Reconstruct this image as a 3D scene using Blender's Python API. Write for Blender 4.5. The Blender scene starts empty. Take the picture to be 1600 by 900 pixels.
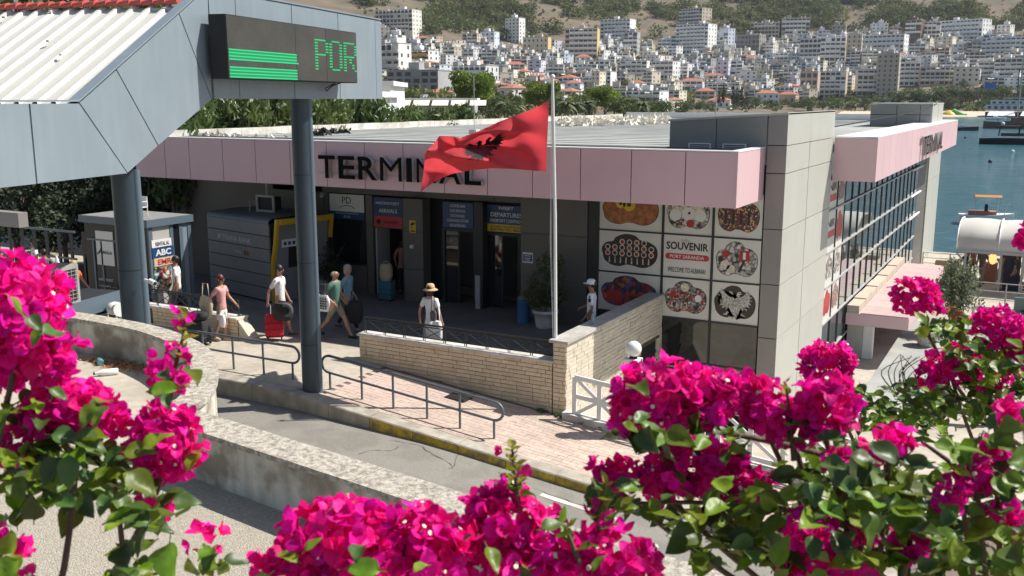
import bpy, bmesh, math, random
import numpy as np
from mathutils import Vector, Matrix, Euler, noise as mnoise
R = math.radians
random.seed(7)
rng = np.random.default_rng(7)
scene = bpy.context.scene
COL = scene.collection
# ------------------------------------------------------------------ camera
CAMZ, FPX, PITCH, YAW = 5.8, 1520.0, R(11.0), R(28.7)
cd = bpy.data.cameras.new('camera'); cam = bpy.data.objects.new('camera', cd); COL.objects.link(cam)
cam.location = (0, 0, CAMZ); cam.rotation_euler = (R(90) - PITCH, 0, YAW)
cd.sensor_width = 36; cd.lens = FPX / 1600 * 36; cd.clip_start = 0.05; cd.clip_end = 9000
cd.dof.use_dof = True; cd.dof.focus_distance = 21; cd.dof.aperture_fstop = 8.0
scene.camera = cam
# ------------------------------------------------------------------ light
SUND = Vector((1.16, 0.99, 1.86)).normalized()
w = bpy.data.worlds.new('World'); scene.world = w; w.use_nodes = True
wn = w.node_tree.nodes; sky = wn.new('ShaderNodeTexSky'); sky.sky_type = 'NISHITA'; sky.sun_disc = False
sky.sun_elevation = math.asin(SUND.z); sky.sun_rotation = math.atan2(SUND.x, SUND.y)
sky.air_density = 1.0; sky.dust_density = 1.2
w.node_tree.links.new(sky.outputs[0], wn['Background'].inputs[0]); wn['Background'].inputs[1].default_value = 0.07
sl = bpy.data.lights.new('sun', 'SUN'); sun = bpy.data.objects.new('sun', sl); COL.objects.link(sun)
sl.energy = 4.6; sl.angle = R(0.5); sl.color = (1.0, 0.955, 0.88); sun.location = (30, 30, 60)
sun.rotation_euler = SUND.to_track_quat('Z', 'Y').to_euler()
scene.view_settings.view_transform = 'Standard'; scene.view_settings.look = 'None'
scene.view_settings.exposure = 0.6; scene.view_settings.gamma = 1.0
# ------------------------------------------------------------------ photo rays -> places in the world
_f = Vector((-math.sin(YAW) * math.cos(PITCH), math.cos(YAW) * math.cos(PITCH), -math.sin(PITCH)))
_r = Vector((math.cos(YAW), math.sin(YAW), 0)); _u = _r.cross(_f); CP = Vector((0, 0, CAMZ))
def ray(x, y): return _f + _r * ((x - 800) / FPX) - _u * ((y - 450) / FPX)
def onz(x, y, z): d = ray(x, y); return CP + d * ((z - CAMZ) / d.z)
def onx(x, y, v): d = ray(x, y); return CP + d * (v / d.x)
def ony(x, y, v): d = ray(x, y); return CP + d * (v / d.y)
def atd(x, y, t): return CP + ray(x, y) * t
# ------------------------------------------------------------------ materials
def mk(name, col, rough=0.6, metal=0.0, n=None, b=None, rnd=0.0, spec=0.5, n2=None, hue=0.0, trans=0.0, coat=0.0, streak=None):
    """n=(scale, amount) value noise, n2=(scale, colour, amount) patchy second colour, b=(scale, strength) bump, rnd per-object value spread"""
    m = bpy.data.materials.new(name); m.use_nodes = True; t = m.node_tree; N = t.nodes; L = t.links
    p = N['Principled BSDF']; p.inputs['Roughness'].default_value = rough; p.inputs['Metallic'].default_value = metal
    p.inputs['Specular IOR Level'].default_value = spec; p.inputs['Coat Weight'].default_value = coat
    rgb = N.new('ShaderNodeRGB'); rgb.outputs[0].default_value = (*col, 1); c = rgb.outputs[0]
    geo = N.new('ShaderNodeNewGeometry')
    def noise(s, det=5, vec=None):
        q = N.new('ShaderNodeTexNoise'); q.inputs['Scale'].default_value = s; q.inputs['Detail'].default_value = det
        L.new(vec or geo.outputs['Position'], q.inputs['Vector']); return q.outputs['Fac']
    if n2:
        r = N.new('ShaderNodeMapRange'); r.inputs[1].default_value, r.inputs[2].default_value = n2[3] if len(n2) > 3 else (0.41, 0.63)
        r.inputs[4].default_value = n2[2]; L.new(noise(n2[0], 8), r.inputs[0])
        mx = N.new('ShaderNodeMix'); mx.data_type = 'RGBA'; L.new(r.outputs[0], mx.inputs[0]); L.new(c, mx.inputs[6]); mx.inputs[7].default_value = (*n2[1], 1); c = mx.outputs[2]
    if streak:
        mp = N.new('ShaderNodeMapping'); mp.inputs['Scale'].default_value = (streak[0], streak[0], streak[0] * 0.12); L.new(geo.outputs['Position'], mp.inputs['Vector'])
        r = N.new('ShaderNodeMapRange'); r.inputs[1].default_value = 0.45; r.inputs[2].default_value = 0.75; r.inputs[4].default_value = streak[2]
        L.new(noise(1.0, 6, mp.outputs[0]), r.inputs[0])
        mx = N.new('ShaderNodeMix'); mx.data_type = 'RGBA'; L.new(r.outputs[0], mx.inputs[0]); L.new(c, mx.inputs[6]); mx.inputs[7].default_value = (*streak[1], 1); c = mx.outputs[2]
    val = None
    if n:
        r = N.new('ShaderNodeMapRange'); r.inputs[1].default_value = 0.3; r.inputs[2].default_value = 0.7
        r.inputs[3].default_value = 1 - n[1]; r.inputs[4].default_value = 1 + n[1]; L.new(noise(n[0], 6), r.inputs[0]); val = r.outputs[0]
    if rnd:
        oi = N.new('ShaderNodeObjectInfo'); r = N.new('ShaderNodeMapRange'); r.inputs[3].default_value = 1 - rnd; r.inputs[4].default_value = 1 + rnd
        L.new(oi.outputs['Random'], r.inputs[0])
        if val: q = N.new('ShaderNodeMath'); q.operation = 'MULTIPLY'; L.new(val, q.inputs[0]); L.new(r.outputs[0], q.inputs[1]); val = q.outputs[0]
        else: val = r.outputs[0]
    if val or hue:
        h = N.new('ShaderNodeHueSaturation'); L.new(c, h.inputs['Color']); c = h.outputs[0]
        if val: L.new(val, h.inputs['Value'])
        if hue:
            oi = N.new('ShaderNodeObjectInfo'); wv = N.new('ShaderNodeMath'); wv.operation = 'MULTIPLY'; wv.inputs[1].default_value = 7.31; L.new(oi.outputs['Random'], wv.inputs[0])
            fr = N.new('ShaderNodeMath'); fr.operation = 'FRACT'; L.new(wv.outputs[0], fr.inputs[0])
            r = N.new('ShaderNodeMapRange'); r.inputs[3].default_value = 0.5 - hue; r.inputs[4].default_value = 0.5 + hue; L.new(fr.outputs[0], r.inputs[0]); L.new(r.outputs[0], h.inputs['Hue'])
    L.new(c, p.inputs['Base Color'])
    if b:
        bp = N.new('ShaderNodeBump'); bp.inputs['Strength'].default_value = b[1]; bp.inputs['Distance'].default_value = 0.02
        L.new(noise(b[0], 6), bp.inputs['Height']); L.new(bp.outputs[0], p.inputs['Normal'])
    if trans:
        tr = N.new('ShaderNodeBsdfTranslucent'); L.new(c, tr.inputs[0]); ms = N.new('ShaderNodeMixShader'); ms.inputs[0].default_value = trans
        L.new(p.outputs[0], ms.inputs[1]); L.new(tr.outputs[0], ms.inputs[2]); L.new(ms.outputs[0], N['Material Output'].inputs[0])
    return m
def emis(name, col, s):
    m = bpy.data.materials.new(name); m.use_nodes = True; p = m.node_tree.nodes['Principled BSDF']
    p.inputs['Base Color'].default_value = (*[c * 0.3 for c in col], 1); p.inputs['Emission Color'].default_value = (*col, 1); p.inputs['Emission Strength'].default_value = s; return m
M = {}
M['blue'] = mk('blue_grey_cladding', (.245, .30, .335), .45, .2, n=(1.3, .05), streak=(6, (.36, .40, .42), .25))
M['column'] = mk('column_paint', (.038, .058, .076), .38, .1, n=(2, .1))
M['kroof'] = mk('kiosk_roof', (.22, .22, .21), .8, n=(6, .2))
M['gap'] = mk('dark_joint', (.012, .012, .013), .8)
M['pink'] = mk('pink_cladding', (.66, .45, .475), .4, .0, n=(.8, .04), rnd=.025, streak=(4, (.56, .38, .41), .12))
M['cream'] = mk('cream_cladding', (.44, .44, .395), .5, 0, n=(1.5, .04), rnd=.02, streak=(7, (.40, .40, .36), .35))
M['taupe_shade'] = mk('shaded_cream_cladding', (.27, .25, .235), .5, 0, n=(1.2, .05), rnd=.03)  # darker copy of the cream tower cladding, its shade put into the colour
M['taupe_shade2'] = mk('grey_render_shade', (.27, .27, .25), .7, 0, n=(.8, .07))
M['creamcap'] = mk('cap_metal', (.45, .45, .41), .5)
M['porch'] = mk('porch_slab', (.50, .36, .34), .7, n=(3, .08), rnd=.05)
M['upstand'] = mk('upstand_block', (.50, .42, .33), .8, n=(5, .1), rnd=.08)
M['brown'] = mk('brown_cladding', (.13, .12, .108), .5, .1, n=(1, .07), rnd=.04)
M['darkframe'] = mk('dark_frame', (.03, .031, .034), .45, .2)
M['roofgrey'] = mk('roof_membrane', (.30, .31, .295), .8, n=(.9, .16), n2=(.35, (.42, .42, .39), .6), b=(20, .3))
M['white'] = mk('white_paint', (.76, .76, .74), .5, n=(2, .04), rnd=.02)
M['whitedirty'] = mk('dirty_white', (.66, .64, .59), .8, n=(3, .1), n2=(2.5, (.36, .33, .29), .6), b=(30, .3))
M['corr'] = mk('cream_roof_sheet', (.60, .59, .53), .5, 0, n=(1.2, .06), streak=(3, (.55, .53, .46), .25))
M['redtile'] = mk('red_ridge_tile', (.50, .09, .07), .6, n=(8, .15), rnd=.12)
M['mortar'] = mk('mortar', (.10, .08, .06), .95, n=(10, .2))
M['brick'] = mk('pale_stone_brick', (.68, .56, .40), .85, n=(9, .08), n2=(4, (.52, .41, .28), .4), b=(60, .4), rnd=.07, hue=.008)
M['brick2'] = mk('pale_stone_brick_side', (.62, .56, .45), .85, n=(9, .08), n2=(4, (.50, .44, .34), .4), b=(60, .6), rnd=.08, hue=.008)
M['coping'] = mk('stained_coping', (.72, .69, .62), .8, n=(14, .15), n2=(5, (.22, .19, .15), .75, (.48, .58)), b=(50, .5))
M['greystone'] = mk('grey_marble', (.42, .40, .37), .55, n=(7, .15), n2=(3, (.58, .56, .52), .5))
M['paver'] = mk('pink_paver', (.52, .41, .34), .9, n=(15, .1), n2=(1.2, (.40, .31, .26), .5), b=(80, .4), rnd=.1, hue=.01)
M['pavebed'] = mk('paver_joint', (.17, .13, .11), .95, n=(20, .2))
M['concrete'] = mk('beige_concrete', (.46, .41, .335), .9, n=(6, .12), n2=(1.1, (.33, .29, .235), .6), b=(60, .4))
M['plaza'] = mk('plaza_tile', (.20, .185, .17), .7, n=(4, .1), rnd=.06, n2=(.8, (.145, .135, .125), .5))
M['asphalt'] = mk('worn_asphalt', (.245, .23, .20), .9, n=(25, .12), n2=(1.3, (.175, .165, .145), .55, (.47, .60)), b=(120, .5))
M['kerb'] = mk('kerb_concrete', (.42, .38, .32), .9, n=(12, .15), n2=(3, (.22, .19, .15), .6), b=(60, .5))
M['yellow'] = mk('worn_yellow_paint', (.50, .36, .03), .8, n=(12, .2), n2=(5, (.17, .14, .09), .85), b=(60, .5), rnd=.15)
M['pebble'] = mk('exposed_pebble_concrete', (.43, .385, .31), .95, n=(45, .2), n2=(60, (.27, .24, .19), .4), b=(70, 1.0))
M['lichen'] = mk('lichen_concrete', (.46, .42, .35), .95, n=(20, .2), n2=(19, (.19, .165, .135), .7, (.44, .62)), b=(45, .7))
M['plaster'] = mk('stained_plaster', (.60, .57, .49), .9, n=(5, .12), n2=(2.6, (.20, .155, .11), .8, (.47, .62)), b=(30, .6), streak=(6, (.30, .26, .20), .7))
M['rail'] = mk('grey_steel', (.15, .17, .185), .45, .4, n=(8, .1))
M['iron'] = mk('dark_iron', (.035, .035, .038), .5, .3)
M['letter'] = mk('black_letter_face', (.006, .006, .006), .8, spec=.1)
M['lside'] = mk('letter_side', (.42, .41, .40), .5)
M['red'] = mk('red_cloth', (.68, .065, .08), .7, trans=.45, n=(3, .06))
M['black'] = mk('black_matte', (.015, .015, .016), .6)
M['signblue'] = mk('sign_blue', (.018, .06, .17), .4)
M['signred'] = mk('sign_red', (.50, .03, .035), .4)
M['signyel'] = mk('sign_yellow', (.70, .46, .03), .4)
M['signwhite'] = mk('sign_white', (.72, .72, .70), .4)
M['poster'] = mk('poster_white', (.66, .65, .60), .35, n=(2, .03))
def glassmat(name, col, rough=.04, spec=.9):
    m = mk(name, col, rough, 0, spec=spec); return m
M['darkglass'] = glassmat('dark_glass', (.012, .014, .016), .03)
M['mirror'] = mk('mirror_glass', (.26, .31, .34), .03, .85, spec=.9)
M['leaf'] = mk('bougainvillea_leaf', (.135, .215, .012), .45, n=(60, .15), rnd=.4, hue=.03, trans=.3)
M['leafdark'] = mk('dark_leaf', (.055, .105, .018), .45, rnd=.4, hue=.02, trans=.15)
M['leafyoung'] = mk('young_leaf', (.30, .33, .03), .4, rnd=.25, hue=.02, trans=.4)
M['bract'] = mk('magenta_bract', (.86, .008, .33), .55, n=(90, .12), rnd=.28, hue=.022, trans=.38, spec=.25)
M['bractdry'] = mk('dry_bract', (.50, .26, .12), .8, rnd=.2, trans=.3)
M['floret'] = mk('cream_floret', (.85, .78, .60), .6)
M['twig'] = mk('brown_twig', (.11, .07, .045), .8, n=(30, .2), b=(90, .4))
M['foliage'] = mk('tree_foliage', (.085, .125, .035), .7, n=(.5, .35), rnd=.18, hue=.02, trans=.3)
M['foliage2'] = mk('pine_foliage', (.17, .24, .035), .7, n=(.35, .3), rnd=.1, hue=.015, trans=.4)
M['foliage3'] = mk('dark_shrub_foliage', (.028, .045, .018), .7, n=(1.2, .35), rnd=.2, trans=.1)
M['palmleaf'] = mk('palm_frond', (.11, .135, .05), .6, n=(.8, .3), rnd=.15, trans=.25)
M['oleander'] = mk('oleander_leaf', (.11, .155, .045), .5, n=(1.5, .35), rnd=.15, hue=.02, trans=.25)
M['greyleaf'] = mk('grey_green_leaf', (.20, .23, .14), .6, n=(3, .3), trans=.25)
M['bark'] = mk('bark', (.13, .10, .075), .9, n=(6, .2), b=(20, .5))
M['skin'] = mk('skin', (.42, .235, .16), .55)
M['skin2'] = mk('skin_tanned', (.30, .155, .10), .55)
def cloth(nm, c, **k): M[nm] = mk(nm, c, .85, n=(14, .08), b=(35, .35), **k)
cloth('c_white', (.78, .78, .78)); cloth('c_pink', (.66, .33, .33)); cloth('c_khaki', (.24, .22, .17)); cloth('c_black', (.02, .02, .022))
cloth('c_green', (.07, .17, .13)); cloth('c_blue', (.16, .30, .42)); cloth('c_beige', (.52, .43, .30)); cloth('c_orange', (.60, .13, .04)); cloth('c_grey', (.10, .10, .11))
cloth('c_navy', (.03, .035, .06)); cloth('c_red', (.55, .015, .03)); cloth('c_straw', (.56, .40, .20)); cloth('c_teal', (.05, .15, .19)); cloth('c_dusty', (.35, .17, .13))
M['hair_red'] = mk('hair_red', (.10, .018, .018), .5); M['hair_dark'] = mk('hair_dark', (.02, .015, .012), .5); M['hair_grey'] = mk('hair_grey', (.30, .26, .22), .6); M['hair_blond'] = mk('hair_blond', (.45, .30, .14), .6)
# ------------------------------------------------------------------ objects
ORG = {}
def tag(o, label=None, cat=None, group=None, kind=None):
    if label: o['label'] = label
    if cat: o['category'] = cat
    if group: o['group'] = group
    if kind: o['kind'] = kind
    return o
def thing(name, loc, label, cat, group=None, rz=0.0):
    o = bpy.data.objects.new(name, None); COL.objects.link(o); o.location = loc; o.rotation_euler = (0, 0, rz); o.empty_display_size = .2
    ORG[o.name] = Vector(loc); return tag(o, label, cat, group)
def link(name, me, parent=None, off=None, rot=None, scale=None):
    o = bpy.data.objects.new(name, me); COL.objects.link(o)
    if parent is not None: o.parent = parent
    if off is not None: o.location = off
    if rot is not None: o.rotation_euler = rot
    if scale is not None: o.scale = scale if hasattr(scale, '__len__') else (scale,) * 3
    return o
def porg(parent):
    v = Vector((0, 0, 0))
    while parent is not None: v += parent.location; parent = parent.parent
    return v
class MB:
    def __init__(s): s.v = []; s.f = []; s.mi = []; s.m = []; s.cur = 0; s.sm = []
    def mat(s, m):
        if m not in s.m: s.m.append(m)
        s.cur = s.m.index(m); return s
    def add(s, vs, fs, smooth=False):
        k = len(s.v); s.v.extend([tuple(v) for v in vs])
        for f in fs: s.f.append(tuple(i + k for i in f)); s.mi.append(s.cur); s.sm.append(smooth)
        return s
    def box(s, x0, x1, y0, y1, z0, z1):
        return s.add([(x0, y0, z0), (x1, y0, z0), (x1, y1, z0), (x0, y1, z0), (x0, y0, z1), (x1, y0, z1), (x1, y1, z1), (x0, y1, z1)],
                     [(0, 3, 2, 1), (4, 5, 6, 7), (0, 1, 5, 4), (1, 2, 6, 5), (2, 3, 7, 6), (3, 0, 4, 7)])
    def quad(s, a, b, c, d): return s.add([a, b, c, d], [(0, 1, 2, 3)])
    def prism(s, pts, n, t):
        """pts: planar loop of Vectors, n: unit normal, t: thickness along -n"""
        n = Vector(n); k = len(pts); P = [Vector(p) for p in pts]; vs = P + [p - n * t for p in P]
        fs = [tuple(range(k)), tuple(range(2 * k - 1, k - 1, -1))] + [(i, i + k, (i + 1) % k + k, (i + 1) % k) for i in range(k)]
        return s.add(vs, fs)
    def tube(s, pts, r, n=8, cap=True, smooth=True):
        P = [Vector(p) for p in pts]; rr = r if hasattr(r, '__len__') else [r] * len(P); vs = []; fs = []
        ref = None
        for i, p in enumerate(P):
            d = (P[min(i + 1, len(P) - 1)] - P[max(i - 1, 0)]).normalized()
            if ref is None: ref = Vector((0, 0, 1)) if abs(d.z) < .9 else Vector((1, 0, 0))
            a = d.cross(ref).normalized(); b = a.cross(d).normalized(); ref = b if b.length > .5 else ref
            for j in range(n):
                t = 2 * math.pi * j / n; vs.append(p + (a * math.cos(t) + b * math.sin(t)) * rr[i])
        for i in range(len(P) - 1):
            for j in range(n): fs.append((i * n + j, i * n + (j + 1) % n, (i + 1) * n + (j + 1) % n, (i + 1) * n + j))
        s.add(vs, fs, smooth)
        if cap:
            s.add(vs[:n], [tuple(range(n - 1, -1, -1))]); s.add(vs[-n:], [tuple(range(n))])
        return s
    def lathe(s, c, prof, n=20, smooth=True, sx=1, sy=1):
        c = Vector(c); vs = []; fs = []
        for r, z in prof:
            for j in range(n): t = 2 * math.pi * j / n; vs.append((c.x + r * math.cos(t) * sx, c.y + r * math.sin(t) * sy, c.z + z))
        for i in range(len(prof) - 1):
            for j in range(n): fs.append((i * n + j, i * n + (j + 1) % n, (i + 1) * n + (j + 1) % n, (i + 1) * n + j))
        return s.add(vs, fs, smooth)
    def ball(s, c, r, n=12, sx=1, sy=1, sz=1):
        k = n // 2; prof = [(max(1e-4, math.sin(math.pi * i / k)) * r, -math.cos(math.pi * i / k) * r * sz) for i in range(k + 1)]
        return s.lathe(c, prof, n, True, sx, sy)
    def me(s, name, mat=None, off=Vector((0, 0, 0))):
        me = bpy.data.meshes.new(name); me.from_pydata([(v[0] - off[0], v[1] - off[1], v[2] - off[2]) for v in s.v], [], s.f)
        ms = s.m if s.m else ([mat] if mat is not None else [])
        for m in ms: me.materials.append(M[m] if isinstance(m, str) else m)
        me.polygons.foreach_set('material_index', s.mi if s.m else [0] * len(s.f)); me.polygons.foreach_set('use_smooth', s.sm); me.update(); return me
    def obj(s, name, mat=None, parent=None, kind=None, label=None):
        o = bpy.data.objects.new(name, s.me(name, mat, porg(parent))); COL.objects.link(o)
        if parent is not None: o.parent = parent
        if kind: o['kind'] = kind
        if label: o['label'] = label
        return o
def B(x0, x1, y0, y1, z0, z1): return MB().box(x0, x1, y0, y1, z0, z1)
def npmesh(name, V, F, mats, mi=None, smooth=False):
    me = bpy.data.meshes.new(name); nv, nf = len(V), len(F); k = F.shape[1]
    me.vertices.add(nv); me.vertices.foreach_set('co', np.asarray(V, dtype=np.float32).ravel())
    me.loops.add(nf * k); me.polygons.add(nf); me.loops.foreach_set('vertex_index', F.astype(np.int32).ravel())
    me.polygons.foreach_set('loop_start', np.arange(nf, dtype=np.int32) * k); me.polygons.foreach_set('loop_total', np.full(nf, k, dtype=np.int32))
    for m in (mats if isinstance(mats, (list, tuple)) else [mats]): me.materials.append(M[m] if isinstance(m, str) else m)
    if mi is not None: me.polygons.foreach_set('material_index', mi)
    if smooth: me.polygons.foreach_set('use_smooth', np.ones(nf, dtype=bool))
    me.update(calc_edges=True); return me
def leafquads(C, size, aspect=1.0, up=0.3):
    """random small diamond faces at the points C (n,3)"""
    n = len(C); a = rng.normal(size=(n, 3)); a /= np.linalg.norm(a, axis=1, keepdims=True); b = rng.normal(size=(n, 3)); b[:, 2] += up
    b = np.cross(a, b); b /= np.linalg.norm(b, axis=1, keepdims=True) + 1e-9; s = (size * rng.uniform(.6, 1.3, n))[:, None] if np.isscalar(size) else size[:, None]
    V = np.stack([C - a * s * aspect, C - b * s * .55, C + a * s * aspect, C + b * s * .55], 1).reshape(-1, 3)
    return V, np.arange(n * 4).reshape(-1, 4)
def text(name, s, mat, parent, origin, xd, ud, width=None, height=None, depth=.004, bold=0.0, align='LEFT', sidemat=None, spacing=1.0, kind=None):
    """flat lettering built as geometry; origin = lower-left (or centre-bottom) corner, xd reading direction, ud up"""
    cu = bpy.data.curves.new(name, 'FONT'); cu.body = s; cu.size = 1; cu.extrude = 0.5; cu.offset = bold; cu.resolution_u = 3; cu.space_character = spacing; cu.align_x = 'LEFT'
    to = bpy.data.objects.new('tmp', cu); me = bpy.data.meshes.new_from_object(to); bpy.data.objects.remove(to)
    n = len(me.vertices); co = np.empty(n * 3, dtype=np.float32); me.vertices.foreach_get('co', co); co = co.reshape(-1, 3)
    mn = co.min(0); mx = co.max(0); sz = mx - mn; co -= mn
    if height is None: height = width * sz[1] / sz[0]
    if width is None: width = height * sz[0] / sz[1]
    co[:, 0] *= width / sz[0]; co[:, 1] *= height / sz[1]; co[:, 2] *= depth / sz[2]
    if align == 'CENTER': co[:, 0] -= width / 2
    xd = Vector(xd).normalized(); ud = Vector(ud).normalized(); nd = xd.cross(ud)
    Mx = np.array([xd, ud, nd]); W = co @ Mx + np.array(Vector(origin) - porg(parent)); me.vertices.foreach_set('co', W.astype(np.float32).ravel())
    me.materials.clear(); me.materials.append(M[mat])
    if sidemat:
        me.materials.append(M[sidemat]); me.update()
        for p in me.polygons:
            if p.normal.dot(nd) < .5: p.material_index = 1
    me.update(); me.name = name
    o = link(name, me, parent)
    if kind: o['kind'] = kind
    return o
# ------------------------------------------------------------------ ground levels
def g(x): return 0.0 if x <= -13.3 else max(-2.5, -0.1 * (x + 13.3))
def gz(x, y):
    a = g(x)
    if x > -8.3 and y > 17.1: t = min(1, (y - 17.1) / 6.0); return a * (1 - t) - 2.5 * t
    return a
def sheet(name, xs, ys, zf, mat, kind='structure'):
    V = [(x, y, zf(x, y)) for y in ys for x in xs]; n = len(xs)
    F = [(j * n + i, j * n + i + 1, (j + 1) * n + i + 1, (j + 1) * n + i) for j in range(len(ys) - 1) for i in range(n - 1)]
    b = MB(); b.add(V, F); o = b.obj(name, mat); o['kind'] = kind; return o
def lin(a, b, n): return [a + (b - a) * i / n for i in range(n + 1)]
# ================================================================== SETTING
# coast and hill
COAST = [(400, 640), (60, 640), (-30, 604), (-100, 616), (-128, 600), (-112, 400), (-75, 220), (-46, 110), (-30, 75), (-26, 58), (-26, -200)]
def dcoast(x, y):
    best = 1e9
    for (ax, ay), (bx, by) in zip(COAST[:-1], COAST[1:]):
        dx, dy = bx - ax, by - ay; t = max(0, min(1, ((x - ax) * dx + (y - ay) * dy) / (dx * dx + dy * dy)))
        d = math.hypot(x - ax - t * dx, y - ay - t * dy)
        if d < best: best = d; s = dx * (y - ay) - dy * (x - ax)
    return best if s < 0 else -best
PROF = [(-400, -8), (-20, -6), (0, -3.4), (12, -1.5), (40, 0), (100, 9), (160, 19), (260, 44), (330, 62), (500, 112), (800, 205), (1300, 330), (3000, 520)]
def hgt(x, y):
    D = dcoast(x, y)
    if y < 90 and x > -70 and D > 0: D = min(D, 30)
    for (a, za), (b, zb) in zip(PROF[:-1], PROF[1:]):
        if D <= b: t = (D - a) / (b - a); z = za + (zb - za) * max(0, t); break
    else: z = PROF[-1][1]
    if D > 60:
        k = min(1, (D - 60) / 250)
        z += k * (26 * mnoise.noise(Vector((x / 260, y / 260, 3))) + 9 * mnoise.noise(Vector((x / 80, y / 80, 9))))
    elif D > 0: z = min(z, -.2 + D * .03 if D < 40 else z)
    return z
def hitground(px, py):
    d = ray(px, py); t = 90.0
    while t < 3000:
        p = CP + d * t
        if p.z < hgt(p.x, p.y): return p
        t += 4 + t * .004
    return None
def hill_mesh():
    V = []; azs = lin(-70, 22, 150); rs = [70 * (1.033 ** i) for i in range(101)]
    for r_ in rs:
        for a in azs:
            x, y = r_ * math.sin(R(a)), r_ * math.cos(R(a)); V.append((x, y, hgt(x, y)))
    n = len(azs); F = [(j * n + i, j * n + i + 1, (j + 1) * n + i + 1, (j + 1) * n + i) for j in range(len(rs) - 1) for i in range(n - 1)]
    b = MB(); b.add(V, F, True); o = b.obj('hillside', M['hill']); o['kind'] = 'structure'; return o
M['hill'] = mk('dry_hillside', (.165, .125, .085), .95, n=(.03, .2), n2=(.045, (.09, .088, .05), .8), b=(.3, 1))
hill_mesh()
# sea
def seamat():
    m = bpy.data.materials.new('sea_water'); m.use_nodes = True; t = m.node_tree; N = t.nodes; L = t.links; p = N['Principled BSDF']
    p.inputs['Roughness'].default_value = .12; p.inputs['IOR'].default_value = 1.33; p.inputs['Specular IOR Level'].default_value = .5
    g_ = N.new('ShaderNodeNewGeometry'); n1 = N.new('ShaderNodeTexNoise'); n1.inputs['Scale'].default_value = .9; n1.inputs['Detail'].default_value = 5
    mp = N.new('ShaderNodeMapping'); mp.inputs['Scale'].default_value = (.7, 1.5, 1); mp.inputs['Rotation'].default_value = (0, 0, R(-12)); L.new(g_.outputs['Position'], mp.inputs[0]); L.new(mp.outputs[0], n1.inputs['Vector'])
    n2 = N.new('ShaderNodeTexNoise'); n2.inputs['Scale'].default_value = .16; n2.inputs['Detail'].default_value = 4; L.new(mp.outputs[0], n2.inputs['Vector'])
    a = N.new('ShaderNodeMath'); a.operation = 'MULTIPLY_ADD'; a.inputs[1].default_value = 2.0; L.new(n2.outputs[0], a.inputs[0]); L.new(n1.outputs[0], a.inputs[2])
    bp = N.new('ShaderNodeBump'); bp.inputs['Strength'].default_value = 1; bp.inputs['Distance'].default_value = .55; L.new(a.outputs[0], bp.inputs['Height']); L.new(bp.outputs[0], p.inputs['Normal'])
    n3 = N.new('ShaderNodeTexNoise'); n3.inputs['Scale'].default_value = .012; n3.inputs['Detail'].default_value = 5; L.new(g_.outputs['Position'], n3.inputs['Vector'])
    mx = N.new('ShaderNodeMix'); mx.data_type = 'RGBA'; mx.inputs[6].default_value = (.025, .115, .14, 1); mx.inputs[7].default_value = (.06, .135, .175, 1)
    r = N.new('ShaderNodeMapRange'); r.inputs[1].default_value = .4; r.inputs[2].default_value = .6; L.new(n3.outputs[0], r.inputs[0]); L.new(r.outputs[0], mx.inputs[0])
    L.new(mx.outputs[2], p.inputs['Base Color']); return m
M['sea'] = seamat()
SEA = -3.5
o = MB().add([(-500, -100, SEA), (3000, -100, SEA), (3000, 4000, SEA), (-500, 4000, SEA)], [(0, 1, 2, 3)]).obj('sea', 'sea'); o['kind'] = 'structure'
# quay, plaza, pavement, road, upper ramp
o = B(-8.13, 14, 23.3, 58, -5, -2.51).obj('quay', 'concrete'); o['kind'] = 'structure'
o = B(-60, -8.12, 22.6, 60, -5, -.02).obj('terrace_ground', 'concrete'); o['kind'] = 'structure'
o = B(-60, -30.0, -30, 22.6, -5, -.02).obj('side_ground', 'concrete'); o['kind'] = 'structure'
KY = 14.38
plaza = sheet('plaza', lin(-30, -13.3, 4), [17.9, 24.6], lambda x, y: -.012, 'pavebed')
sheet('plaza_edge', lin(-13.3, -8.2, 2), [17.4, 24.6], lambda x, y: -.012, 'pavebed')
me = B(-.597, .597, -.397, .397, -.012, 0).me('floor_tile', 'plaza')
for j in range(8):
    for i in range(14):
        x = -24.2 + i * 1.2 + (.6 if j % 2 else 0); y = 18.3 + j * .8
        if x > -8.9 or (y > 24): continue
        link('floor_tile', me, plaza, (x, y, .001))
walk = sheet('pavement', [-30, -13.3, -12.6], [KY + .1, 17.95], lambda x, y: g(x) - .001, 'concrete')
walk2 = sheet('lower_pavement', [-12.6] + lin(-12.6, 12, 24)[1:], [KY + .1, 17.15], lambda x, y: g(x) - .012, 'pavebed')
sheet('yard_ground', lin(-8.4, 12, 17), lin(17.15, 23.3, 6), lambda x, y: gz(x, y) - .03, 'concrete')
def road_z(x, y): return g(x) - .14 - .20 * max(0, min(1, (-9.5 - x) / 4))
sheet('road', [-30, -13.5] + lin(-13.5, 12, 34)[1:], lin(4, KY, 8), road_z, 'asphalt')
sheet('far_ground', [-60, 300], [-60, 4.0], lambda x, y: -2.9, 'asphalt')
def paver(i, j):
    L_, W_ = .30, .125; x = -12.45 + i * L_ + (L_ / 2 if j % 2 else 0); return x, KY + .33 + j * W_ + W_ / 2
pm = B(-.146, .146, -.059, .059, -.02, 0).me('paver', 'paver')
pl = [(paver(i, j)) for j in range(18) for i in range(42)]
pl = [p for p in pl if p[0] < -2.6 and p[1] < 17.05]
def scr(p):
    q = Vector(p) - CP; z = q.dot(_f); return 800 + FPX * q.dot(_r) / z, 450 - FPX * q.dot(_u) / z, z
def paver_rot(): return (random.uniform(-.006, .006), .0997 + random.uniform(-.008, .008), random.uniform(-.012, .012))
vis = [p for p in pl if 500 < scr((p[0], p[1], g(p[0])))[0] < 1000]
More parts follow.
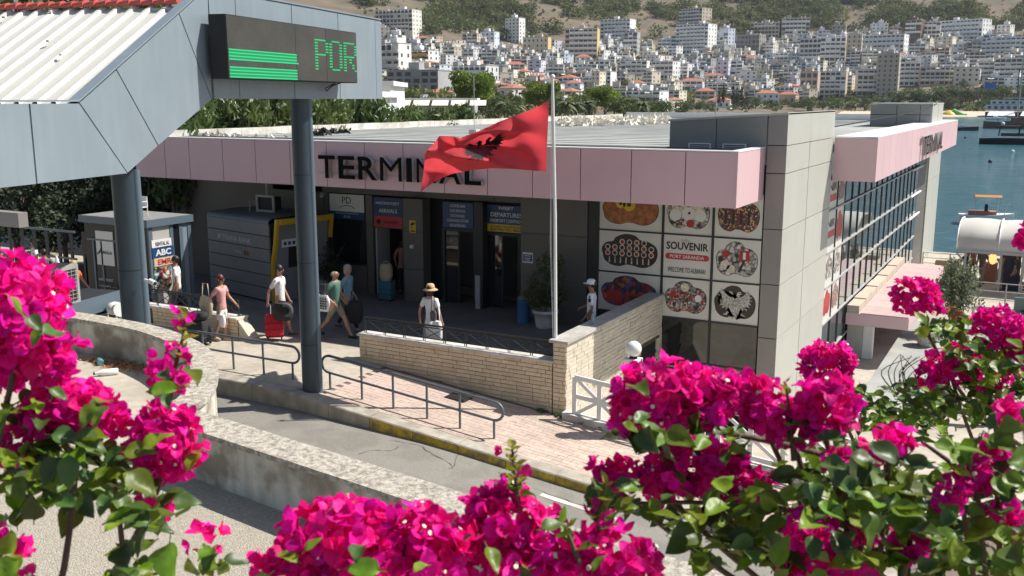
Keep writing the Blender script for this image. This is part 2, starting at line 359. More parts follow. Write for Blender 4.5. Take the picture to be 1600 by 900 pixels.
vis.sort(key=lambda p: scr((p[0], p[1], g(p[0])))[2]); big = set(vis[:298])
for p in vis[:298]: link('paver', pm, walk2, (p[0], p[1], g(p[0]) + random.uniform(0, .004)), paver_rot())
b = MB()
for p in pl:
    if p in big: continue
    rx = Euler(paver_rot()).to_matrix(); c = Vector((p[0], p[1], g(p[0]) + random.uniform(0, .004)))
    b.add([c + rx @ Vector(v) for v in [(-.146, -.059, 0), (.146, -.059, 0), (.146, .059, 0), (-.146, .059, 0), (-.146, -.059, -.02), (.146, -.059, -.02), (.146, .059, -.02), (-.146, .059, -.02)]], [(0, 1, 2, 3), (0, 4, 5, 1), (1, 5, 6, 2), (2, 6, 7, 3), (3, 7, 4, 0)])
b.obj('paver', 'paver', walk2, kind='stuff')
# manhole cover
th = thing('manhole_cover', (-10.3, 16.55, g(-10.3)), 'dark square drain cover set in the pink pavers beside the low brick wall', 'drain cover')
b = MB(); c = Vector((-10.3, 16.55, g(-10.3)))
for dx, dy, s in [(0, 0, .24)]:
    b.box(c.x - s, c.x + s, c.y - s, c.y + s, c.z - .03, c.z + .036)
for i in range(5): b.box(c.x - .2 + i * .09, c.x - .16 + i * .09, c.y - .2, c.y + .2, c.z + .037, c.z + .042)
b.obj('lid', 'darkframe', th)
# kerb stones
kerb = thing('kerb', (-13.3, KY, 0), 'long concrete kerb along the road, its right part painted worn yellow', 'kerb')
x = -24.0
while x < 6:
    L_ = 1.0; x1 = x + L_ - .012; za, zb = g(x), g(x1); yy = KY; b = MB(); h = random.uniform(-.004, .004)
    pr_ = [(0, -.5), (0, .0), (.02, .022), (.33, .022), (.33, -.5)]
    vs = [(x, yy + p[0], za + p[1] + h) for p in pr_] + [(x1, yy + p[0], zb + p[1] + h) for p in pr_]
    fs = [(0, 1, 6, 5), (1, 2, 7, 6), (2, 3, 8, 7), (3, 4, 9, 8), (4, 3, 2, 1, 0), (5, 6, 7, 8, 9)]
    b.mat('kerb').add(vs, fs[1:])
    b.mat('yellow' if -11.9 < x < -5 else 'kerb').add(vs, [fs[0]])
    if False: b.mat('yellow').add([(x, yy + .0 - .002, za + .001), (x1, yy - .002, zb + .001), (x1, yy + .022, zb + .0245), (x, yy + .022, za + .0245)], [(0, 1, 2, 3)])
    b.obj('kerb_stone', None, kerb); x += L_
# raised concrete bank of the left pavement (the road dips there)
# white line on the road
p0, p1 = onz(845, 771, -.75), onz(915, 793, -.82)
d = (p1 - p0).normalized(); nn = Vector((-d.y, d.x, 0)) * .06; b = MB()
for k in range(0, 1):
    a = p0 + d * k * 2.2; c2 = a + d * 1.5
    b.quad(*[Vector((q.x, q.y, road_z(q.x, q.y) + .006)) for q in (a - nn, c2 - nn, c2 + nn, a + nn)])
tag(b.obj('road_marking', 'whitedirty'), kind='structure')
# upper ramp with parapet (near the camera)
def P2(x, y, z=2.8): return onz(x, y, z)
o = MB().add([(-30, -3, 2.3), (8, -3, 2.3), (8, 5.15, 2.3), (-4.3, 6.0, 2.3), (-7.0, 6.35, 2.3), (-9.0, 8.6, 2.3), (-13, 9.2, 2.3), (-30, 9.6, 2.3)], [(0, 1, 2, 3, 4, 5, 6, 7)]).obj('ramp', 'pebble'); o['kind'] = 'structure'
# straight parapet wall
pw = thing('parapet_wall', (-6, 6.3, 2.3), 'low stained plaster parapet with lichen covered coping between ramp and road', 'wall')
A = Vector((-7.15, 6.53, 0)); Bv = Vector((2.6, 5.12, 0)); dd = (Bv - A).normalized(); nr = Vector((dd.y, -dd.x, 0))
def strip(b, A_, B_, o0, o1, z0, z1):
    q = [A_ + nr * o0, B_ + nr * o0, B_ + nr * o1, A_ + nr * o1]
    b.add([(p.x, p.y, z0) for p in q] + [(p.x, p.y, z1) for p in q], [(3, 2, 1, 0), (4, 5, 6, 7), (0, 1, 5, 4), (1, 2, 6, 5), (2, 3, 7, 6), (3, 0, 4, 7)])
b = MB(); strip(b, A, Bv, .04, .33, -2.5, 2.76); b.obj('wall_body', 'plaster', pw)
for k in range(8):
    a, c2 = A + dd * (k * 1.3), A + dd * (k * 1.3 + 1.29); b = MB(); strip(b, a, c2, 0, .37, 2.762, 2.81); b.obj('coping_stone', 'lichen', pw)
# curved planter wall
cw = thing('curved_planter_wall', (-9, 8.5, 2.3), 'curved stained plaster planter wall with rough lichen coping, rounding off by the road', 'wall')
outer = [P2(-60, 478), P2(40, 482), P2(120, 489), P2(212, 504), P2(265, 517), P2(312, 536), P2(334, 555), P2(341, 578), P2(337, 604), P2(318, 628), P2(285, 640), P2(250, 648)]
def smoothline(P, k=4):
    o_ = []
    for i in range(len(P) - 1):
        p0, p1, p2, p3 = P[max(i - 1, 0)], P[i], P[i + 1], P[min(i + 2, len(P) - 1)]
        for s in range(k):
            t = s / k; o_.append(.5 * ((2 * p1) + (p2 - p0) * t + (2 * p0 - 5 * p1 + 4 * p2 - p3) * t * t + (-p0 + 3 * p1 - 3 * p2 + p3) * t ** 3))
    return o_ + [P[-1]]
O_ = smoothline(outer); inn = []
for i, p in enumerate(O_):
    t = (O_[min(i + 1, len(O_) - 1)] - O_[max(i - 1, 0)]).normalized(); inn.append(p + Vector((t.y, -t.x, 0)) * .30)
n = len(O_)
def band(b, i0, i1, a0, a1, z0, z1):
    vs = []
    for i in range(i0, i1 + 1):
        po = O_[i].lerp(inn[i], a0); pi = O_[i].lerp(inn[i], a1)
        vs += [(po.x, po.y, z0), (po.x, po.y, z1), (pi.x, pi.y, z1), (pi.x, pi.y, z0)]
    m = i1 - i0; fs = []
    for i in range(m):
        for j in range(4): fs.append((i * 4 + j, (i + 1) * 4 + j, (i + 1) * 4 + (j + 1) % 4, i * 4 + (j + 1) % 4))
    fs += [(0, 1, 2, 3), (m * 4 + 3, m * 4 + 2, m * 4 + 1, m * 4)]
    b.add(vs, fs)
b = MB(); band(b, 0, n - 1, .12, .9, -.5, 2.76); b.obj('wall_body', 'plaster', cw)
for k in range(0, n - 1, 6):
    b = MB(); band(b, k, min(k + 6, n - 1), 0, 1, 2.762, 2.815); b.obj('coping_stone', 'lichen', cw)
# white vertical face of the planter end
# planter soil floor
o = MB().add([(p.x, p.y, 2.33) for p in inn[4:n:3]] + [(-8.2, 6.2, 2.33), (-14, 6.5, 2.33)], [tuple(range(len(inn[4:n:3]) + 2))]).obj('planter_floor', 'concrete'); o['kind'] = 'structure'
# litter in the planter
def bottle(name, loc, d, r, L_, mat, capmat, label):
    t_ = thing(name, loc, label, 'bottle'); d = Vector(d).normalized(); p = Vector(loc)
    MB().tube([p, p + d * .01, p + d * L_ * .62, p + d * L_ * .85, p + d * L_ * .92], [r * .8, r, r, r * .38, r * .34], 12).obj('bottle_body', mat, t_)
    MB().tube([p + d * L_ * .92, p + d * L_], r * .42, 10).obj('cap', capmat, t_)
pb = onz(185, 580, 2.37); bottle('plastic_bottle', pb, (-.5, -.62, .0), .045, .30, 'white', 'signblue', 'white plastic bottle with a blue cap lying in the planter')
pb = onz(158, 567, 2.37); bottle('plastic_bottle', pb, (-.6, .35, .0), .045, .24, mk('teal_plastic', (.10, .30, .30), .2), 'white', 'crumpled teal plastic bottle lying in the planter beside the white bottle')
pb = onz(140, 560, 2.36); tag(MB().ball(pb, .05, 8, 1.4, 1, .6).obj('crushed_can', 'c_dusty'), 'crushed red and brown drink can lying against the planter wall', 'can')
Pn = []; c0 = onz(195, 572, 2.34)
for k in range(500): Pn.append((c0.x + rng.normal() * .3, c0.y + rng.normal() * .10, 2.345 + abs(rng.normal()) * .012))
V, F = leafquads(np.array(Pn), .022); tag(link('dry_leaves', npmesh('dry_leaves', V, F, 'bractdry')), 'brown dry leaves and twigs heaped on the planter floor', 'dry leaves', kind='stuff')

# cracks in the road
b = MB(); rc = random.Random(4)
for (px, py, ang, ln) in [(835, 742, .3, 1.6), (700, 725, 1.2, 1.1), (610, 690, .2, 1.8), (470, 655, .7, 1.2), (560, 712, 1.5, .9), (760, 760, .1, 1.3), (870, 720, -.6, .8)]:
    q = onz(px, py, -.5); p_ = Vector((q.x, q.y, 0)); a = ang
    for k in range(int(ln / .09)):
        a += rc.uniform(-.5, .5); n_ = p_ + Vector((math.cos(a), math.sin(a), 0)) * .09; sd = Vector((-math.sin(a), math.cos(a), 0)) * rc.uniform(.002, .007)
        b.quad(*[Vector((v.x, v.y, road_z(v.x, v.y) + .005)) for v in (p_ - sd, n_ - sd, n_ + sd, p_ + sd)]); p_ = n_
tag(b.obj('road_cracks', 'gap'), kind='structure')
# ================================================================== BRICK WALLS
YW = 17.1; XW = -8.13
def brickwall_x(parent, x0, x1, y, zb, z1, hb=.075, lb=.33, face=-1, mat='brick'):
    """bricks on a wall that runs along X; zb(x) gives the foot"""
    k = 0; z = z1 - hb
    hs = {}
    while z > -1.6:
        x = x0 - (lb * .5 if int(round(z / hb)) % 2 else 0) - random.uniform(0, .03)
        while x < x1:
            l = lb * random.choice([1, 1, 1, 1, 1, .5, .75]); a, c = max(x, x0), min(x + l - .010, x1); x += l
            if c - a < .05 or z + hb < zb((a + c) / 2): continue
            key = round(c - a, 2)
            if key not in hs: L2 = key / 2; hs[key] = B(-L2, L2, -.012, .02, -hb / 2 + .005, hb / 2 - .005).me('brick', mat)
            link('brick', hs[key], parent, Vector(((a + c) / 2, y + random.uniform(-.004, .006), z + hb / 2)) - porg(parent), (random.uniform(-.01, .01), 0, random.uniform(-.006, .006)))
            k += 1
        z -= hb
    return k
bw = thing('brick_wall', (-13.3, YW, 0), 'low pale brick wall under dark iron railing, right of the entrance gap', 'wall')
b = MB(); b.box(-13.28, XW - .01, YW + .015, YW + .30, -1.6, .55); b.obj('wall_core', 'mortar', bw)
brickwall_x(bw, -13.29, XW - .3, YW, g, .56, .086, .37)
brickwall_x(bw, XW - .27, XW, YW - .006, g, .98, .086, .30)
for k in range(4):
    x0 = -13.33 + k * 1.24; B(x0, x0 + 1.232, YW - .06, YW + .34, .562, .605).obj('coping_stone', 'whitedirty', bw)
b = MB(); b.box(-13.283, -13.25, YW + .0, YW + .3, -.02, .55); b.obj('end_face', 'brick', bw)
bw2 = thing('brick_wall', (XW, 20, -1), 'tall pale brick wall with grey marble coping running back to the souvenir windows', 'wall')
b = MB(); b.box(XW - .28, XW - .02, YW + .02, 22.68, -2.6, .98); b.obj('wall_core', 'mortar', bw2)
hb = .086; z = .98 - hb; hs = {}; stuffb = MB(); cnt = 0
while z > -2.5:
    y = YW - random.uniform(0, .3)
    while y < 22.66:
        l = .37 * random.choice([1, 1, 1, .6, .85]); a, c = max(y, YW), min(y + l - .012, 22.66); y += l
        if c - a < .06 or z + hb < gz(XW + .2, (a + c) / 2) - .1: continue
        if 21.35 < (a + c) / 2 < 22.35 and z < -.05: continue
        key = round(c - a, 2)
        off = random.uniform(-.004, .010)
        if cnt < 298:
            if key not in hs: hs[key] = B(-.02, .012, -key / 2, key / 2, -hb / 2 + .004, hb / 2 - .004).me('brick', 'brick2')
            link('brick', hs[key], bw2, Vector((XW + off, (a + c) / 2, z + hb / 2)) - porg(bw2), (0, 0, random.uniform(-.012, .012))); cnt += 1
        else: stuffb.box(XW - .02, XW + .012 + off, a, c, z + .004, z + hb - .004)
    z -= hb
stuffb.obj('brick', 'brick2', bw2, kind='stuff')
for k in range(5): B(XW - .36, XW + .06, YW - .05 + k * 1.125, YW - .05 + k * 1.125 + 1.12, .982, 1.04).obj('coping_stone', 'greystone', bw2)
B(XW - .025, XW - .012, 21.4, 22.3, -2.4, -.1).obj('opening', 'black', bw2)
# left low wall
bw3 = thing('brick_wall', (-17, 17.2, 0), 'short low brick wall left of the entrance gap, behind the woman with the black suitcase', 'wall')
B(-22.4, -17.0, 17.12, 17.42, -.5, .50).obj('wall_core', 'mortar', bw3)
brickwall_x(bw3, -19.95, -17.0, 17.10, lambda x: 0, .50, .086, .37)
for k in range(4): B(-22.3 + k * 1.33, -22.3 + k * 1.33 + 1.32, 17.05, 17.46, .502, .55).obj('coping_stone', 'whitedirty', bw3)
b = MB(); b.box(-17.003, -16.98, 17.1, 17.42, 0, .5); b.obj('end_face', 'brick2', bw3)
MB().prism([Vector((-17.05, 17.10, .55)), Vector((-16.55, 17.10, .0)), Vector((-17.05, 17.10, 0))], (0, -1, 0), .3).obj('sloped_end', 'brick2', bw3)
# iron railings
def iron_rail(x0, x1, y, z0, z1, label, parent=None):
    t_ = thing('iron_railing', ((x0 + x1) / 2, y, z0), label, 'railing')
    MB().tube([(x0, y, z1), (x1, y, z1)], .022, 8).obj('top_rail', 'iron', t_)
    MB().tube([(x0, y, z1 - .05), (x1, y, z1 - .05)], .012, 6).obj('upper_bar', 'iron', t_)
    MB().tube([(x0, y, z0 + .06), (x1, y, z0 + .06)], .013, 6).obj('lower_bar', 'iron', t_)
    n_ = max(2, round((x1 - x0) / .56)); st = (x1 - x0) / n_
    for k in range(n_ + 1):
        x = x0 + k * st
        for s in (-.022, .022): MB().tube([(x + s, y, z0 - (.0 if k % 2 else .0)), (x + s, y, z1)], .011, 6).obj('baluster', 'iron', t_)
        if k < n_:
            b = MB(); b.tube([(x + .03, y, z1 - .05), (x + st - .03, y, z0 + .06)], .009, 5); b.tube([(x + .03, y + .01, z0 + .06), (x + st - .03, y + .01, z1 - .05)], .009, 5); b.obj('cross_bars', 'iron', t_)
    return t_
iron_rail(-13.22, -8.45, YW + .14, .605, .96, 'dark iron railing with crossed bars on top of the low brick wall')
iron_rail(-22.2, -17.1, 17.26, .55, .95, 'dark iron railing with crossed bars on the short wall in front of the bank pod')
# steel handrails along the kerb
def handrail(xs, y, label, open_l, open_r, h=.72, mid=.36):
    t_ = thing('handrail', (xs[0], y, g(xs[0])), label, 'handrail'); x0, x1 = xs[0], xs[-1]
    def zt(x): return g(x) + h
    def zm(x): return g(x) + mid
    r0 = (h - mid) / 2; P = []
    def arc(x, s):
        return [Vector((x + s * math.sin(a) * r0 * 1.1, y, g(x) + (h + mid) / 2 + math.cos(a) * r0)) for a in lin(0, math.pi, 8)]
    top = [Vector((x, y, zt(x))) for x in xs]; bot = [Vector((x, y, zm(x))) for x in xs]
    MB().tube(top, .028, 10).obj('top_rail', 'rail', t_); MB().tube(bot, .024, 10).obj('middle_rail', 'rail', t_)
    if open_r: MB().tube(arc(x1, 1), .028, 10).obj('end_loop', 'rail', t_)
    if open_l: MB().tube(arc(x0, -1), .028, 10).obj('end_loop', 'rail', t_)
    for i, x in enumerate(xs):
        e = (i == 0 and open_l) or (i == len(xs) - 1 and open_r)
        MB().tube([(x, y, g(x)), (x, y, (zm(x) if e else zt(x)))], .024, 8).obj('post', 'rail', t_)
    return t_
handrail([-12.53, -11.72, -10.95, -10.15, -9.4, -8.65], 15.1, 'grey steel handrail with rounded ends beside the pink pavers, right of the dark pillar', True, True)
handrail([-18.0, -17.1, -16.1, -15.2, -14.33, -13.52], 15.1, 'grey steel handrail on the beige pavement left of the dark pillar', False, True)
# ================================================================== TERMINAL BUILDING
T = thing('terminal_building', (-8, 23, 0), 'long low port terminal with pink fascia, grey flat roof and TERMINAL lettering', 'building')
YF, YT, YD = 20.45, 22.7, 23.35
ZF0, ZF1 = 3.50, 4.68
def panel(x0, x1, y0, y1, z0, z1, m, name='panel', parent=None): return B(x0, x1, y0, y1, z0, z1).obj(name, m, parent or T)
# fascia
jx = [ony(x, y, YF).x for x, y in [(298, 280), (350, 283), (401, 286), (455, 289), (512, 293), (571, 297), (631, 300), (694.5, 304), (761.6, 307), (831.8, 311), (906.3, 315), (985, 318), (1069, 322), (1151, 325)]]
jx[-1] = -5.80
jx = [-24.15, jx[0] - 1.0] + jx
for a, c in zip(jx[:-1], jx[1:]):
    B(a + .011, c - .011, YF, YF + .06, ZF0, ZF1 + random.uniform(-.004, .004)).obj('fascia_panel', 'pink', T)
B(-5.81, -5.75, YF, YF + .055, ZF0, ZF1).obj('corner_trim', 'pink', T)
B(-5.81, -5.752, YF + .065, YT - .42, ZF0, ZF1).obj('fascia_panel', 'pink', T); B(-5.81, -5.752, YT - .40, YT - .01, ZF0, ZF1).obj('fascia_panel', 'pink', T)
B(-24.0, -5.83, YF + .065, YT, ZF0 + .01, ZF1 - .03).obj('fascia_core', 'gap', T)
B(-24.0, -5.745, YF - .008, YF + .25, ZF1 + .008, ZF1 + .035).obj('edge_trim', 'white', T)
B(-5.96, -5.745, YF + .252, YT - .01, ZF1 + .008, ZF1 + .035).obj('edge_trim', 'white', T)
# roof
ZR = 4.60
rf = B(-24.2, -8.1, YF + .26, 60, 4.3, ZR).obj('roof', 'roofgrey', T)
B(-8.1, -5.40, YT + 5.47, 60, 4.3, ZR - .004).obj('roof', 'roofgrey', T)
for k in range(34):
    y = 21.6 + k * 1.1; B(-24.0, -8.3, y, y + .05, ZR, ZR + .012).obj('roof_seam', 'roofgrey', T)
for k in range(19): B(-24.45, -24.2, 21.0 + k * 2.0, 22.985 + k * 2.0, 4.0, 4.83 + random.uniform(-.01, .01)).obj('parapet_panel', 'whitedirty', T)
B(-24.2, -9, 59.6, 59.9, 4.0, 4.95).obj('parapet_panel', 'white', T)
# hanging dirt, cloth and junk on the roof
def junk(name, c, s, n_, mat, label, cat):
    C_ = np.array([[c[0] + rng.normal() * s[0], c[1] + rng.normal() * s[1], c[2] + abs(rng.normal()) * s[2]] for _ in range(n_)]); V, F = leafquads(C_, .10, 1.3); tag(link(name, npmesh(name, V, F, mat)), label, cat, kind='stuff')
for x, y, lab in [(758 - 270, 213, 'left'), (870 - 370, 210, 'right')]: pass
p = onz(490, 212, ZR); junk('rag_heap', (p.x, p.y, ZR), (.25, .2, .05), 60, 'black', 'small heap of black rags on the roof just right of the dark pillar', 'rags')
p = onz(513, 208, ZR); junk('rag_heap', (p.x, p.y, ZR), (.45, .2, .06), 90, 'black', 'larger flat heap of black rags on the roof near the white parapet', 'rags')
p = onz(330, 213, ZR); junk('rubble', (p.x, p.y - .2, ZR), (1.3, .25, .04), 160, 'coping', 'pale rubble and torn sheeting along the roof edge above the pink fascia', 'rubble')
P_ = []
for k in range(7000):
    px = rng.uniform(875, 1046); py = 187 + rng.normal() * 1.2 + (1046 - px) * .028; q = onz(px, py + 3, ZR + .0)
    P_.append((q.x, q.y, ZR + abs(rng.normal()) * .09))
V, F = leafquads(np.array(P_), .13, 1.5); tag(link('sheeting_heap', npmesh('sheeting_heap', V, F, mk('pale_sheeting', (.74, .70, .60), .8))), 'long heap of crumpled cream sheeting along the far edge of the terminal roof', 'sheeting', kind='stuff')
# lightning rods
for (px, yb, yt, y_, lab) in [(741, 200, 118, 30, 'thin steel rod standing on a block on the roof behind the flag'), (1116, 236, 95, 22.85, 'thin steel rod rising in front of the grey roof block')]:
    q = ony(px, yb, y_); top = ony(px, yt, y_)
    t_ = thing('lightning_rod', (q.x, y_, ZR), lab, 'rod'); MB().tube([(q.x, y_, ZR), (q.x, y_, top.z)], .012, 6).obj('rod', 'lside', t_); B(q.x - .15, q.x + .15, y_ - .12, y_ + .12, ZR, ZR + .14).obj('base', 'coping', t_)
# TERMINAL letters
LT = [('T', 498, 524), ('E', 529, 555), ('R', 560, 589), ('M', 594, 628), ('I', 635, 644), ('N', 651, 681), ('A', 686, 720), ('L', 726, 752)]
zt0, zt1 = 3.745, 4.345
for ch, a, c in LT:
    xa, xc = ony(a, 265, YF - .16).x, ony(c, 265, YF - .16).x
    text('letter', ch, 'letter', T, (xa, YF - .04, zt0), (1, 0, 0), (0, 0, 1), width=xc - xa, height=zt1 - zt0, depth=.13, bold=.0 if ch in 'MN' else .018, sidemat='lside')
for z in (zt0 + .12, zt0 + .50): MB().tube([(ony(498, 260, YF).x, YF - .03, z), (ony(756, 290, YF).x, YF - .03, z)], .008, 5).obj('letter_bar', 'lside', T)
# back walls, left part
def bx(px): return ony(px, 400, YD).x
B(-26, -19.4, YD, YD + .2, -.02, 3.5).obj('wall', 'brown', T)
def frontpanels(x0, x1, y, zs, m, th=.05, n_=1):
    for i in range(n_):
        a = x0 + (x1 - x0) * i / n_; c = x0 + (x1 - x0) * (i + 1) / n_
        for z0, z1 in zip(zs[:-1], zs[1:]): B(a + .006, c - .006, y, y + th, z0 + .006, z1 - .006).obj('wall_panel', m, T)
B(-19.4, -12.17, YD + .06, YD + .5, 3.0, 3.5).obj('header', 'gap', T)
frontpanels(-21.4, -12.19, YD, [3.0, 3.5], 'brown', .05, 8)
# shop window with sign
def at_d(px): return ony(px, 380, YD).x
xw0, xw1 = at_d(518), at_d(572)
B(xw0, xw1, YD + .08, YD + .10, .85, 2.45).obj('window_glass', 'darkglass', T); B(xw0 - .5, xw1 + .0, YD, YD + .3, 0, .83).obj('wall_panel', 'brown', T)
b = MB(); b.box(xw0 - .06, xw0, YD, YD + .12, .83, 3.0); b.box(xw1, xw1 + .06, YD, YD + .12, .83, 3.0); b.box(xw0, xw1, YD + .001, YD + .12, .83, .88); b.obj('window_frame', 'darkframe', T)
B(xw0 - 1.9, xw0 - .06, YD + .05, YD + .2, 0, 3.0).obj('wall_panel', 'brown', T)
def sign(x0, x1, y, z0, z1, parts_, frame='darkframe', name='sign_board', parent=None):
    """parts_: list of (z_top, z_bottom, material) strips"""
    root = B(x0, x1, y, y + .04, z0, z1).obj(name, frame, parent or T)
    for zt, zb, m in parts_: B(x0 + .012, x1 - .012, y - .006, y - .001, zb + .004, zt - .004).obj('sign_strip', m, root)
    return root
s1 = sign(xw0, xw1, YD - .03, 2.22, 2.98, [(2.98, 2.45, 'signwhite'), (2.45, 2.22, 'signblue')])
text('lettering', 'PD', 'black', s1, ((xw0 + xw1) / 2, YD - .037, 2.70), (1, 0, 0), (0, 0, 1), height=.2, align='CENTER')
MB().tube([Vector(((xw0 + xw1) / 2 + math.sin(a) * .33, YD - .04, 2.48 + math.cos(a) * .16)) for a in lin(-1.1, 1.1, 8)], .010, 5).obj('emblem_arc', 'black', s1)
text('lettering', 'www.portisarande.al', 'signwhite', s1, ((xw0 + xw1) / 2, YD - .037, 2.375), (1, 0, 0), (0, 0, 1), width=.85, height=.05, align='CENTER')
text('lettering', 'O f O', 'signwhite', s1, ((xw0 + xw1) / 2, YD - .037, 2.265), (1, 0, 0), (0, 0, 1), height=.07, align='CENTER')
# arrivals door
xa, xb_ = at_d(586), at_d(631)
s2 = sign(xa, xb_, YD - .03, 2.05, 2.95, [(2.95, 2.40, 'signblue'), (2.40, 2.05, 'signred')])
cx = (xa + xb_) / 2
text('lettering', 'MBËRRITJET', 'signwhite', s2, (cx, YD - .038, 2.72), (1, 0, 0), (0, 0, 1), width=.86, height=.115, align='CENTER', bold=.01)
text('lettering', 'ARRIVALS', 'signwhite', s2, (cx, YD - .038, 2.50), (1, 0, 0), (0, 0, 1), width=.66, height=.115, align='CENTER', bold=.01)
text('lettering', 'NO ENTRY', 'black', s2, (cx + .1, YD - .038, 2.17), (1, 0, 0), (0, 0, 1), width=.5, height=.09, align='CENTER')
MB().lathe((0, 0, 0), [(.001, 0), (.09, 0)], 14)
b = MB(); b.tube([(xa + .18, YD - .04, 2.225), (xa + .18, YD - .034, 2.225)], .085, 14); b.obj('emblem', 'black', s2)
# dark interior room behind the doors
b = MB(); b.box(-19.4, -12.17, 25.6, 25.8, 0, 3.0); b.obj('back_wall', 'brown', T)
B(-19.4, -12.17, YD + .5, 25.8, 3.0, 3.1).obj('ceiling', 'brown', T); B(-19.6, -19.4, YD + .12, 25.8, 0, 3.0).obj('side_wall', 'brown', T)
b = MB(); b.box(xa - .02, xa + .05, YD, YD + .1, 0, 2.05); b.box(xb_ - .05, xb_, YD, YD + .1, 0, 2.05); b.obj('door_frame', 'darkframe', T)
B(xa + .07, xa + .11, YD - .05, YD + .6, .02, 2.03).obj('open_door', 'lside', T)
frontpanels(xw1 + .06, xa - .02, YD - .05, [0, 1.1, 2.1, 3.0], 'brown', .1)
# pier between
pa, pb2 = ony(632, 400, YD - .3).x, ony(663, 400, YD - .3).x
frontpanels(pa, pb2, YD - .35, [0, .95, 2.05, 3.0], 'brown', .4)
th_ = thing('camera_notice', ((pa + pb2) / 2, YD - .36, 2.1), 'small yellow camera surveillance notice on the pier right of the arrivals door', 'notice')
px_ = (pa + pb2) / 2; MB().box(px_ - .11, px_ + .11, YD - .365, YD - .352, 2.02, 2.38).obj('plate', 'signyel', th_)
b = MB(); b.prism([Vector((px_ - .07, YD - .367, 2.22)), Vector((px_ + .05, YD - .367, 2.25)), Vector((px_ + .08, YD - .367, 2.33)), Vector((px_ - .05, YD - .367, 2.30))], (0, -1, 0), .003); b.box(px_ - .07, px_ + .07, YD - .369, YD - .366, 2.05, 2.09); b.box(px_ - .03, px_ - .01, YD - .369, YD - .366, 2.12, 2.22); b.obj('camera_symbol', 'black', th_)
th_ = thing('wall_light', (px_, YD - .37, 1.62), 'small white half dome fixture on the pier beside the arrivals door', 'wall light')
MB().tube([(px_ - .02, YD - .34, 1.62), (px_ - .02, YD - .43, 1.62)], [.07, .05], 12).obj('dome', 'white', th_)
# shops door
xc0, xc1 = at_d(693), at_d(741)
frontpanels(at_d(663) + .0, xc0 - .12, YD + .3, [0, 3.0], 'darkframe', .05)
s3 = sign(xc0, xc1, YD - .03, 2.2, 2.93, [(2.93, 2.2, 'signblue')])
for i, (t_, w_) in enumerate([('COFFEE BAR', .50), ('CAR RENTAL', .52), ('EXCHANGE', .46), ('LUGGAGE STORE', .72), ('SOUVENIRS', .52)]):
    text('lettering', t_, 'signwhite', s3, ((xc0 + xc1) / 2, YD - .038, 2.79 - i * .138), (1, 0, 0), (0, 0, 1), width=w_, height=.078, align='CENTER', bold=.008)
def dooru(x0, x1, zt, leafn=2):
    b = MB(); b.box(x0 - .04, x0 + .04, YD, YD + .1, 0, zt); b.box(x1 - .04, x1 + .04, YD, YD + .1, 0, zt); b.box(x0 + .04, x1 - .04, YD + .001, YD + .1, zt - .08, zt); fr = b.obj('door_frame', 'darkframe', T)
    xm = (x0 + x1) / 2
    B(x0 + .05, xm - .05, YD + .05, YD + .06, .02, zt - .09).obj('door_glass', 'darkglass', T); B(xm - .05, xm, YD + .04, YD + .07, .02, zt - .09).obj('door_stile', 'darkframe', T)
dooru(xc0, xc1, 2.18)
# light pillar
xp0, xp1 = ony(741, 400, YD - .25).x + .02, ony(756, 400, YD - .25).x
frontpanels(xp0, xp1, YD - .3, [0, 3.0], 'darkframe', .28); B(xp0 + .05, xp0 + .2, YD - .335, YD - .30, .0, .95).obj('low_post', 'lside', T)
# departures door
xd0, xd1 = at_d(757), at_d(757) + 1.42
s4 = sign(xd0, xd1, YD - .03, 2.18, 2.92, [(2.92, 2.40, 'signblue'), (2.40, 2.18, 'signyel')])
cx = xd0 + .72
for t_, z_, w_, h_, m_ in [('NISJET', 2.78, .46, .11, 'signwhite'), ('DEPARTURES', 2.60, .98, .12, 'signwhite'), ('PASSPORT CONTROL', 2.45, 1.0, .09, 'signwhite'), ('ZONË E KUFIZUAR', 2.305, 1.0, .06, 'black'), ('RESTRICTED AREA', 2.215, 1.0, .065, 'black')]:
    text('lettering', t_, m_, s4, (cx, YD - .038, z_), (1, 0, 0), (0, 0, 1), width=w_, height=h_, align='CENTER', bold=.01)
b = MB(); b.tube([Vector((xd0 + .16 + math.cos(a) * .065, YD - .038, 2.82 + math.sin(a) * .065)) for a in lin(0, 2 * math.pi, 14)], .010, 4, False); b.tube([Vector((xd0 + .16 + math.cos(a) * .03, YD - .038, 2.82 + math.sin(a) * .03)) for a in lin(0, 2 * math.pi, 8)], .010, 4, False); b.obj('round_emblem', 'c_teal', s4)
dooru(xd0 + .05, xd0 + 1.1, 2.15)
# dark clad wall right of the doors
XS = ony(934, 400, YT).x
frontpanels(-12.17, -10.22, YT, [0, 1.10, 2.30, 3.5], 'brown', .05)
B(-12.17, XS, YT + .052, YT + .7, 0, 3.5).obj('wall_core', 'gap', T)
B(-10.20, XS - .03, YT + .02, YT + .05, 0, 3.5).obj('wall_panel', 'darkframe', T)
nb = thing('notice_board', (-11.95, YT - .01, 1.6), 'small white and blue notice on the dark wall left of the potted tree', 'notice')
B(-12.10, -11.79, YT - .012, YT - .002, 1.50, 1.78).obj('plate', 'signwhite', nb); B(-12.08, -11.81, YT - .016, YT - .013, 1.54, 1.73).obj('print', 'signblue', nb)
for z_, w_ in [(1.68, .18), (1.62, .2), (1.57, .16)]: B(-11.945 - w_ / 2, -11.945 + w_ / 2, YT - .019, YT - .0165, z_, z_ + .02).obj('print_line', 'signwhite', nb)
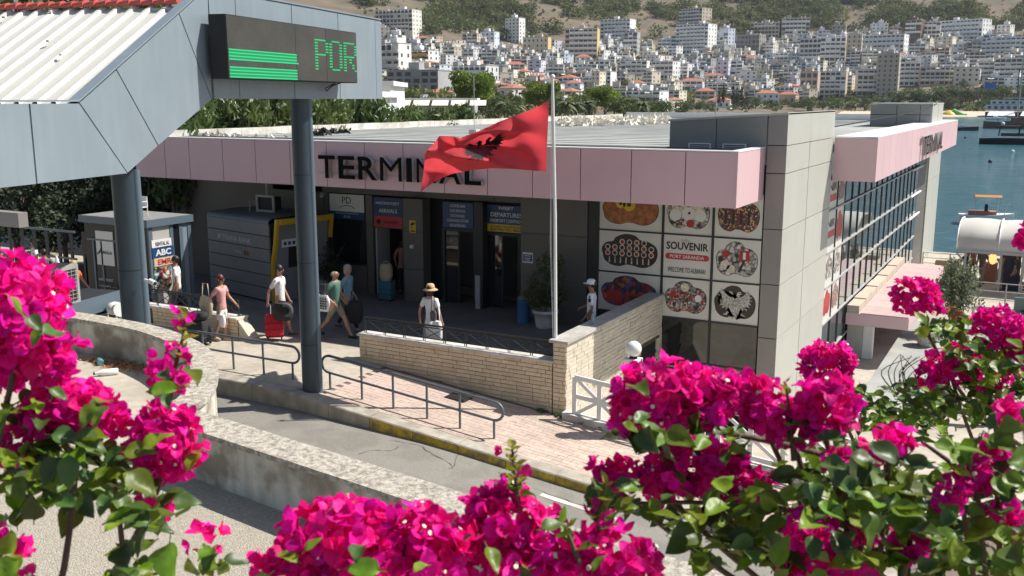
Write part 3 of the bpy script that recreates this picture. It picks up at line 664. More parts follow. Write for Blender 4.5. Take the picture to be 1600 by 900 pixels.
# ---- souvenir window wall
zr = [(-2.5, -1.72), (-1.66, -.66), (-.62, .42), (.47, 1.45), (1.49, 2.52), (2.56, 3.6)]
xcs = [(XS + .02, ony(1035, 400, YT).x - .03), (ony(1035, 400, YT).x + .03, ony(1113, 400, YT).x - .03), (ony(1113, 400, YT).x + .03, -5.74)]
B(XS, -5.73, YT + .06, YT + .3, -2.5, 3.6).obj('wall_core', 'gap', T)
b = MB()
for z0, z1 in zip([a[1] for a in zr[:-1]], [a[0] for a in zr[1:]]): b.box(XS, -5.735, YT - .02, YT + .055, z0, z1)
b.obj('transom', 'darkframe', T)
for x_ in (XS - .02, xcs[0][1], xcs[1][1]): B(x_, x_ + .055, YT - .026, YT + .055, -2.5, 3.6).obj('mullion', 'darkframe', T)
BLOB = [(-.43, -.10), (-.45, .06), (-.38, .20), (-.27, .24), (-.22, .34), (-.08, .42), (.08, .40), (.17, .30), (.30, .27), (.42, .16), (.45, .0), (.42, -.17), (.33, -.30), (.20, -.35), (.06, -.31), (-.05, -.30), (-.16, -.35), (-.30, -.32), (-.40, -.22)]
def catm(P, k=4):
    o_ = []; n_ = len(P)
    for i in range(n_):
        p0, p1, p2, p3 = [Vector((*P[(i + j) % n_], 0)) for j in (-1, 0, 1, 2)]
        for s in range(k):
            t = s / k; q = .5 * ((2 * p1) + (p2 - p0) * t + (2 * p0 - 5 * p1 + 4 * p2 - p3) * t * t + (-p0 + 3 * p1 - 3 * p2 + p3) * t ** 3); o_.append((q.x, q.y))
    return o_
BL = catm(BLOB)
def inblob(x, y, sc=1.0):
    c = False; P = BL; j = len(P) - 1
    for i in range(len(P)):
        xi, yi = P[i][0] * sc, P[i][1] * sc; xj, yj = P[j][0] * sc, P[j][1] * sc
        if (yi > y) != (yj > y) and x < (xj - xi) * (y - yi) / (yj - yi) + xi: c = not c
        j = i
    return c
def voro(name, cols, scale, rough=.4, dark=(.03, .02, .02)):
    m = bpy.data.materials.new(name); m.use_nodes = True; t = m.node_tree; N = t.nodes; L = t.links; p = N['Principled BSDF']; p.inputs['Roughness'].default_value = rough
    ge = N.new('ShaderNodeNewGeometry'); v = N.new('ShaderNodeTexVoronoi'); v.inputs['Scale'].default_value = scale * 1.5; nz = N.new('ShaderNodeTexNoise'); nz.inputs['Scale'].default_value = scale * .9; nz.inputs['Detail'].default_value = 6; L.new(ge.outputs['Position'], nz.inputs['Vector']); vm = N.new('ShaderNodeVectorMath'); vm.operation = 'SCALE'; vm.inputs['Scale'].default_value = 1.6 / scale; L.new(nz.outputs['Color'], vm.inputs[0]); va = N.new('ShaderNodeVectorMath'); L.new(vm.outputs[0], va.inputs[0]); L.new(ge.outputs['Position'], va.inputs[1]); L.new(va.outputs[0], v.inputs['Vector'])
    cr = N.new('ShaderNodeValToRGB'); cr.color_ramp.interpolation = 'CONSTANT'; e = cr.color_ramp.elements
    for i, c in enumerate(cols):
        if i < 2: e[i].position = i / len(cols); e[i].color = (*c, 1)
        else: q = e.new(i / len(cols)); q.color = (*c, 1)
    sp = N.new('ShaderNodeSeparateColor'); L.new(v.outputs['Color'], sp.inputs[0]); L.new(sp.outputs[0], cr.inputs[0])
    r = N.new('ShaderNodeMapRange'); r.inputs[1].default_value = .35; r.inputs[2].default_value = .75; L.new(v.outputs['Distance'], r.inputs[0])
    mx = N.new('ShaderNodeMix'); mx.data_type = 'RGBA'; L.new(r.outputs[0], mx.inputs[0]); L.new(cr.outputs[0], mx.inputs[6]); mx.inputs[7].default_value = (*dark, 1); L.new(mx.outputs[2], p.inputs['Base Color']); return m
M['p_wood'] = mk('poster_print_wood', (.36, .12, .04), .4, n=(7, .5)); M['p_dark'] = mk('poster_print_dark', (.03, .02, .018), .4); M['p_cream'] = mk('poster_print_cream', (.62, .56, .46), .4, n=(12, .3)); M['p_red'] = mk('poster_print_red', (.42, .02, .025), .4)
M['p_multi'] = voro('poster_print_beads', [(.5, .05, .03), (.7, .5, .1), (.05, .05, .1), (.6, .55, .45), (.35, .02, .05), (.1, .12, .05)], 16)
M['p_grey'] = voro('poster_print_white', [(.6, .58, .53), (.45, .43, .4), (.66, .64, .6), (.3, .28, .25)], 7)
M['p_mug'] = voro('poster_print_goods', [(.6, .3, .25), (.65, .6, .5), (.2, .3, .4), (.55, .1, .08), (.15, .12, .1)], 12)
M['p_blue'] = voro('poster_print_textile', [(.35, .02, .04), (.05, .08, .3), (.12, .02, .05), (.45, .1, .05)], 5)
def disc(b, x, y, z, r, n_=10, off=0):
    b.add([(x + r * math.cos(2 * math.pi * i / n_), y, z + r * math.sin(2 * math.pi * i / n_)) for i in range(n_)], [tuple(range(n_))])
EAGLE = [(0, .10), (.05, .16), (.03, .22), (.08, .30), (.16, .29), (.13, .26), (.19, .24), (.12, .22), (.12, .15), (.20, .20), (.30, .32), (.36, .34), (.31, .27), (.41, .27), (.33, .21), (.43, .18), (.34, .14), (.43, .09), (.34, .07), (.41, .0), (.32, .0), (.37, -.08), (.28, -.06), (.31, -.15), (.22, -.11), (.20, -.18), (.15, -.10), (.20, -.24), (.28, -.30), (.18, -.30), (.12, -.22), (.13, -.34), (.07, -.28), (.05, -.40), (0, -.32)]
EAG = EAGLE + [(-x, y) for x, y in reversed(EAGLE[1:-1])]
def art(x0, x1, z0, z1, kind):
    w_, h_ = x1 - x0, z1 - z0; cx, cz = (x0 + x1) / 2, (z0 + z1) / 2; y = YT - .004
    pane = B(x0, x1, YT + .0, YT + .05, z0, z1).obj('window_pane', 'poster' if kind != 'glass' else 'darkglass', T)
    if kind == 'glass': return
    if kind == 'text':
        text('lettering', 'SOUVENIR', 'black', pane, (cx, y - .004, cz + .16), (1, 0, 0), (0, 0, 1), width=w_ * .88, height=.19, align='CENTER', bold=.02)
        b = MB(); pts = []
        for s, a0 in ((1, -math.pi / 2), (-1, math.pi / 2)):
            for a in lin(a0, a0 + math.pi, 8): pts.append(Vector((cx + s * (w_ * .40) + math.cos(a) * .075, y, cz - .01 + math.sin(a) * .075)))
        b.prism(pts, (0, -1, 0), .003); b.obj('red_band', 'signred', pane)
        text('lettering', 'PORT SARANDA', 'signwhite', pane, (cx, y - .004, cz - .05), (1, 0, 0), (0, 0, 1), width=w_ * .72, height=.085, align='CENTER', bold=.01)
        text('lettering', 'WELCOME TO ALBANIA!', 'black', pane, (cx, y - .004, cz - .40), (1, 0, 0), (0, 0, 1), width=w_ * .80, height=.12, align='CENTER')
        text('lettering', 'hello', 'greystone', pane, (cx - .05, y - .004, cz + .36), (1, 0, 0), (0, 0, 1), height=.08, align='CENTER')
        return
    sx, sz = w_ * .96, h_ * 1.02
    base = {'wood': 'p_wood', 'hats': 'p_grey', 'beads': 'p_multi', 'openers': 'p_dark', 'costume': 'p_grey', 'magnets': 'p_mug', 'eagle': 'p_dark', 'textile': 'p_blue'}[kind]
    b = MB(); b.prism([Vector((cx + x * sx * 1.03, y, cz + z * sz * 1.03)) for x, z in BL], (0, -1, 0), .002); b.obj('print_outline', 'p_dark', pane)
    b = MB(); b.prism([Vector((cx + x * sx, y - .003, cz + z * sz)) for x, z in BL], (0, -1, 0), .002); b.obj('print', base, pane)
    y2 = y - .008
    def D(items):
        by = {}
        for (x, z, r_, m_) in items: by.setdefault(m_, MB()); disc(by[m_], cx + x * sx, y2, cz + z * sz, r_, 12)
        for k_, (m_, b_) in enumerate(by.items()):
            b_.v = [(v[0], v[1] - k_ * .002, v[2]) for v in b_.v]; b_.obj('print_motif', m_, pane, kind='stuff')
    if kind == 'openers':
        it = []
        for row, zz in enumerate((.24, .10, -.04)):
            for i in range(7):
                x = -.36 + i * .12
                if inblob(x, zz, .9): it.append((x, zz, .075, ('p_cream', 'p_cream', 'p_cream')[row])); it.append((x, zz, .05, 'p_red' if (i + row) % 2 == 0 else 'p_dark'))
        D(it); b = MB()
        for i in range(8):
            x = cx + (-.33 + i * .093) * sx; b.add([(x - .02, y2, cz - .28 * sz), (x + .02, y2, cz - .28 * sz), (x + .012, y2, cz - .13 * sz), (x - .012, y2, cz - .13 * sz)], [(0, 1, 2, 3)])
        b.obj('print_motif', 'p_cream', pane, kind='stuff')
    elif kind == 'hats': D([(-.20, .16, .20, 'p_cream'), (.18, .18, .19, 'p_cream'), (0, -.02, .17, 'signwhite'), (.26, -.05, .15, 'signwhite'), (-.28, -.06, .15, 'signwhite'), (-.2, .18, .05, 'p_dark'), (.18, .2, .05, 'p_dark'), (.02, 0, .035, 'p_dark'), (.05, -.24, .10, 'p_red'), (-.2, -.25, .09, 'p_multi')])
    elif kind == 'wood': D([(-.02, .12, .17, 'signyel'), (-.16, .15, .14, 'signyel'), (-.02, .12, .06, 'p_dark'), (-.16, .15, .05, 'p_dark'), (.30, .02, .13, 'p_wood')])
    elif kind == 'beads':
        b = MB()
        for i in range(4): x = cx + (-.28 + i * .17) * sx; b.box(x - .035, x + .03, y2 - .001, y2, cz - .2 * sz, cz + .12 * sz)
        b.obj('print_motif', 'p_dark', pane)
    elif kind == 'costume':
        D([(-.25, -.12, .12, 'p_cream'), (-.12, -.2, .11, 'p_cream'), (-.35, .02, .07, 'p_dark'), (-.25, .14, .09, 'p_red')]); b = MB(); b.mat('p_red').add([(cx + .05 * sx, y2, cz), (cx + .30 * sx, y2, cz), (cx + .27 * sx, y2, cz + .24 * sz), (cx + .07 * sx, y2, cz + .24 * sz)], [(0, 1, 2, 3)])
        b.mat('p_dark').add([(cx + .03 * sx, y2 - .001, cz - .25 * sz), (cx + .10 * sx, y2 - .001, cz - .25 * sz), (cx + .2 * sx, y2 - .001, cz + .02 * sz), (cx + .15 * sx, y2 - .001, cz + .02 * sz)], [(0, 1, 2, 3)]); b.mat('signwhite').box(cx + .14 * sx, cx + .20 * sx, y2 - .003, y2 - .002, cz + .04 * sz, cz + .2 * sz); b.obj('print_motif', None, pane)
    elif kind == 'magnets':
        b = MB()
        for i in range(4): x = cx + (-.30 + i * .11) * sx; b.add([(x - .03, y2, cz - .25 * sz), (x + .03, y2, cz - .25 * sz), (x, y2, cz - .08 * sz)], [(0, 1, 2)])
        b.obj('print_motif', 'p_cream', pane); D([(-.02, .28, .11, 'p_cream'), (.28, .03, .09, 'signwhite'), (-.28, .08, .08, 'p_red'), (.10, .06, .08, 'p_multi'), (.2, -.18, .12, 'p_grey')])
    elif kind == 'eagle':
        b = MB(); P = [Vector((cx + x * sx * .92, y2, cz + z * sz * 1.0)) for x, z in EAG]
        bm_ = bmesh.new(); vs = [bm_.verts.new(p) for p in P]; f = bm_.faces.new(vs); bmesh.ops.triangulate(bm_, faces=[f]); b.add([v.co.copy() for v in bm_.verts], [tuple(v.index for v in ff.verts) for ff in bm_.faces] if not bm_.verts.index_update() else 0); bm_.free()
        b.obj('print_motif', M['p_eagle'], pane)
    elif kind == 'textile':
        b = MB(); b.mat('p_red').box(cx - .05 * sx, cx + .42 * sx, y2 - .001, y2, cz - .3 * sz, cz + .0 * sz); b.mat('p_dark').box(cx + .02 * sx, cx + .3 * sx, y2 - .003, y2 - .002, cz - .28 * sz, cz - .08 * sz); b.mat('p_red').box(cx - .36 * sx, cx - .1 * sx, y2 - .005, y2 - .004, cz - .28 * sz, cz + .02 * sz); b.obj('print_motif', None, pane)
M['p_eagle'] = mk('poster_print_eagle', (.42, .40, .36), .4, n=(28, .7))
kinds = {5: ['wood', 'hats', 'beads'], 4: ['openers', 'text', 'costume'], 3: ['textile', 'magnets', 'eagle']}
for ri, (z0, z1) in enumerate(zr):
    for ci, (x0, x1) in enumerate(xcs): art(x0, x1, z0, z1, kinds.get(ri, ['glass'] * 3)[ci])
B(-8.1, -5.75, YT - .10, YT - .05, -.80, -.76).obj('glazing_bar', 'lside', T)
# ---- tower block
TX0, TX1, TY0, TY1 = -5.70, -5.26, YT - .03, 28.17
TZ = [-2.5, -1.1, .20, 1.50, 2.81, 4.11, 4.75]
B(-8.0, TX1 - .06, TY0 + .06, TY1 - .06, -2.5, 5.28).obj('tower_core', 'gap', T)
def ztop(x): return 5.32 + (x + 8.07) * .064
for z0, z1 in zip(TZ[:-1], TZ[1:]):
    B(TX0, TX1 - .004, TY0, TY0 + .05, z0 + .01, z1 - .01).obj('tower_panel', 'brown2', T) if False else B(TX0, TX1 - .004, TY0, TY0 + .05, z0 + .01, z1 - .01).obj('tower_panel', 'taupe_shade', T)
    for y0, y1 in ((TY0 + .0, 25.115), (25.145, TY1)): B(TX1 - .05, TX1, y0 + .007 + (.0), y1 - .007, z0 + .008, z1 - .008).obj('tower_panel', 'cream', T)
B(TX0, TX1 - .004, TY0, TY0 + .05, 4.76, 5.46).obj('tower_panel', 'taupe_shade', T)
for y0, y1 in ((TY0, 25.13), (25.13, TY1)): B(TX1 - .05, TX1, y0 + .007, y1 - .007, 4.758, 5.48).obj('tower_panel', 'cream', T)
# roof block left of the tower
def slanted(x0, x1, y0, y1, z0, m, nm, dz=0.0):
    MB().add([(x0, y0, z0), (x1, y0, z0), (x1, y1, z0), (x0, y1, z0), (x0, y0, ztop(x0) + dz), (x1, y0, ztop(x1) + dz), (x1, y1, ztop(x1) + dz), (x0, y1, ztop(x0) + dz)], [(0, 3, 2, 1), (4, 5, 6, 7), (0, 1, 5, 4), (1, 2, 6, 5), (2, 3, 7, 6), (3, 0, 4, 7)]).obj(nm, m, T)
slanted(-8.07, -6.93, TY0, TY0 + .05, 4.3, 'taupe_shade2', 'block_panel', -.05); slanted(-6.91, -5.73, TY0, TY0 + .05, 4.3, 'taupe_shade2', 'block_panel', -.05)
slanted(-8.07, TX0 - .01, TY0 + .052, TY1 - .01, 4.3, 'taupe_shade2', 'block_body', -.055)
slanted(-8.10, -5.72, TY0 - .03, TY0 + .06, ztop(-8.1) - .04, 'gap', 'cap_shadow_strip', -.02) if False else None
MB().add([(-8.10, TY0 - .03, ztop(-8.1) - .05), (TX1, TY0 - .03, ztop(TX1) - .05), (TX1, TY1, ztop(TX1) - .05), (-8.10, TY1, ztop(-8.1) - .05), (-8.10, TY0 - .03, ztop(-8.1)), (TX1, TY0 - .03, ztop(TX1)), (TX1, TY1, ztop(TX1)), (-8.10, TY1, ztop(-8.1))], [(0, 3, 2, 1), (4, 5, 6, 7), (0, 1, 5, 4), (1, 2, 6, 5), (2, 3, 7, 6), (3, 0, 4, 7)]).obj('parapet_cap', 'creamcap', T)
for a, c in ((1076, 1111), (1129, 1166)):
    x0, x1 = ony(a, 232, TY0).x, ony(c, 232, TY0).x
    lv = MB(); lv.box(x0, x1, TY0 - .03, TY0, 4.74, 4.77); lv.box(x0, x0 + .03, TY0 - .03, TY0, 4.3, 4.739); lv.box(x1 - .03, x1, TY0 - .03, TY0, 4.3, 4.739); lf = lv.obj('louvre_frame', 'white', T)
    B(x0 + .03, x1 - .03, TY0 - .004, TY0 - .001, 4.3, 4.74).obj('louvre_void', 'gap', lf)
    for k in range(5): z = 4.71 - k * .05; MB().quad((x0 + .03, TY0 - .028, z - .025), (x1 - .03, TY0 - .028, z - .025), (x1 - .03, TY0 - .006, z + .012), (x0 + .03, TY0 - .006, z + .012)).obj('slat', 'lside', lf)
# ---- right hall
XG = -5.30; HY0, HY1 = 28.17, 49.5
for k in range(1): B(-4.16, -4.12, HY0, HY0 + .05, 3.56, 4.76)
B(-5.24, -4.115, HY0, HY0 + .05, 3.56, 4.75).obj('fascia_panel', 'pink', T)
y = HY0; 
while y < 53.5:
    y1 = min(y + 1.27, 53.6); B(-4.15, -4.10, y + .008, y1 - .008, 3.56, 4.76).obj('fascia_panel', 'pink', T); y += 1.27
B(-5.24, -4.155, HY0 + .055, 53.6, 3.58, 4.56).obj('fascia_core', 'gap', T)
B(-5.24, -4.098, HY0 - .005, 53.6, 4.765, 4.785).obj('edge_trim', 'white', T)
xs_ = onx(1437, 225, -4.1).y; xe_ = onx(1467, 225, -4.1).y
text('lettering', 'TERMINAL', 'letter', T, (-4.05, xs_, 3.78), (0, 1, 0), (0, 0, 1), width=xe_ - xs_, height=.70, depth=.10, bold=.0, sidemat='lside')
hz = [-2.5, -1.65, -.60, .47, 1.49, 2.69, 3.58]; npn = 17; st = (HY1 - HY0) / npn
for i in range(npn):
    y0, y1 = HY0 + i * st, HY0 + (i + 1) * st
    for z0, z1 in zip(hz[:-1], hz[1:]):
        o = B(XG - .02, XG, y0 + .035, y1 - .035, z0 + .03, z1 - .03).obj('glass_pane', 'mirror' if not (i < 2 and z0 > -.7) else 'poster', T)
        if i < 2 and z0 > -.7:
            b = MB(); cy, cz = (y0 + y1) / 2, (z0 + z1) / 2
            if i == 1 or z0 < 1: b.add([(XG + .004, cy + x * st * .9, cz + z * (z1 - z0) * .9) for x, z in BL], [tuple(range(len(BL)))]); b.obj('print', random.choice(['p_mug', 'p_red', 'p_grey']), o)
            else: B(XG + .002, XG + .004, y0 + .1, y1 - .1, cz - .2, cz).obj('print', 'signred', o); text('lettering', 'NIR', 'black', o, (XG + .004, y0 + .1, cz + .1), (0, 1, 0), (0, 0, 1), width=st * .8, height=.22)
    B(XG - .03, XG + .03, y0 - .03, y0 + .03, -2.5, 3.58).obj('mullion', 'darkframe', T)
for z in hz[1:-1]: B(XG - .02, XG + .05, HY0, HY1 + (.0), z - .025, z + .025).obj('transom', 'lside', T)
B(XG - .3, XG - .05, HY0, HY1, -2.5, 3.58).obj('hall_core', 'gap', T)
for z0, z1 in zip(hz[:-1], hz[1:]): B(XG - .3, XG, HY1 + .04, 53.3, z0 + .01, z1 - .01).obj('wall_panel', 'brown', T)
for z in (2.69, 1.49, .47): MB().tube([(XG + .09, HY1 - 3, z), (XG + .09, HY1 + .6, z)], .05, 8).obj('pipe_end', 'white', T)
for z0, z1 in zip([-3.4, -2.2, -.9, .4, 1.7, 3.0], [-2.2, -.9, .4, 1.7, 3.0, 4.5]):
    for y0, y1 in ((53.35, 56.2), (56.2, 59.1)): B(-5.31, -5.24, y0 + .01, y1 - .01, z0 + .01, z1 - .01).obj('pillar_panel', 'cream', T)
    B(-6.5, -5.32, 53.34, 53.4, z0 + .01, z1 - .01).obj('pillar_panel', 'brown', T)
B(-6.5, -5.32, 53.41, 59.1, -3.4, 4.5).obj('pillar_core', 'gap', T)
# roof hut
for a, c in ((-7.1, -6.0), (-6.0, -5.05), (-5.05, -4.60)):
    for z0, z1 in ((4.6, 5.12), (5.12, 5.56)): B(a + .012, c - .012, 46, 46.06, z0 + .012, z1 - .012).obj('hut_panel', 'taupe_shade2', T)  # hut front darker than its side: shade put into the colour
for a, c in ((46, 48.3), (48.3, 50.7)): B(-4.62, -4.56, a + .065, c - .02, 4.6, 5.56).obj('hut_panel', 'cream', T)
B(-7.1, -4.63, 46.062, 50.7, 4.5, 5.54).obj('hut_core', 'gap', T); B(-7.13, -4.55, 45.97, 50.75, 5.562, 5.62).obj('hut_cap', 'creamcap', T)
MB().tube([(-8.1, 22.9, 4.62), (-6.2, 32, 4.9), (-4.8, 44, 5.3), (-4.5, 47, 5.6)], .02, 5).obj('cable', 'gap', T)
# pink porch roof (lower) with stone upstand
PY0, PY1, PX1 = 31.9, 42.95, -3.35
pr_ = B(XG + .06, PX1, PY0, PY1, -1.31, -.93).obj('porch_roof', 'pink', T)
for k in range(9):
    y0 = PY0 + k * 1.228; B(XG + .5, PX1 - .02, y0 + .01, y0 + 1.218, -.928, -.90).obj('roof_slab', 'porch', T)
    z = -.60 + .0; B(XG + .08, XG + .45, y0 + .01, y0 + 1.21, -.929, -.68 + (k % 2) * .03).obj('upstand_stone', 'upstand', T)
B(-4.75, -4.45, PY0 + .5, PY0 + .8, -2.5, -1.312).obj('porch_pillar', 'white', T); B(XG + .05, -4.76, PY0 + .5, PY0 + .62, -2.5, -1.315).obj('porch_pillar', 'cream', T)
B(-4.7, -4.4, PY1 - .8, PY1 - .5, -2.5, -1.312).obj('porch_pillar', 'white', T)
B(XG + .02, XG + .3, PY0 + 1, PY1 - 1, -2.5, -1.33).obj('porch_door', 'black', T)
# ================================================================== BLUE CANOPY WITH DISPLAY
CD = Vector((-.208, .978, 0)).normalized(); CN = Vector((CD.y, -CD.x, 0)); C0 = CN * -9.1
def cpt(s, z, o=0.0): p = C0 + CD * s + CN * o; return Vector((p.x, p.y, z))
K = thing('entrance_canopy', cpt(14, 0, -.3), 'blue grey metal clad canopy on two dark round pillars with white ribbed roof', 'canopy')
def cpanel(pts, nm='fascia_panel', m='blue', t=.05, o=0.0):
    cx = sum(p[0] for p in pts) / len(pts); cz = sum(p[1] for p in pts) / len(pts)
    P = []
    for s, z in pts:
        d = math.hypot(s - cx, z - cz); k = 1 - .016 / max(d, .1); P.append(cpt(cx + (s - cx) * k, cz + (z - cz) * k, o))
    return MB().prism(P, CN, t).obj(nm, m, K)
PAN = [[(6.2, 4.76), (8.2, 4.76), (8.2, 5.75), (6.2, 5.75)], [(8.2, 4.76), (9.87, 4.76), (9.87, 5.75), (8.2, 5.75)], [(9.87, 4.76), (11.58, 4.77), (10.73, 5.755), (9.87, 5.75)],
       [(11.58, 4.77), (12.30, 5.12), (11.50, 6.197), (10.73, 5.755)], [(12.30, 5.12), (13.73, 5.79), (13.00, 7.058), (11.50, 6.197)], [(13.73, 5.79), (13.76, 7.48), (13.45, 7.20), (13.02, 6.94)]]
PAN[5] = [(13.73, 5.79), (13.77, 7.48), (14.0, 7.48)][:0] or [(13.73, 5.79), (13.78, 7.48), (13.70, 7.46), (13.00, 7.058)]
for p in PAN: cpanel(p)
for a, c in zip([13.79, 14.54, 16.39, 18.24, 20.01], [14.54, 16.39, 18.24, 20.01, 20.32]): cpanel([(a, 5.79), (c, 5.79), (c, 7.48), (a, 7.48)])
# dark core behind (thickness) : follows the outline
outl = [(6.2, 4.78), (11.57, 4.79), (13.73, 5.81), (20.30, 5.81), (20.30, 7.46), (13.75, 7.46), (10.72, 5.735), (6.2, 5.735)]
lo = MB()
def seg(b, quad_, o0, o1):
    P = [cpt(s, z, o0) for s, z in quad_]; b.prism(P, CN, o0 - o1)
for q in ([(6.2, 4.78), (11.57, 4.79), (10.72, 5.735), (6.2, 5.735)], [(11.57, 4.79), (13.73, 5.81), (13.4, 7.22), (10.72, 5.735)]): seg(lo, q, -.052, -.16)
lo.obj('fascia_core', 'gap', K); lo = MB(); seg(lo, [(13.73, 5.81), (20.30, 5.81), (20.30, 7.46), (13.2, 7.46 - .3)], -.052, -.62); lo.obj('sign_beam', 'blue', K)
for a, c in (((6.2, 5.76), (10.72, 5.765)), ((10.72, 5.765), (13.74, 7.495)), ((13.76, 7.495), (20.32, 7.495))):
    MB().prism([cpt(a[0], a[1], .012), cpt(c[0], c[1], .012), cpt(c[0], c[1] + .025, .012), cpt(a[0], a[1] + .025, .012)], CN, .17).obj('edge_cap', 'blue', K)
# ribbed sheet roof : from the eave (s=10.7,z=5.74) up to the ridge (s=13.3,z=7.15)
def rpt(u, v, h=0):
    """u along slope 0..1, v metres away from the fascia"""
    s = 10.74 + 2.62 * u; z = 5.72 + 1.47 * u + h; return cpt(s, z, -.17 - v)
b = MB(); v = 0.0; pitchw = .30; prof = []
while v < 14:
    prof += [(v, 0), (v + .19, 0), (v + .215, .05), (v + .275, .05)]; v += pitchw
n_ = len(prof); vs = [rpt(0, a, h) for a, h in prof] + [rpt(1, a, h) for a, h in prof]
b.add(vs, [(i, i + 1, n_ + i + 1, n_ + i) for i in range(n_ - 1)]); b.obj('ribbed_sheet', 'corr', K)
b = MB(); b.add([rpt(0, 0, -.12), rpt(1, 0, -.12), rpt(1, 14, -.12), rpt(0, 14, -.12)], [(0, 1, 2, 3)]); b.obj('soffit', 'column', K)
b = MB(); P = [cpt(6.2, 5.6, -.17), cpt(10.74, 5.6, -.17), cpt(10.74, 5.6, -14), cpt(6.2, 5.6, -14)]; b.add(P, [(0, 1, 2, 3)]); b.obj('flat_roof', 'corr', K)
for i in range(10):
    q = rpt(random.uniform(.15, .95), random.uniform(.5, 6), .062); 
    MB().tube([q, q + Vector((0, 0, .03))], .03, 6).obj('screw_cap', 'coping', K)
# red ridge tiles
for i in range(54):
    v = .05 + i * .215; b = MB(); a0 = rpt(1, v, .06); P = []
    ax = -CN; up_ = Vector((0, 0, 1)); sd = CD
    for t in (0, 1):
        r0 = .105 if t == 0 else .08
        for a in lin(-.25 * math.pi, math.pi * 1.05, 7): P.append(a0 + ax * (t * .222) + sd * (-math.cos(a) * r0 * .9) + up_ * (math.sin(a) * r0 * .62 + (.02 if t == 0 else 0)))
    b.add(P, [(k, k + 1, 8 + k + 1, 8 + k) for k in range(7)], True); b.add(P[:8], [tuple(range(8))]); b.obj('ridge_tile', 'redtile', K)
# pillars
def pillar(px_top, base, zb, zt, rings):
    c = Vector(base); root = MB().tube([(c.x, c.y, zb), (c.x, c.y, zt)], .183, 28).obj('pillar', 'column', K)
    d = Vector((.9, .42, 0)).normalized(); q = c + d * .17
    MB().tube([(q.x, q.y, zb), (q.x, q.y, zt)], .062, 12).obj('drain_pipe', 'blue2', root)
    for z in rings: MB().tube([(c.x, c.y, z - .006), (c.x, c.y, z + .006)], .186, 28).obj('joint_ring', 'gap', root)
    return root
M['blue2'] = mk('pipe_paint', (.12, .165, .20), .4, .15)
c2 = onz(478, 605, g(-12.75)); pillar(463, (-12.75, 14.78, 0), g(-12.75) - .02, 5.80, [4.35, 2.62, .95])
pillar(192, (-11.66, 9.66, 0), -.3, 4.80, [3.35])
# LED display
S = thing('led_display', cpt(15.9, 6.6, .3), 'dark LED display with green stripes and the letters POR, fixed to the blue canopy', 'display')
def dpt(s, z, o=0): return cpt(s, z, .4 + o)
b = MB(); b.prism([dpt(13.60, 6.11), dpt(18.20, 6.11), dpt(18.20, 7.09), dpt(13.60, 7.09)], CN, .30); b.obj('housing', 'black', S)
M['ledface'] = mk('led_face', (.045, .043, .036), .5, n=(40, .25), n2=(1.5, (.07, .065, .055), .6))
for a, c in zip([13.61, 15.75, 16.9], [15.74, 16.89, 18.19]):
    MB().prism([dpt(a, 6.125, .012), dpt(c, 6.125, .012), dpt(c, 7.075, .012), dpt(a, 7.075, .012)], CN, .012).obj('screen_module', 'ledface', S)
M['led'] = emis('green_led', (.02, .62, .22), .55); M['ledglow'] = mk('green_glow_paint', (.01, .22, .09), .4)
def dash(b, s0, s1, z, h=.022, o=.016): b.prism([dpt(s0, z, o), dpt(s1, z, o), dpt(s1, z + h, o), dpt(s0, z + h, o)], CN, .003)
for z0 in (6.40, 6.13):
    z0 = z0 + .0; b = MB(); dash(b, 13.63, 15.76, z0 + .01, .18 - .04, .014); b.obj('stripe_glow', 'ledglow', S)  # flat green band, the glow of the stripes put into its colour
    for k in range(4):
        b = MB(); dash(b, 13.63, 15.76 + (.06 if k == 0 and z0 > 6.3 else 0), z0 + k * .05, .020, .018); b.obj('stripe', 'led', S)
GL = {'P': ['11110', '10001', '10001', '10001', '10001', '11110', '10000', '10000', '10000', '10000', '10000'], 'O': ['01110', '10001', '10001', '10001', '10001', '10001', '10001', '10001', '10001', '10001', '01110'],
      'R': ['11110', '10001', '10001', '10001', '10001', '11110', '10100', '10100', '10010', '10010', '10001']}
for ch, s0 in (('P', 16.45), ('O', 17.02), ('R', 17.62)):
    b = MB(); cw_ = .115
    for r_, row in enumerate(GL[ch]):
        for k, v in enumerate(row):
            for sub in (0, 1):
                if v == '1':
                    a = s0 + k * cw_ * (.9 if ch != 'R' else 1.0); 
                    if a + cw_ < 18.2: dash(b, a, a + cw_ * .95, 6.85 - r_ * .052 - sub * .026 * 0, .024)
    b.obj('letter', 'led', S)
MB().tube([dpt(17.5, 6.12, -.1), dpt(17.4, 6.0, -.3), dpt(17.55, 5.95, -.35), dpt(17.7, 6.05, -.3), dpt(17.75, 6.12, -.1)], .012, 5).obj('cable', 'black', S)
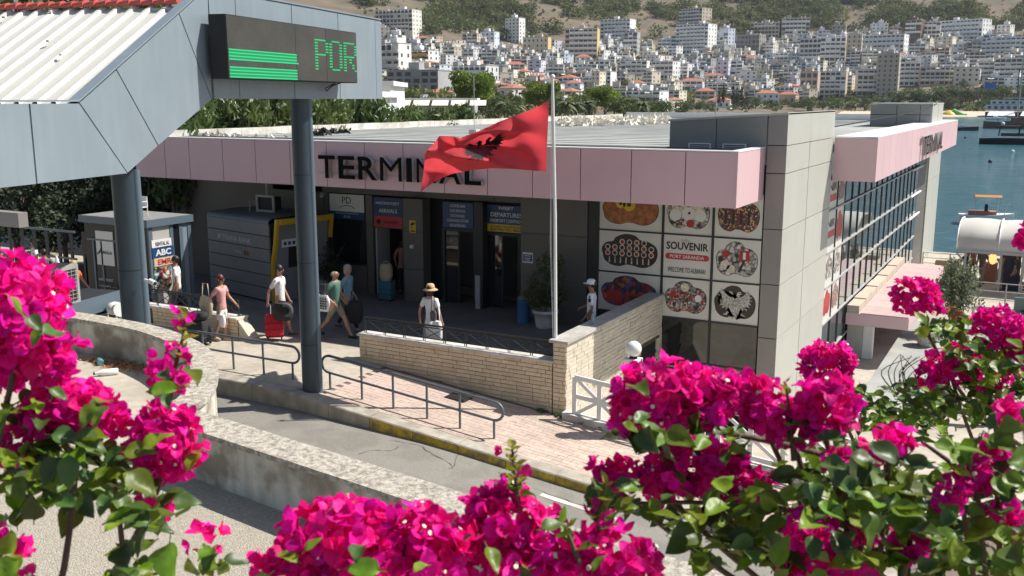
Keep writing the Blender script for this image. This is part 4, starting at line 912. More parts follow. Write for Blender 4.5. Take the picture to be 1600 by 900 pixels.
# ================================================================== BANK POD
A1 = Vector((-22.42, 21.51, 0)); B1 = Vector((-19.3, 20.8, 0)); u = (B1 - A1).normalized(); nrm = Vector((u.y, -u.x, 0)) * 1.0   # towards camera
bk = -nrm
Pd = thing('bank_pod', (A1 + B1) / 2, 'grey bank machine pod with yellow front frame and pale bank lettering', 'bank machine')
M['acwhite'] = mk('aged_white_casing', (.34, .33, .31), .6, n=(5, .15))
M['pod'] = mk('pod_grey', (.25, .252, .255), .45, .1, n=(2, .06)); M['podyel'] = mk('pod_yellow', (.62, .38, .02), .4)
LA = (B1 - A1).length; H_ = 2.38; Dp = 2.0
def pp(s, z, o=0.0): q = A1 + u * s + bk * o; return Vector((q.x, q.y, z))
zs = [.04, .42, .80, 1.18, 1.56, 1.94, 2.30]
for i, (z0, z1) in enumerate(zip(zs[:-1], zs[1:])):
    b = MB(); tp = [pp(0, z0 + .012), pp(LA, z0 + .012), pp(LA - .0, z1 - .012), pp(0, z1 - .012)]; b.prism(tp, nrm, .05); b.obj('side_panel', 'pod', Pd)
b = MB(); b.prism([pp(0.02, .0, .052), pp(LA - .02, .0, .052), pp(LA - .02, 2.28, .052), pp(.02, 2.28, .052)], nrm, Dp); b.obj('pod_core', 'gap', Pd)
prf = [(.0, 2.30), (.02, 2.38), (.14, 2.44), (1.0, 2.47), (Dp, 2.44)]; b = MB()
vs = [pp(0, z, o) for o, z in prf] + [pp(LA, z, o) for o, z in prf]; k = len(prf)
b.add(vs, [(i, k + i, k + i + 1, i + 1) for i in range(k - 1)], True); b.add([pp(0, z, o) for o, z in prf] + [pp(0, 2.28, Dp)], [tuple(range(k + 1))]); b.obj('pod_roof', 'pod', Pd)
# yellow frame on the front end (facing along u)
fr = [(.0, .30), (.0, 1.2), (.10, 1.75), (.18, 2.44)]
def yp(e, z, o): q = B1 + u * e + bk * o; return Vector((q.x, q.y, z))
def framepiece(name, P0, P1, w_): pass
b = MB(); LF = [(.02, .0), (.02, 1.1), (.20, 1.75), (.32, 2.46)]
for o in (0.0, Dp - .06):
    LF2 = LF if o == 0 else LF[2:]
    P = [yp(e, z, o) for e, z in LF2] + [yp(e + .11, z, o) for e, z in reversed(LF2)]; MB().prism(P, nrm, .10 if o == 0 else .08).obj('front_frame', 'podyel', Pd)
b = MB(); b.add([yp(.32, 2.30, .1), yp(.48, 2.30, .1), yp(.48, 2.30, Dp - .06), yp(.32, 2.30, Dp - .06), yp(.32, 2.46, .1), yp(.48, 2.46, .1), yp(.48, 2.46, Dp - .06), yp(.32, 2.46, Dp - .06)], [(0, 3, 2, 1), (4, 5, 6, 7), (0, 1, 5, 4), (1, 2, 6, 5), (2, 3, 7, 6), (3, 0, 4, 7)]); b.obj('front_frame', 'podyel', Pd)
P = [yp(.03, .0, .12), yp(.03, .0, Dp - .1), yp(.30, 2.30, Dp - .1), yp(.30, 2.30, .12), yp(.02, 1.1, .12)]
MB().add([yp(.06, .02, .1), yp(.06, .02, Dp - .1), yp(.28, 2.3, Dp - .1), yp(.28, 2.3, .1)], [(0, 1, 2, 3)]).obj('front_panel', 'pod', Pd)
def fp(o, z, e=.0): return yp(.06 + .22 * z / 2.3 + .02 + e, z, o)
MB().add([fp(.5, 1.0), fp(1.5, 1.0), fp(1.5, 1.75), fp(.5, 1.75)], [(0, 1, 2, 3)]).obj('machine_screen', 'black', Pd)
MB().add([fp(.25, 1.62, .01), fp(.95, 1.62, .01), fp(.95, 1.85, .01), fp(.25, 1.85, .01)], [(0, 1, 2, 3)]).obj('notice', 'signwhite', Pd)
for j in range(4): MB().add([fp(.32 + j * .15, 1.68, .015), fp(.42 + j * .15, 1.68, .015), fp(.42 + j * .15, 1.78, .015), fp(.32 + j * .15, 1.78, .015)], [(0, 1, 2, 3)]).obj('card_symbol', 'signblue', Pd)
text('lettering', 'TIRANA BANK', 'signgrey', Pd, pp(.75, 1.66, -.004), u, (0, 0, 1), width=1.52, height=.17, bold=.015) if False else None
M['signgrey'] = mk('sign_grey', (.62, .62, .62), .5)
text('lettering', 'TIRANA BANK', 'signgrey', Pd, pp(.78, 1.55 + .09, -.004), u, (0, 0, 1), width=1.52, height=.16, bold=.015)
for k in range(3): b = MB(); q = [pp(.52 + k * .05, 1.66, -.004), pp(.56 + k * .05, 1.66, -.004), pp(.64 + k * .05, 1.80, -.004), pp(.60 + k * .05, 1.80, -.004)]; b.prism(q, nrm, .003); b.obj('bank_emblem_bar', 'signgrey', Pd)
text('lettering', 'VISA', 'signgrey', Pd, pp(1.42, 1.31, -.004), u, (0, 0, 1), width=.36, height=.10, bold=.02)
M['dimred'] = mk('dim_red', (.22, .03, .02), .5); M['dimor'] = mk('dim_orange', (.25, .10, .02), .5)
for k, m_ in ((0, 'dimred'), (1, 'dimor')): MB().prism([pp(1.98 + k * .10 + math.cos(a) * .075, 1.35 + math.sin(a) * .075, -.004 - k * .004) for a in lin(0, 2 * math.pi, 12)[:-1]], nrm, .003).obj('card_circle', m_, Pd)
th_ = thing('air_conditioner', pp(1.7, 2.46, 1.0), 'grey open metal air conditioner box on the roof of the bank pod', 'air conditioner')
q = pp(1.45, 2.47, .8); b = MB(); x, y, z = q
for (a0, a1, c0, c1, z0, z1) in [(0, .7, 0, .06, 0, .06), (0, .7, 0, .06, .44, .50), (0, .06, 0, .06, .06, .44), (.64, .70, 0, .06, .06, .44)]: b.box(x + a0, x + a1, y + c0, y + c1, z + z0, z + z1)
b.obj('frame', 'lside', th_); B(x + .06, x + .64, y + .05, y + .40, z + .06, z + .44).obj('grille', 'black', th_)
MB().tube([(x - .25, y, z), (x - .25, y, z + .3), (x - .1, y, z + .38), (x, y, z + .2)], .018, 6).obj('pipe', 'lside', th_)
B(x + .02, x + .09, y + .42, y + .46, z, z + 1.0).obj('post', 'lside', th_)
# camera dome on the wall
th_ = thing('dome_camera', (-19.3, 23.2, 2.85), 'small grey dome camera on a bracket left of the white and blue sign', 'camera')
q = ony(503, 306, 23.2); MB().ball(q, .07, 10).obj('dome', 'lside', th_); B(q.x - .08, q.x + .08, q.y, q.y + .15, q.z + .05, q.z + .09).obj('bracket', 'lside', th_)
def flat(name, pxs, y_, m, parent, th=.015):
    (x0, y0, x1, y1) = pxs; a = ony(x0, y0, y_); c = ony(x1, y1, y_); return B(a.x, c.x, y_ - th, y_, min(a.z, c.z), max(a.z, c.z)).obj(name, m, parent)
# ================================================================== KIOSK
kX, kY = -20.58, 17.66
kx0 = ony(134, 400, kY).x; kYb = onx(300, 400, kX).y; zk = onx(299, 337, kX).z
Kk = thing('info_kiosk', (kX, kY, 0), 'dark framed info kiosk with signs on its near corner, between blue pillar and bank pod', 'kiosk')
B(kx0, kX - .04, kY + .03, kYb, 0, zk - .10).obj('wall', 'darkframe', Kk)
B(kx0 - .05, kX + .05, kY - .05, kYb + .05, zk - .02, zk + .04).obj('roof', 'kroof', Kk)
B(kx0 - .06, kX + .06, kY - .09, kY - .052, zk - .15, zk + .045).obj('roof_edge', 'blue2', Kk); B(kX + .052, kX + .09, kY - .09, kYb + .05, zk - .15, zk + .045).obj('roof_edge', 'blue2', Kk)
for y0, y1 in ((kY, kY + .12), (kY + .72, kY + .82), (kYb - .42, kYb - .30), (kYb - .12, kYb)): B(kX - .03, kX + .03, y0, y1, 0, zk - .151).obj('frame_post', 'blue2', Kk)
B(kX - .03, kX + .01, kYb - .29, kYb - .13, 0, zk - .151).obj('corner_panel', 'blue', Kk)
B(kX - .03, kX + .005, kY + .83, kYb - .43, .0, zk - .16).obj('window_glass', 'darkglass', Kk)
B(kX - .03, kX + .01, kY + .13, kY + .71, 0, zk - .16).obj('corner_panel', 'lside', Kk)
b = MB(); b.prism([Vector((kX + .03, kY + 1.0, .95)), Vector((kX + .03, kY + 1.6, .85)), Vector((kX + .03, kY + 1.75, 1.7)), Vector((kX + .03, kY + 1.15, 1.85))], (1, 0, 0), .006)
def sflat(nm, y0, y1, z0, z1, m): return B(kX + .032, kX + .05, y0, y1, z0, z1).obj(nm, m, Kk)
y0, y1 = kY + .06, kY + .78
o = sflat('sign_board', y0, y1 - .06, 1.93, 2.13, 'signwhite'); text('lettering', 'RENTAL.AL', 'black', o, (kX + .053, y0 + .12, 1.97), (0, 1, 0), (0, 0, 1), width=.46, height=.10)
o = sflat('sign_board', y0, y1, 1.66, 1.91, 'signblue'); text('lettering', 'ABC', 'signwhite', o, (kX + .053, y0 + .10, 1.70), (0, 1, 0), (0, 0, 1), width=.52, height=.17, bold=.03)
o = sflat('sign_board', y0 + .04, y1, 1.42, 1.64, 'c_beige'); text('lettering', 'EMR', 'signred', o, (kX + .053, y0 + .16, 1.46), (0, 1, 0), (0, 0, 1), width=.46, height=.14, bold=.02)
M['p_travel'] = voro('poster_print_travel', [(.05, .35, .5), (.7, .65, .5), (.6, .3, .1), (.7, .7, .7), (.6, .1, .08)], 7)
sflat('poster', y0 + .02, y1 - .14, .82, 1.40, 'p_travel')
o = flat('poster', (149, 360, 180, 416), kY + .02, 'signwhite', Kk); q = ony(155, 396, kY); text('lettering', 'RENTAL.AL', 'black', o, (q.x + .12, kY - .002, q.z), (1, 0, 0), (0, 0, 1), width=.40, height=.08)
b = MB()
for dx, dz, r_ in ((.0, .05, .04), (.06, .11, .04), (-.07, .0, .035)): b.tube([(q.x + .02 + dx, kY - .0, q.z + dz), (q.x + .02 + dx, kY + .004, q.z + dz)], r_, 8)
b.obj('emblem', 'black', o, kind='stuff')
for k, t_ in enumerate(['-INFO POINT', '-INSURANCE C', '-TOURS']):
    q = ony(153, 438 + k * 9, kY); text('lettering', t_, 'signwhite', Kk, (q.x, kY + .02, q.z), (1, 0, 0), (0, 0, 1), width=[.60, .76, .38][k], height=.075)
for z in (.25, 2.0): B(kx0 + .1, kX - .2, kY - .0, kY + .028, z, z + .05).obj('trim', 'blue2', Kk)
for x in (kx0 + .3, kX - 1.9, kX - .25): B(x, x + .06, kY + .005, kY + .029, .305, 1.99).obj('trim', 'blue2', Kk)
KY0 = kY; kx0 = kX - .75
# chair on the kiosk roof
th_ = thing('garden_chair', (kx0 + .2, KY0 + 1.2, zk + .05), 'small white garden chair on the kiosk roof beside the left blue pillar', 'chair')
x, y, z = kx0 - .25, KY0 + .55, zk + .05
B(x, x + .42, y, y + .42, z + .38, z + .42).obj('seat', 'white', th_); B(x, x + .42, y + .40, y + .43, z + .42, z + .85).obj('backrest', 'white', th_)
for dx in (0.02, .4):
    for dy in (.02, .4): MB().tube([(x + dx, y + dy, z + .38), (x + dx * 1.1 - .02, y + dy, z)], .02, 6).obj('leg', 'white', th_)
for dx in (.0, .42): MB().tube([(x + dx, y + .4, z + .64), (x + dx, y + .1, z + .64), (x + dx, y + .02, z + .40)], .018, 6).obj('armrest', 'white', th_)
th_.scale = (.62, .62, .62); th_.location = (kX - .62, KY0 + .75, zk + .05)
# low plant room with AC unit (behind the curved wall)
def obox(b, o_, a0, a1, c0, c1, z0, z1):
    """box along the canopy direction CD (a) and its normal towards the camera CN (c)"""
    q = [o_ + CD * a + CN * c for a, c in ((a0, c0), (a0, c1), (a1, c1), (a1, c0))]
    return b.add([(p.x, p.y, z0) for p in q] + [(p.x, p.y, z1) for p in q], [(3, 2, 1, 0), (4, 5, 6, 7), (0, 1, 5, 4), (1, 2, 6, 5), (2, 3, 7, 6), (3, 0, 4, 7)])
SF = atd(189, 457, 15.6); zs_ = SF.z; SF.z = 0
LR = thing('equipment_shed', (SF.x, SF.y, 0), 'low blue grey trimmed shed with a dark flat roof behind the curved planter wall', 'shed')
obox(MB(), SF, -6, -.02, -2.4, -.02, 0, zs_ - .02).obj('shed_body', 'gap', LR); obox(MB(), SF, -6, .02, -2.5, -.0, zs_ - .018, zs_ + .03).obj('flat_roof', 'darkframe', LR); obox(MB(), SF, -6, .04, .0, .05, zs_ - .20, zs_ + .045).obj('roof_edge', 'blue2', LR)
for k in range(24): obox(MB(), SF, -4.5, -.14, -.018, .012, zs_ - 1.2 + k * .04, zs_ - 1.175 + k * .04).obj('corrugation', 'lside', LR)
obox(MB(), SF, -.13, .03, -.018, .03, zs_ - 1.6, zs_ - .21).obj('corner_trim', 'blue2', LR)
Ao = onz(58, 487, zs_ + .04) - CN * .9; Ao = onz(92, 492, zs_ + .04) - CN * .35; zb_ = zs_ + .04; Ao.z = 0
AC = thing('air_conditioner', (Ao.x, Ao.y, zb_), 'weathered grey air conditioner outdoor unit with dark grille on the low shed roof', 'air conditioner'); h0 = .58
obox(MB(), Ao, -.15, .86, -.38, 0, zb_, zb_ + h0).obj('casing', 'acwhite', AC); obox(MB(), Ao, .06, .80, .001, .012, zb_ + .05, zb_ + h0 - .06).obj('grille_back', 'black', AC)
for k in range(8): obox(MB(), Ao, .07, .79, .016, .024, zb_ + .08 + k * .058, zb_ + .086 + k * .058).obj('grille_bar', 'lside', AC)
for k in range(9): obox(MB(), Ao, .10 + k * .082, .106 + k * .082, .025, .032, zb_ + .055, zb_ + h0 - .065).obj('grille_bar', 'lside', AC)
def ap(a, c, z): p = Ao + CD * a + CN * c; return (p.x, p.y, z)
MB().tube([ap(-.14, .03, zb_ + .42), ap(-.05, .10, zb_ + .40), ap(.03, .12, zb_ + .2), ap(.05, .12, zb_ - .15)], .028, 8).obj('hose', 'lside', AC)
q = atd(179, 482, 15.2)
FLt = thing('floodlight', q, 'white floodlight on the corner of the low shed beside the left blue pillar', 'floodlight')
MB().ball(q, .13, 10, 1, 1, .85).obj('housing', 'white', FLt); MB().tube([q + Vector((.06, -.02, .0)), q + Vector((.19, -.05, .01))], [.085, .11], 12).obj('reflector', 'white', FLt); MB().tube([q + Vector((-.06, 0, -.05)), q + Vector((-.08, 0, -.32))], .05, 8).obj('bracket', 'black', FLt)
CM = thing('security_camera', (-11.4, 9.8, 3.0), 'white bullet security camera on the left blue pillar', 'camera')
q = onx(238, 441, -11.2); b = MB(); d_ = Vector((.9, -.25, -.12)).normalized(); b.tube([q - d_ * .07, q + d_ * .08], .038, 12); b.obj('camera_body', 'white', CM); MB().tube([q + d_ * .081, q + d_ * .088], .028, 10).obj('lens', 'black', CM); MB().tube([q - d_ * .05, q - d_ * .12 + Vector((-.08, 0, .0))], .018, 6).obj('mount', 'white', CM)
# dark railing platform on the far left
RL = thing('dark_terrace_fence', onz(40, 420, 1.2), 'dark framed terrace fence with open panels in the shade at far left', 'fence')
for k in range(9):
    q = ony(-20 + k * 19, 400, 18.6); B(q.x - .04, q.x + .04, 18.58, 18.64, 0, 2.0).obj('fence_post', 'darkframe', RL)
xa_, xb2 = ony(-30, 400, 18.6).x, ony(120, 400, 18.6).x
for z in (.5, 1.15, 1.95): B(xa_, xb2, 18.575, 18.615, z, z + .06).obj('fence_rail', 'blue2', RL)
W0 = thing('stall_roof', ony(15, 300, 20), 'pale stall awning edge with a grey post at far left under the blue canopy', 'awning')
q0, q1 = ony(-40, 340, 17.5), ony(30, 356, 17.5); B(q0.x, q1.x, 17.5, 17.8, q1.z, q1.z + .42).obj('awning', 'taupe_shade', W0); B(q1.x - 1.4, q1.x - 1.32, 17.6, 17.68, 0, q1.z).obj('post', 'lside', W0)
# ================================================================== POTS, BIN, LAMP, GATE, FLAG
def pot(b, c, r, h): b.lathe(c, [(r * .62, 0), (r * .70, .03), (r * .72, h * .1), (r * .80, h * .5), (r * .93, h * .82), (r, h * .84), (r, h * .97), (r * .93, h), (r * .85, h), (r * .8, h * .9), (.001, h * .9)], 22)
def leafbush(name, C_, size, mat, parent, aspect=1.0, dead=None):
    V, F = leafquads(np.array(C_) - np.array(porg(parent)), size, aspect); o = link(name, npmesh(name, V, F, mat), parent); return o
def shellpts(n_, c, r, hollow=.55):
    d = rng.normal(size=(n_, 3)); d /= np.linalg.norm(d, axis=1, keepdims=True); rad = rng.uniform(hollow, 1, n_)[:, None]; return np.array(c) + d * rad * np.array(r)
pp1 = onz(852, 512, 0); t_ = thing('potted_tree', pp1, 'round leafy potted tree in a ribbed white pot against the dark wall', 'potted plant')
b = MB(); pot(b, pp1, .34, .48); b.obj('pot', 'whitedirty', t_)
MB().tube([pp1 + Vector((0, 0, .4)), pp1 + Vector((.02, 0, .9)), pp1 + Vector((-.02, 0, 1.5))], [.04, .03, .02], 8).obj('trunk', 'bark', t_)
C_ = np.concatenate([shellpts(420, pp1 + Vector(v), r_) for v, r_ in (((0, 0, 1.15), (.50, .5, .45)), ((-.2, -.1, .85), (.4, .4, .4)), ((.15, 0, 1.6), (.42, .4, .40)), ((.2, .1, .8), (.4, .4, .3)))]); leafbush('foliage', C_, .045, 'foliage', t_)
pp2 = onz(515, 463, 0); t_ = thing('potted_shrub', pp2, 'sparse leggy shrub in a ribbed white pot under the white and blue sign', 'potted plant')
b = MB(); pot(b, pp2, .36, .46); b.obj('pot', 'whitedirty', t_)
C_ = []
for k in range(22):
    a = random.uniform(0, 6.28); rr = random.uniform(.1, .55); hh = random.uniform(.8, 1.55); e = pp2 + Vector((math.cos(a) * rr, math.sin(a) * rr, hh)); m_ = pp2 + Vector((math.cos(a) * rr * .3, math.sin(a) * rr * .3, hh * .6))
    MB().tube([pp2 + Vector((0, 0, .4)), m_, e], [.008, .006, .003], 4).obj('stem', 'bark', t_); C_ += [tuple(m_.lerp(e, random.random()) + Vector((rng.normal() * .05, rng.normal() * .05, rng.normal() * .05))) for _ in range(26)]
leafbush('foliage', C_, .04, 'foliage3', t_, 1.4)
pb = onz(818, 503, 0); t_ = thing('waste_bin', pb, 'blue cylindrical waste bin with a bag liner left of the potted tree', 'bin')
M['binblue'] = mk('bin_blue', (.045, .16, .34), .5, n=(3, .08)); b = MB(); b.lathe(pb, [(.17, 0), (.17, .60), (.18, .62), (.165, .62), (.16, .3), (.001, .3)], 20); b.obj('bin_body', 'binblue', t_)
leafbush('liner', shellpts(60, pb + Vector((0, 0, .64)), (.17, .17, .06)), .06, 'c_beige', t_)
# water bottle on the coping
pb = onx(926, 502, XW - .15); bottle('water_bottle', (pb.x, pb.y, 1.045), (0, 0, 1), .035, .26, mk('clear_blue_plastic', (.40, .52, .58), .15, trans=.4), 'signblue', 'clear plastic water bottle standing on the grey coping beside the guard')
# flag pole
fpx, fpy = -8.43, 17.25
FP = thing('flagpole', (fpx, fpy, .62), 'tall white flagpole with halyards rising from the corner of the brick wall', 'flagpole')
MB().tube([(fpx, fpy, .60), (fpx - .04, fpy, 3.5), (fpx - .12, fpy, 6.20)], [.036, .032, .025], 14).obj('pole', 'white', FP)
for dx in (-.10, -.13): MB().tube([(fpx - .04, fpy - .03, .75), (fpx + dx, fpy - .03, 3.0), (fpx + dx + .0, fpy - .03, 4.4), (fpx - .13, fpy - .03, 6.1)], .004, 5).obj('halyard', 'white', FP)
MB().ball((fpx - .12, fpy, 6.22), .05, 10).obj('finial', 'white', FP); B(fpx - .08, fpx + .08, fpy - .08, fpy + .08, .606, .66).obj('foot', 'lside', FP)
# flag
FL = thing('flag', (fpx - .25, fpy, 5), 'red flag with black double headed eagle flying to the left from the white pole', 'flag')
topc = [(858, 157), (838, 168), (812, 178), (780, 190), (750, 204), (720, 215), (703, 213), (687, 212)]
botc = [(853, 268), (826, 266), (800, 264), (768, 263), (735, 266), (705, 272), (680, 283), (657, 300)]
def cur(P, t):
    n_ = len(P) - 1; k = min(int(t * n_), n_ - 1); f = t * n_ - k; return Vector((*P[k], 0)).lerp(Vector((*P[k + 1], 0)), f)
flyc = [(687, 212), (676, 226), (664, 238), (663, 255), (661, 275), (657, 300)]
NU, NV = 64, 36
def flagp(uu, vv, off=0.0):
    a, c = cur(topc, uu), cur(botc, uu); q = a.lerp(c, vv)
    if uu > .8:
        f = cur(flyc, vv); e = a.lerp(c, vv); k = ((uu - .8) / .2) ** 1.5; e1 = cur(topc, 1).lerp(cur(botc, 1), vv); q = q + (f - e1) * k
    tri = lambda a: abs(((a / math.pi) % 2) - 1) * 2 - 1
    dep = .40 * tri(uu * 5.2 + vv * 4.2 + .3) * min(1, uu * 3.0) + .27 * tri(uu * 8.0 + vv * 9.5 + 1.1) * min(1, uu * 3) + .17 * math.sin(uu * 17 + vv * 5) * min(1, uu * 3) + .05 * math.sin(vv * 16 + uu * 9) * min(1, uu * 6) + .08 * math.sin(vv * 7 - uu * 20) * uu
    return ony(q.x, q.y, fpy - .02 - (dep * .9) + off)
V = []; 
for j in range(NV + 1):
    for i in range(NU + 1): V.append(flagp(i / NU, j / NV))
b = MB(); b.add(V, [(j * (NU + 1) + i, j * (NU + 1) + i + 1, (j + 1) * (NU + 1) + i + 1, (j + 1) * (NU + 1) + i) for j in range(NV) for i in range(NU)], True); b.obj('cloth', 'red', FL)
# eagle mapped on the cloth : cells of a fine grid inside the emblem outline
def inpoly(x, y, P):
    c = False; j = len(P) - 1
    for i in range(len(P)):
        xi, yi = P[i]; xj, yj = P[j]
        if (yi > y) != (yj > y) and x < (xj - xi) * (y - yi) / (yj - yi) + xi: c = not c
        j = i
    return c
b = MB(); G = 90; idx = {}; 
def gp(i, j):
    if (i, j) not in idx: idx[(i, j)] = len(vsx); x = i / G; y = j / G; vsx.append(flagp(.52 + x * .36, .50 - y * .74, -.006))
    return idx[(i, j)]
vsx = []; fsx = []
for i in range(-G // 2, G // 2):
    for j in range(-G // 2, G // 2):
        if inpoly((i + .5) / G, (j + .5) / G, EAG): fsx.append((gp(i, j), gp(i + 1, j), gp(i + 1, j + 1), gp(i, j + 1)))
b.add(vsx, fsx, True); b.obj('eagle_emblem', 'black', FL)
# lamp post with globe + white gate fence
gl = ony(990, 545, 17.0)
GP = thing('globe_lamp', (gl.x, 17, g(-6.6)), 'white globe lamp on a square white post beside the white fence', 'lamp post')
M['globe'] = mk('opal_globe', (.80, .79, .74), .25, n=(3, .02)); MB().ball((gl.x, 17, gl.z), .155, 24).obj('globe', 'globe', GP); B(gl.x - .14, gl.x + .14, 16.86, 17.14, -1.2, gl.z - .19).obj('post', 'white', GP); MB().tube([(gl.x, 17, gl.z - .19), (gl.x, 17, gl.z - .14)], .08, 14).obj('collar', 'gap', GP)
def xpanel(x0, x1, z0, z1, y, lab, sl=0.0, top=True):
    t_ = thing('white_fence', ((x0 + x1) / 2, y, z0), lab, 'fence', 'white crossed fence panels by the pavement')
    def zz(x, z): return z - sl * (x - x0)
    for a, c in (((x0, z0), (x1, z0)), ((x0, z1), (x1, z1)), ((x0, z0), (x0, z1)), ((x1, z0), (x1, z1)), ((x0, z0), (x1, z1)), ((x0, z1), (x1, z0)), (((x0 + x1) / 2, z0), ((x0 + x1) / 2, z1)), ((x0, (z0 + z1) / 2), (x1, (z0 + z1) / 2))):
        A_ = Vector((a[0], y, zz(*a))); C2 = Vector((c[0], y, zz(*c))); w_ = .035 if a[0] != c[0] and a[1] != c[1] else .045
        d_ = (C2 - A_).normalized(); n3 = Vector((d_.z, 0, -d_.x)) * w_; yy = Vector((0, .02, 0))
        diag = a[0] != c[0] and a[1] != c[1]
        if diag: yy = Vector((0, .014 if c[1] > a[1] else .012, 0))
        elif a[0] == c[0] and 0 < (a[0] - x0) < (x1 - x0): yy = Vector((0, .017, 0))
        elif a[0] == c[0]: yy = Vector((0, .022, 0))
        b = MB(); b.add([A_ - n3 - yy, C2 - n3 - yy, C2 + n3 - yy, A_ + n3 - yy, A_ - n3 + yy, C2 - n3 + yy, C2 + n3 + yy, A_ + n3 + yy], [(0, 3, 2, 1), (4, 5, 6, 7), (0, 1, 5, 4), (1, 2, 6, 5), (2, 3, 7, 6), (3, 0, 4, 7)]); b.obj('fence_bar', 'white', t_)
    return t_
xpanel(-7.88, -6.80, -.42, .36, 17.0, 'white crossed fence panel between the brick wall and the globe lamp', .09)
xs2 = [-6.42 + k * 1.5 for k in range(6)]
for k, x in enumerate(xs2[:3]): xpanel(x, x + 1.2, g(x) + .22, g(x) + 1.0, 17.0, ['white crossed fence panel just right of the globe lamp', 'second white crossed fence panel right of the globe lamp', 'third white crossed fence panel right of the globe lamp', 'fourth white crossed fence panel right of the globe lamp', 'fifth white crossed fence panel right of the globe lamp'][k], .1)
FC = thing('fence_kerb', (-4, 17, -1), 'dirty white low kerb wall under the white crossed fence', 'low wall')
for k in range(10):
    x0 = -8.1 + k * 1.1; x1 = x0 + 1.095; b = MB(); vs = [(x, y, z) for x in (x0, x1) for (y, z) in ((16.88, g(x) - .3), (17.12, g(x) - .3), (17.12, g(x) + .14), (16.88, g(x) + .14))]
    b.add(vs, [(0, 1, 2, 3), (4, 7, 6, 5), (0, 4, 5, 1), (1, 5, 6, 2), (2, 6, 7, 3), (3, 7, 4, 0)]); b.obj('kerb_block', 'whitedirty', FC)
wd = thing('weeds', (-7.9, 17.0, -.5), 'tuft of green weeds growing where the brick wall meets the white fence kerb', 'weeds'); leafbush('foliage', np.concatenate([shellpts(60, (x, 16.95 - random.random() * .1, g(x) + .03), (.12, .06, .05)) for x in (-8.6, -8.2, -7.7, -7.3, -6.9)]), .03, 'foliage', wd)
wd = thing('weeds', onz(850, 716, -.8), 'small tuft of weeds in the yellow kerb gutter', 'weeds'); leafbush('foliage', shellpts(150, onz(850, 716, -.8) + Vector((0, 0, .05)), (.14, .1, .09)), .03, 'foliage', wd)
# ================================================================== TOWN ON THE HILL
WC = {'white': (.80, .80, .78), 'cream': (.74, .68, .55), 'beige': (.58, .50, .40), 'grey': (.38, .38, .38), 'palegrey': (.62, .63, .64), 'stone': (.46, .42, .35), 'lavender': (.64, .62, .70), 'paleblue': (.62, .69, .76), 'yellow': (.62, .46, .18), 'peach': (.56, .43, .34), 'brown': (.20, .12, .09), 'offwhite': (.74, .72, .66), 'concrete': (.27, .255, .235)}
for k_, c in WC.items(): M['w_' + k_] = mk('facade_' + k_, c, .85, n=(.3, .08), rnd=.05)
M['twin'] = mk('far_window', (.07, .08, .09), .25); M['twinb'] = mk('far_window_blue', (.05, .12, .16), .25); M['roofred'] = mk('red_roof', (.40, .15, .095), .85, n=(1, .2)); M['slab'] = mk('balcony_slab', (.76, .76, .74), .8); M['awn'] = mk('awning_cloth', (.72, .68, .58), .8); M['roofflat'] = mk('flat_roof_far', (.42, .41, .38), .9, n=(.5, .2)); M['tank'] = mk('white_tank', (.78, .78, .78), .4)
def frustum_hip(b, w_, d_, z, h, ov=.4):
    x, y = w_ / 2 + ov, d_ / 2 + ov; r_ = max(.1, x - y)
    b.add([(-x, -y, z), (x, -y, z), (x, y, z), (-x, y, z), (-r_, 0, z + h), (r_, 0, z + h)], [(0, 1, 5, 4), (1, 2, 5), (2, 3, 4, 5), (3, 0, 4), (3, 2, 1, 0)])
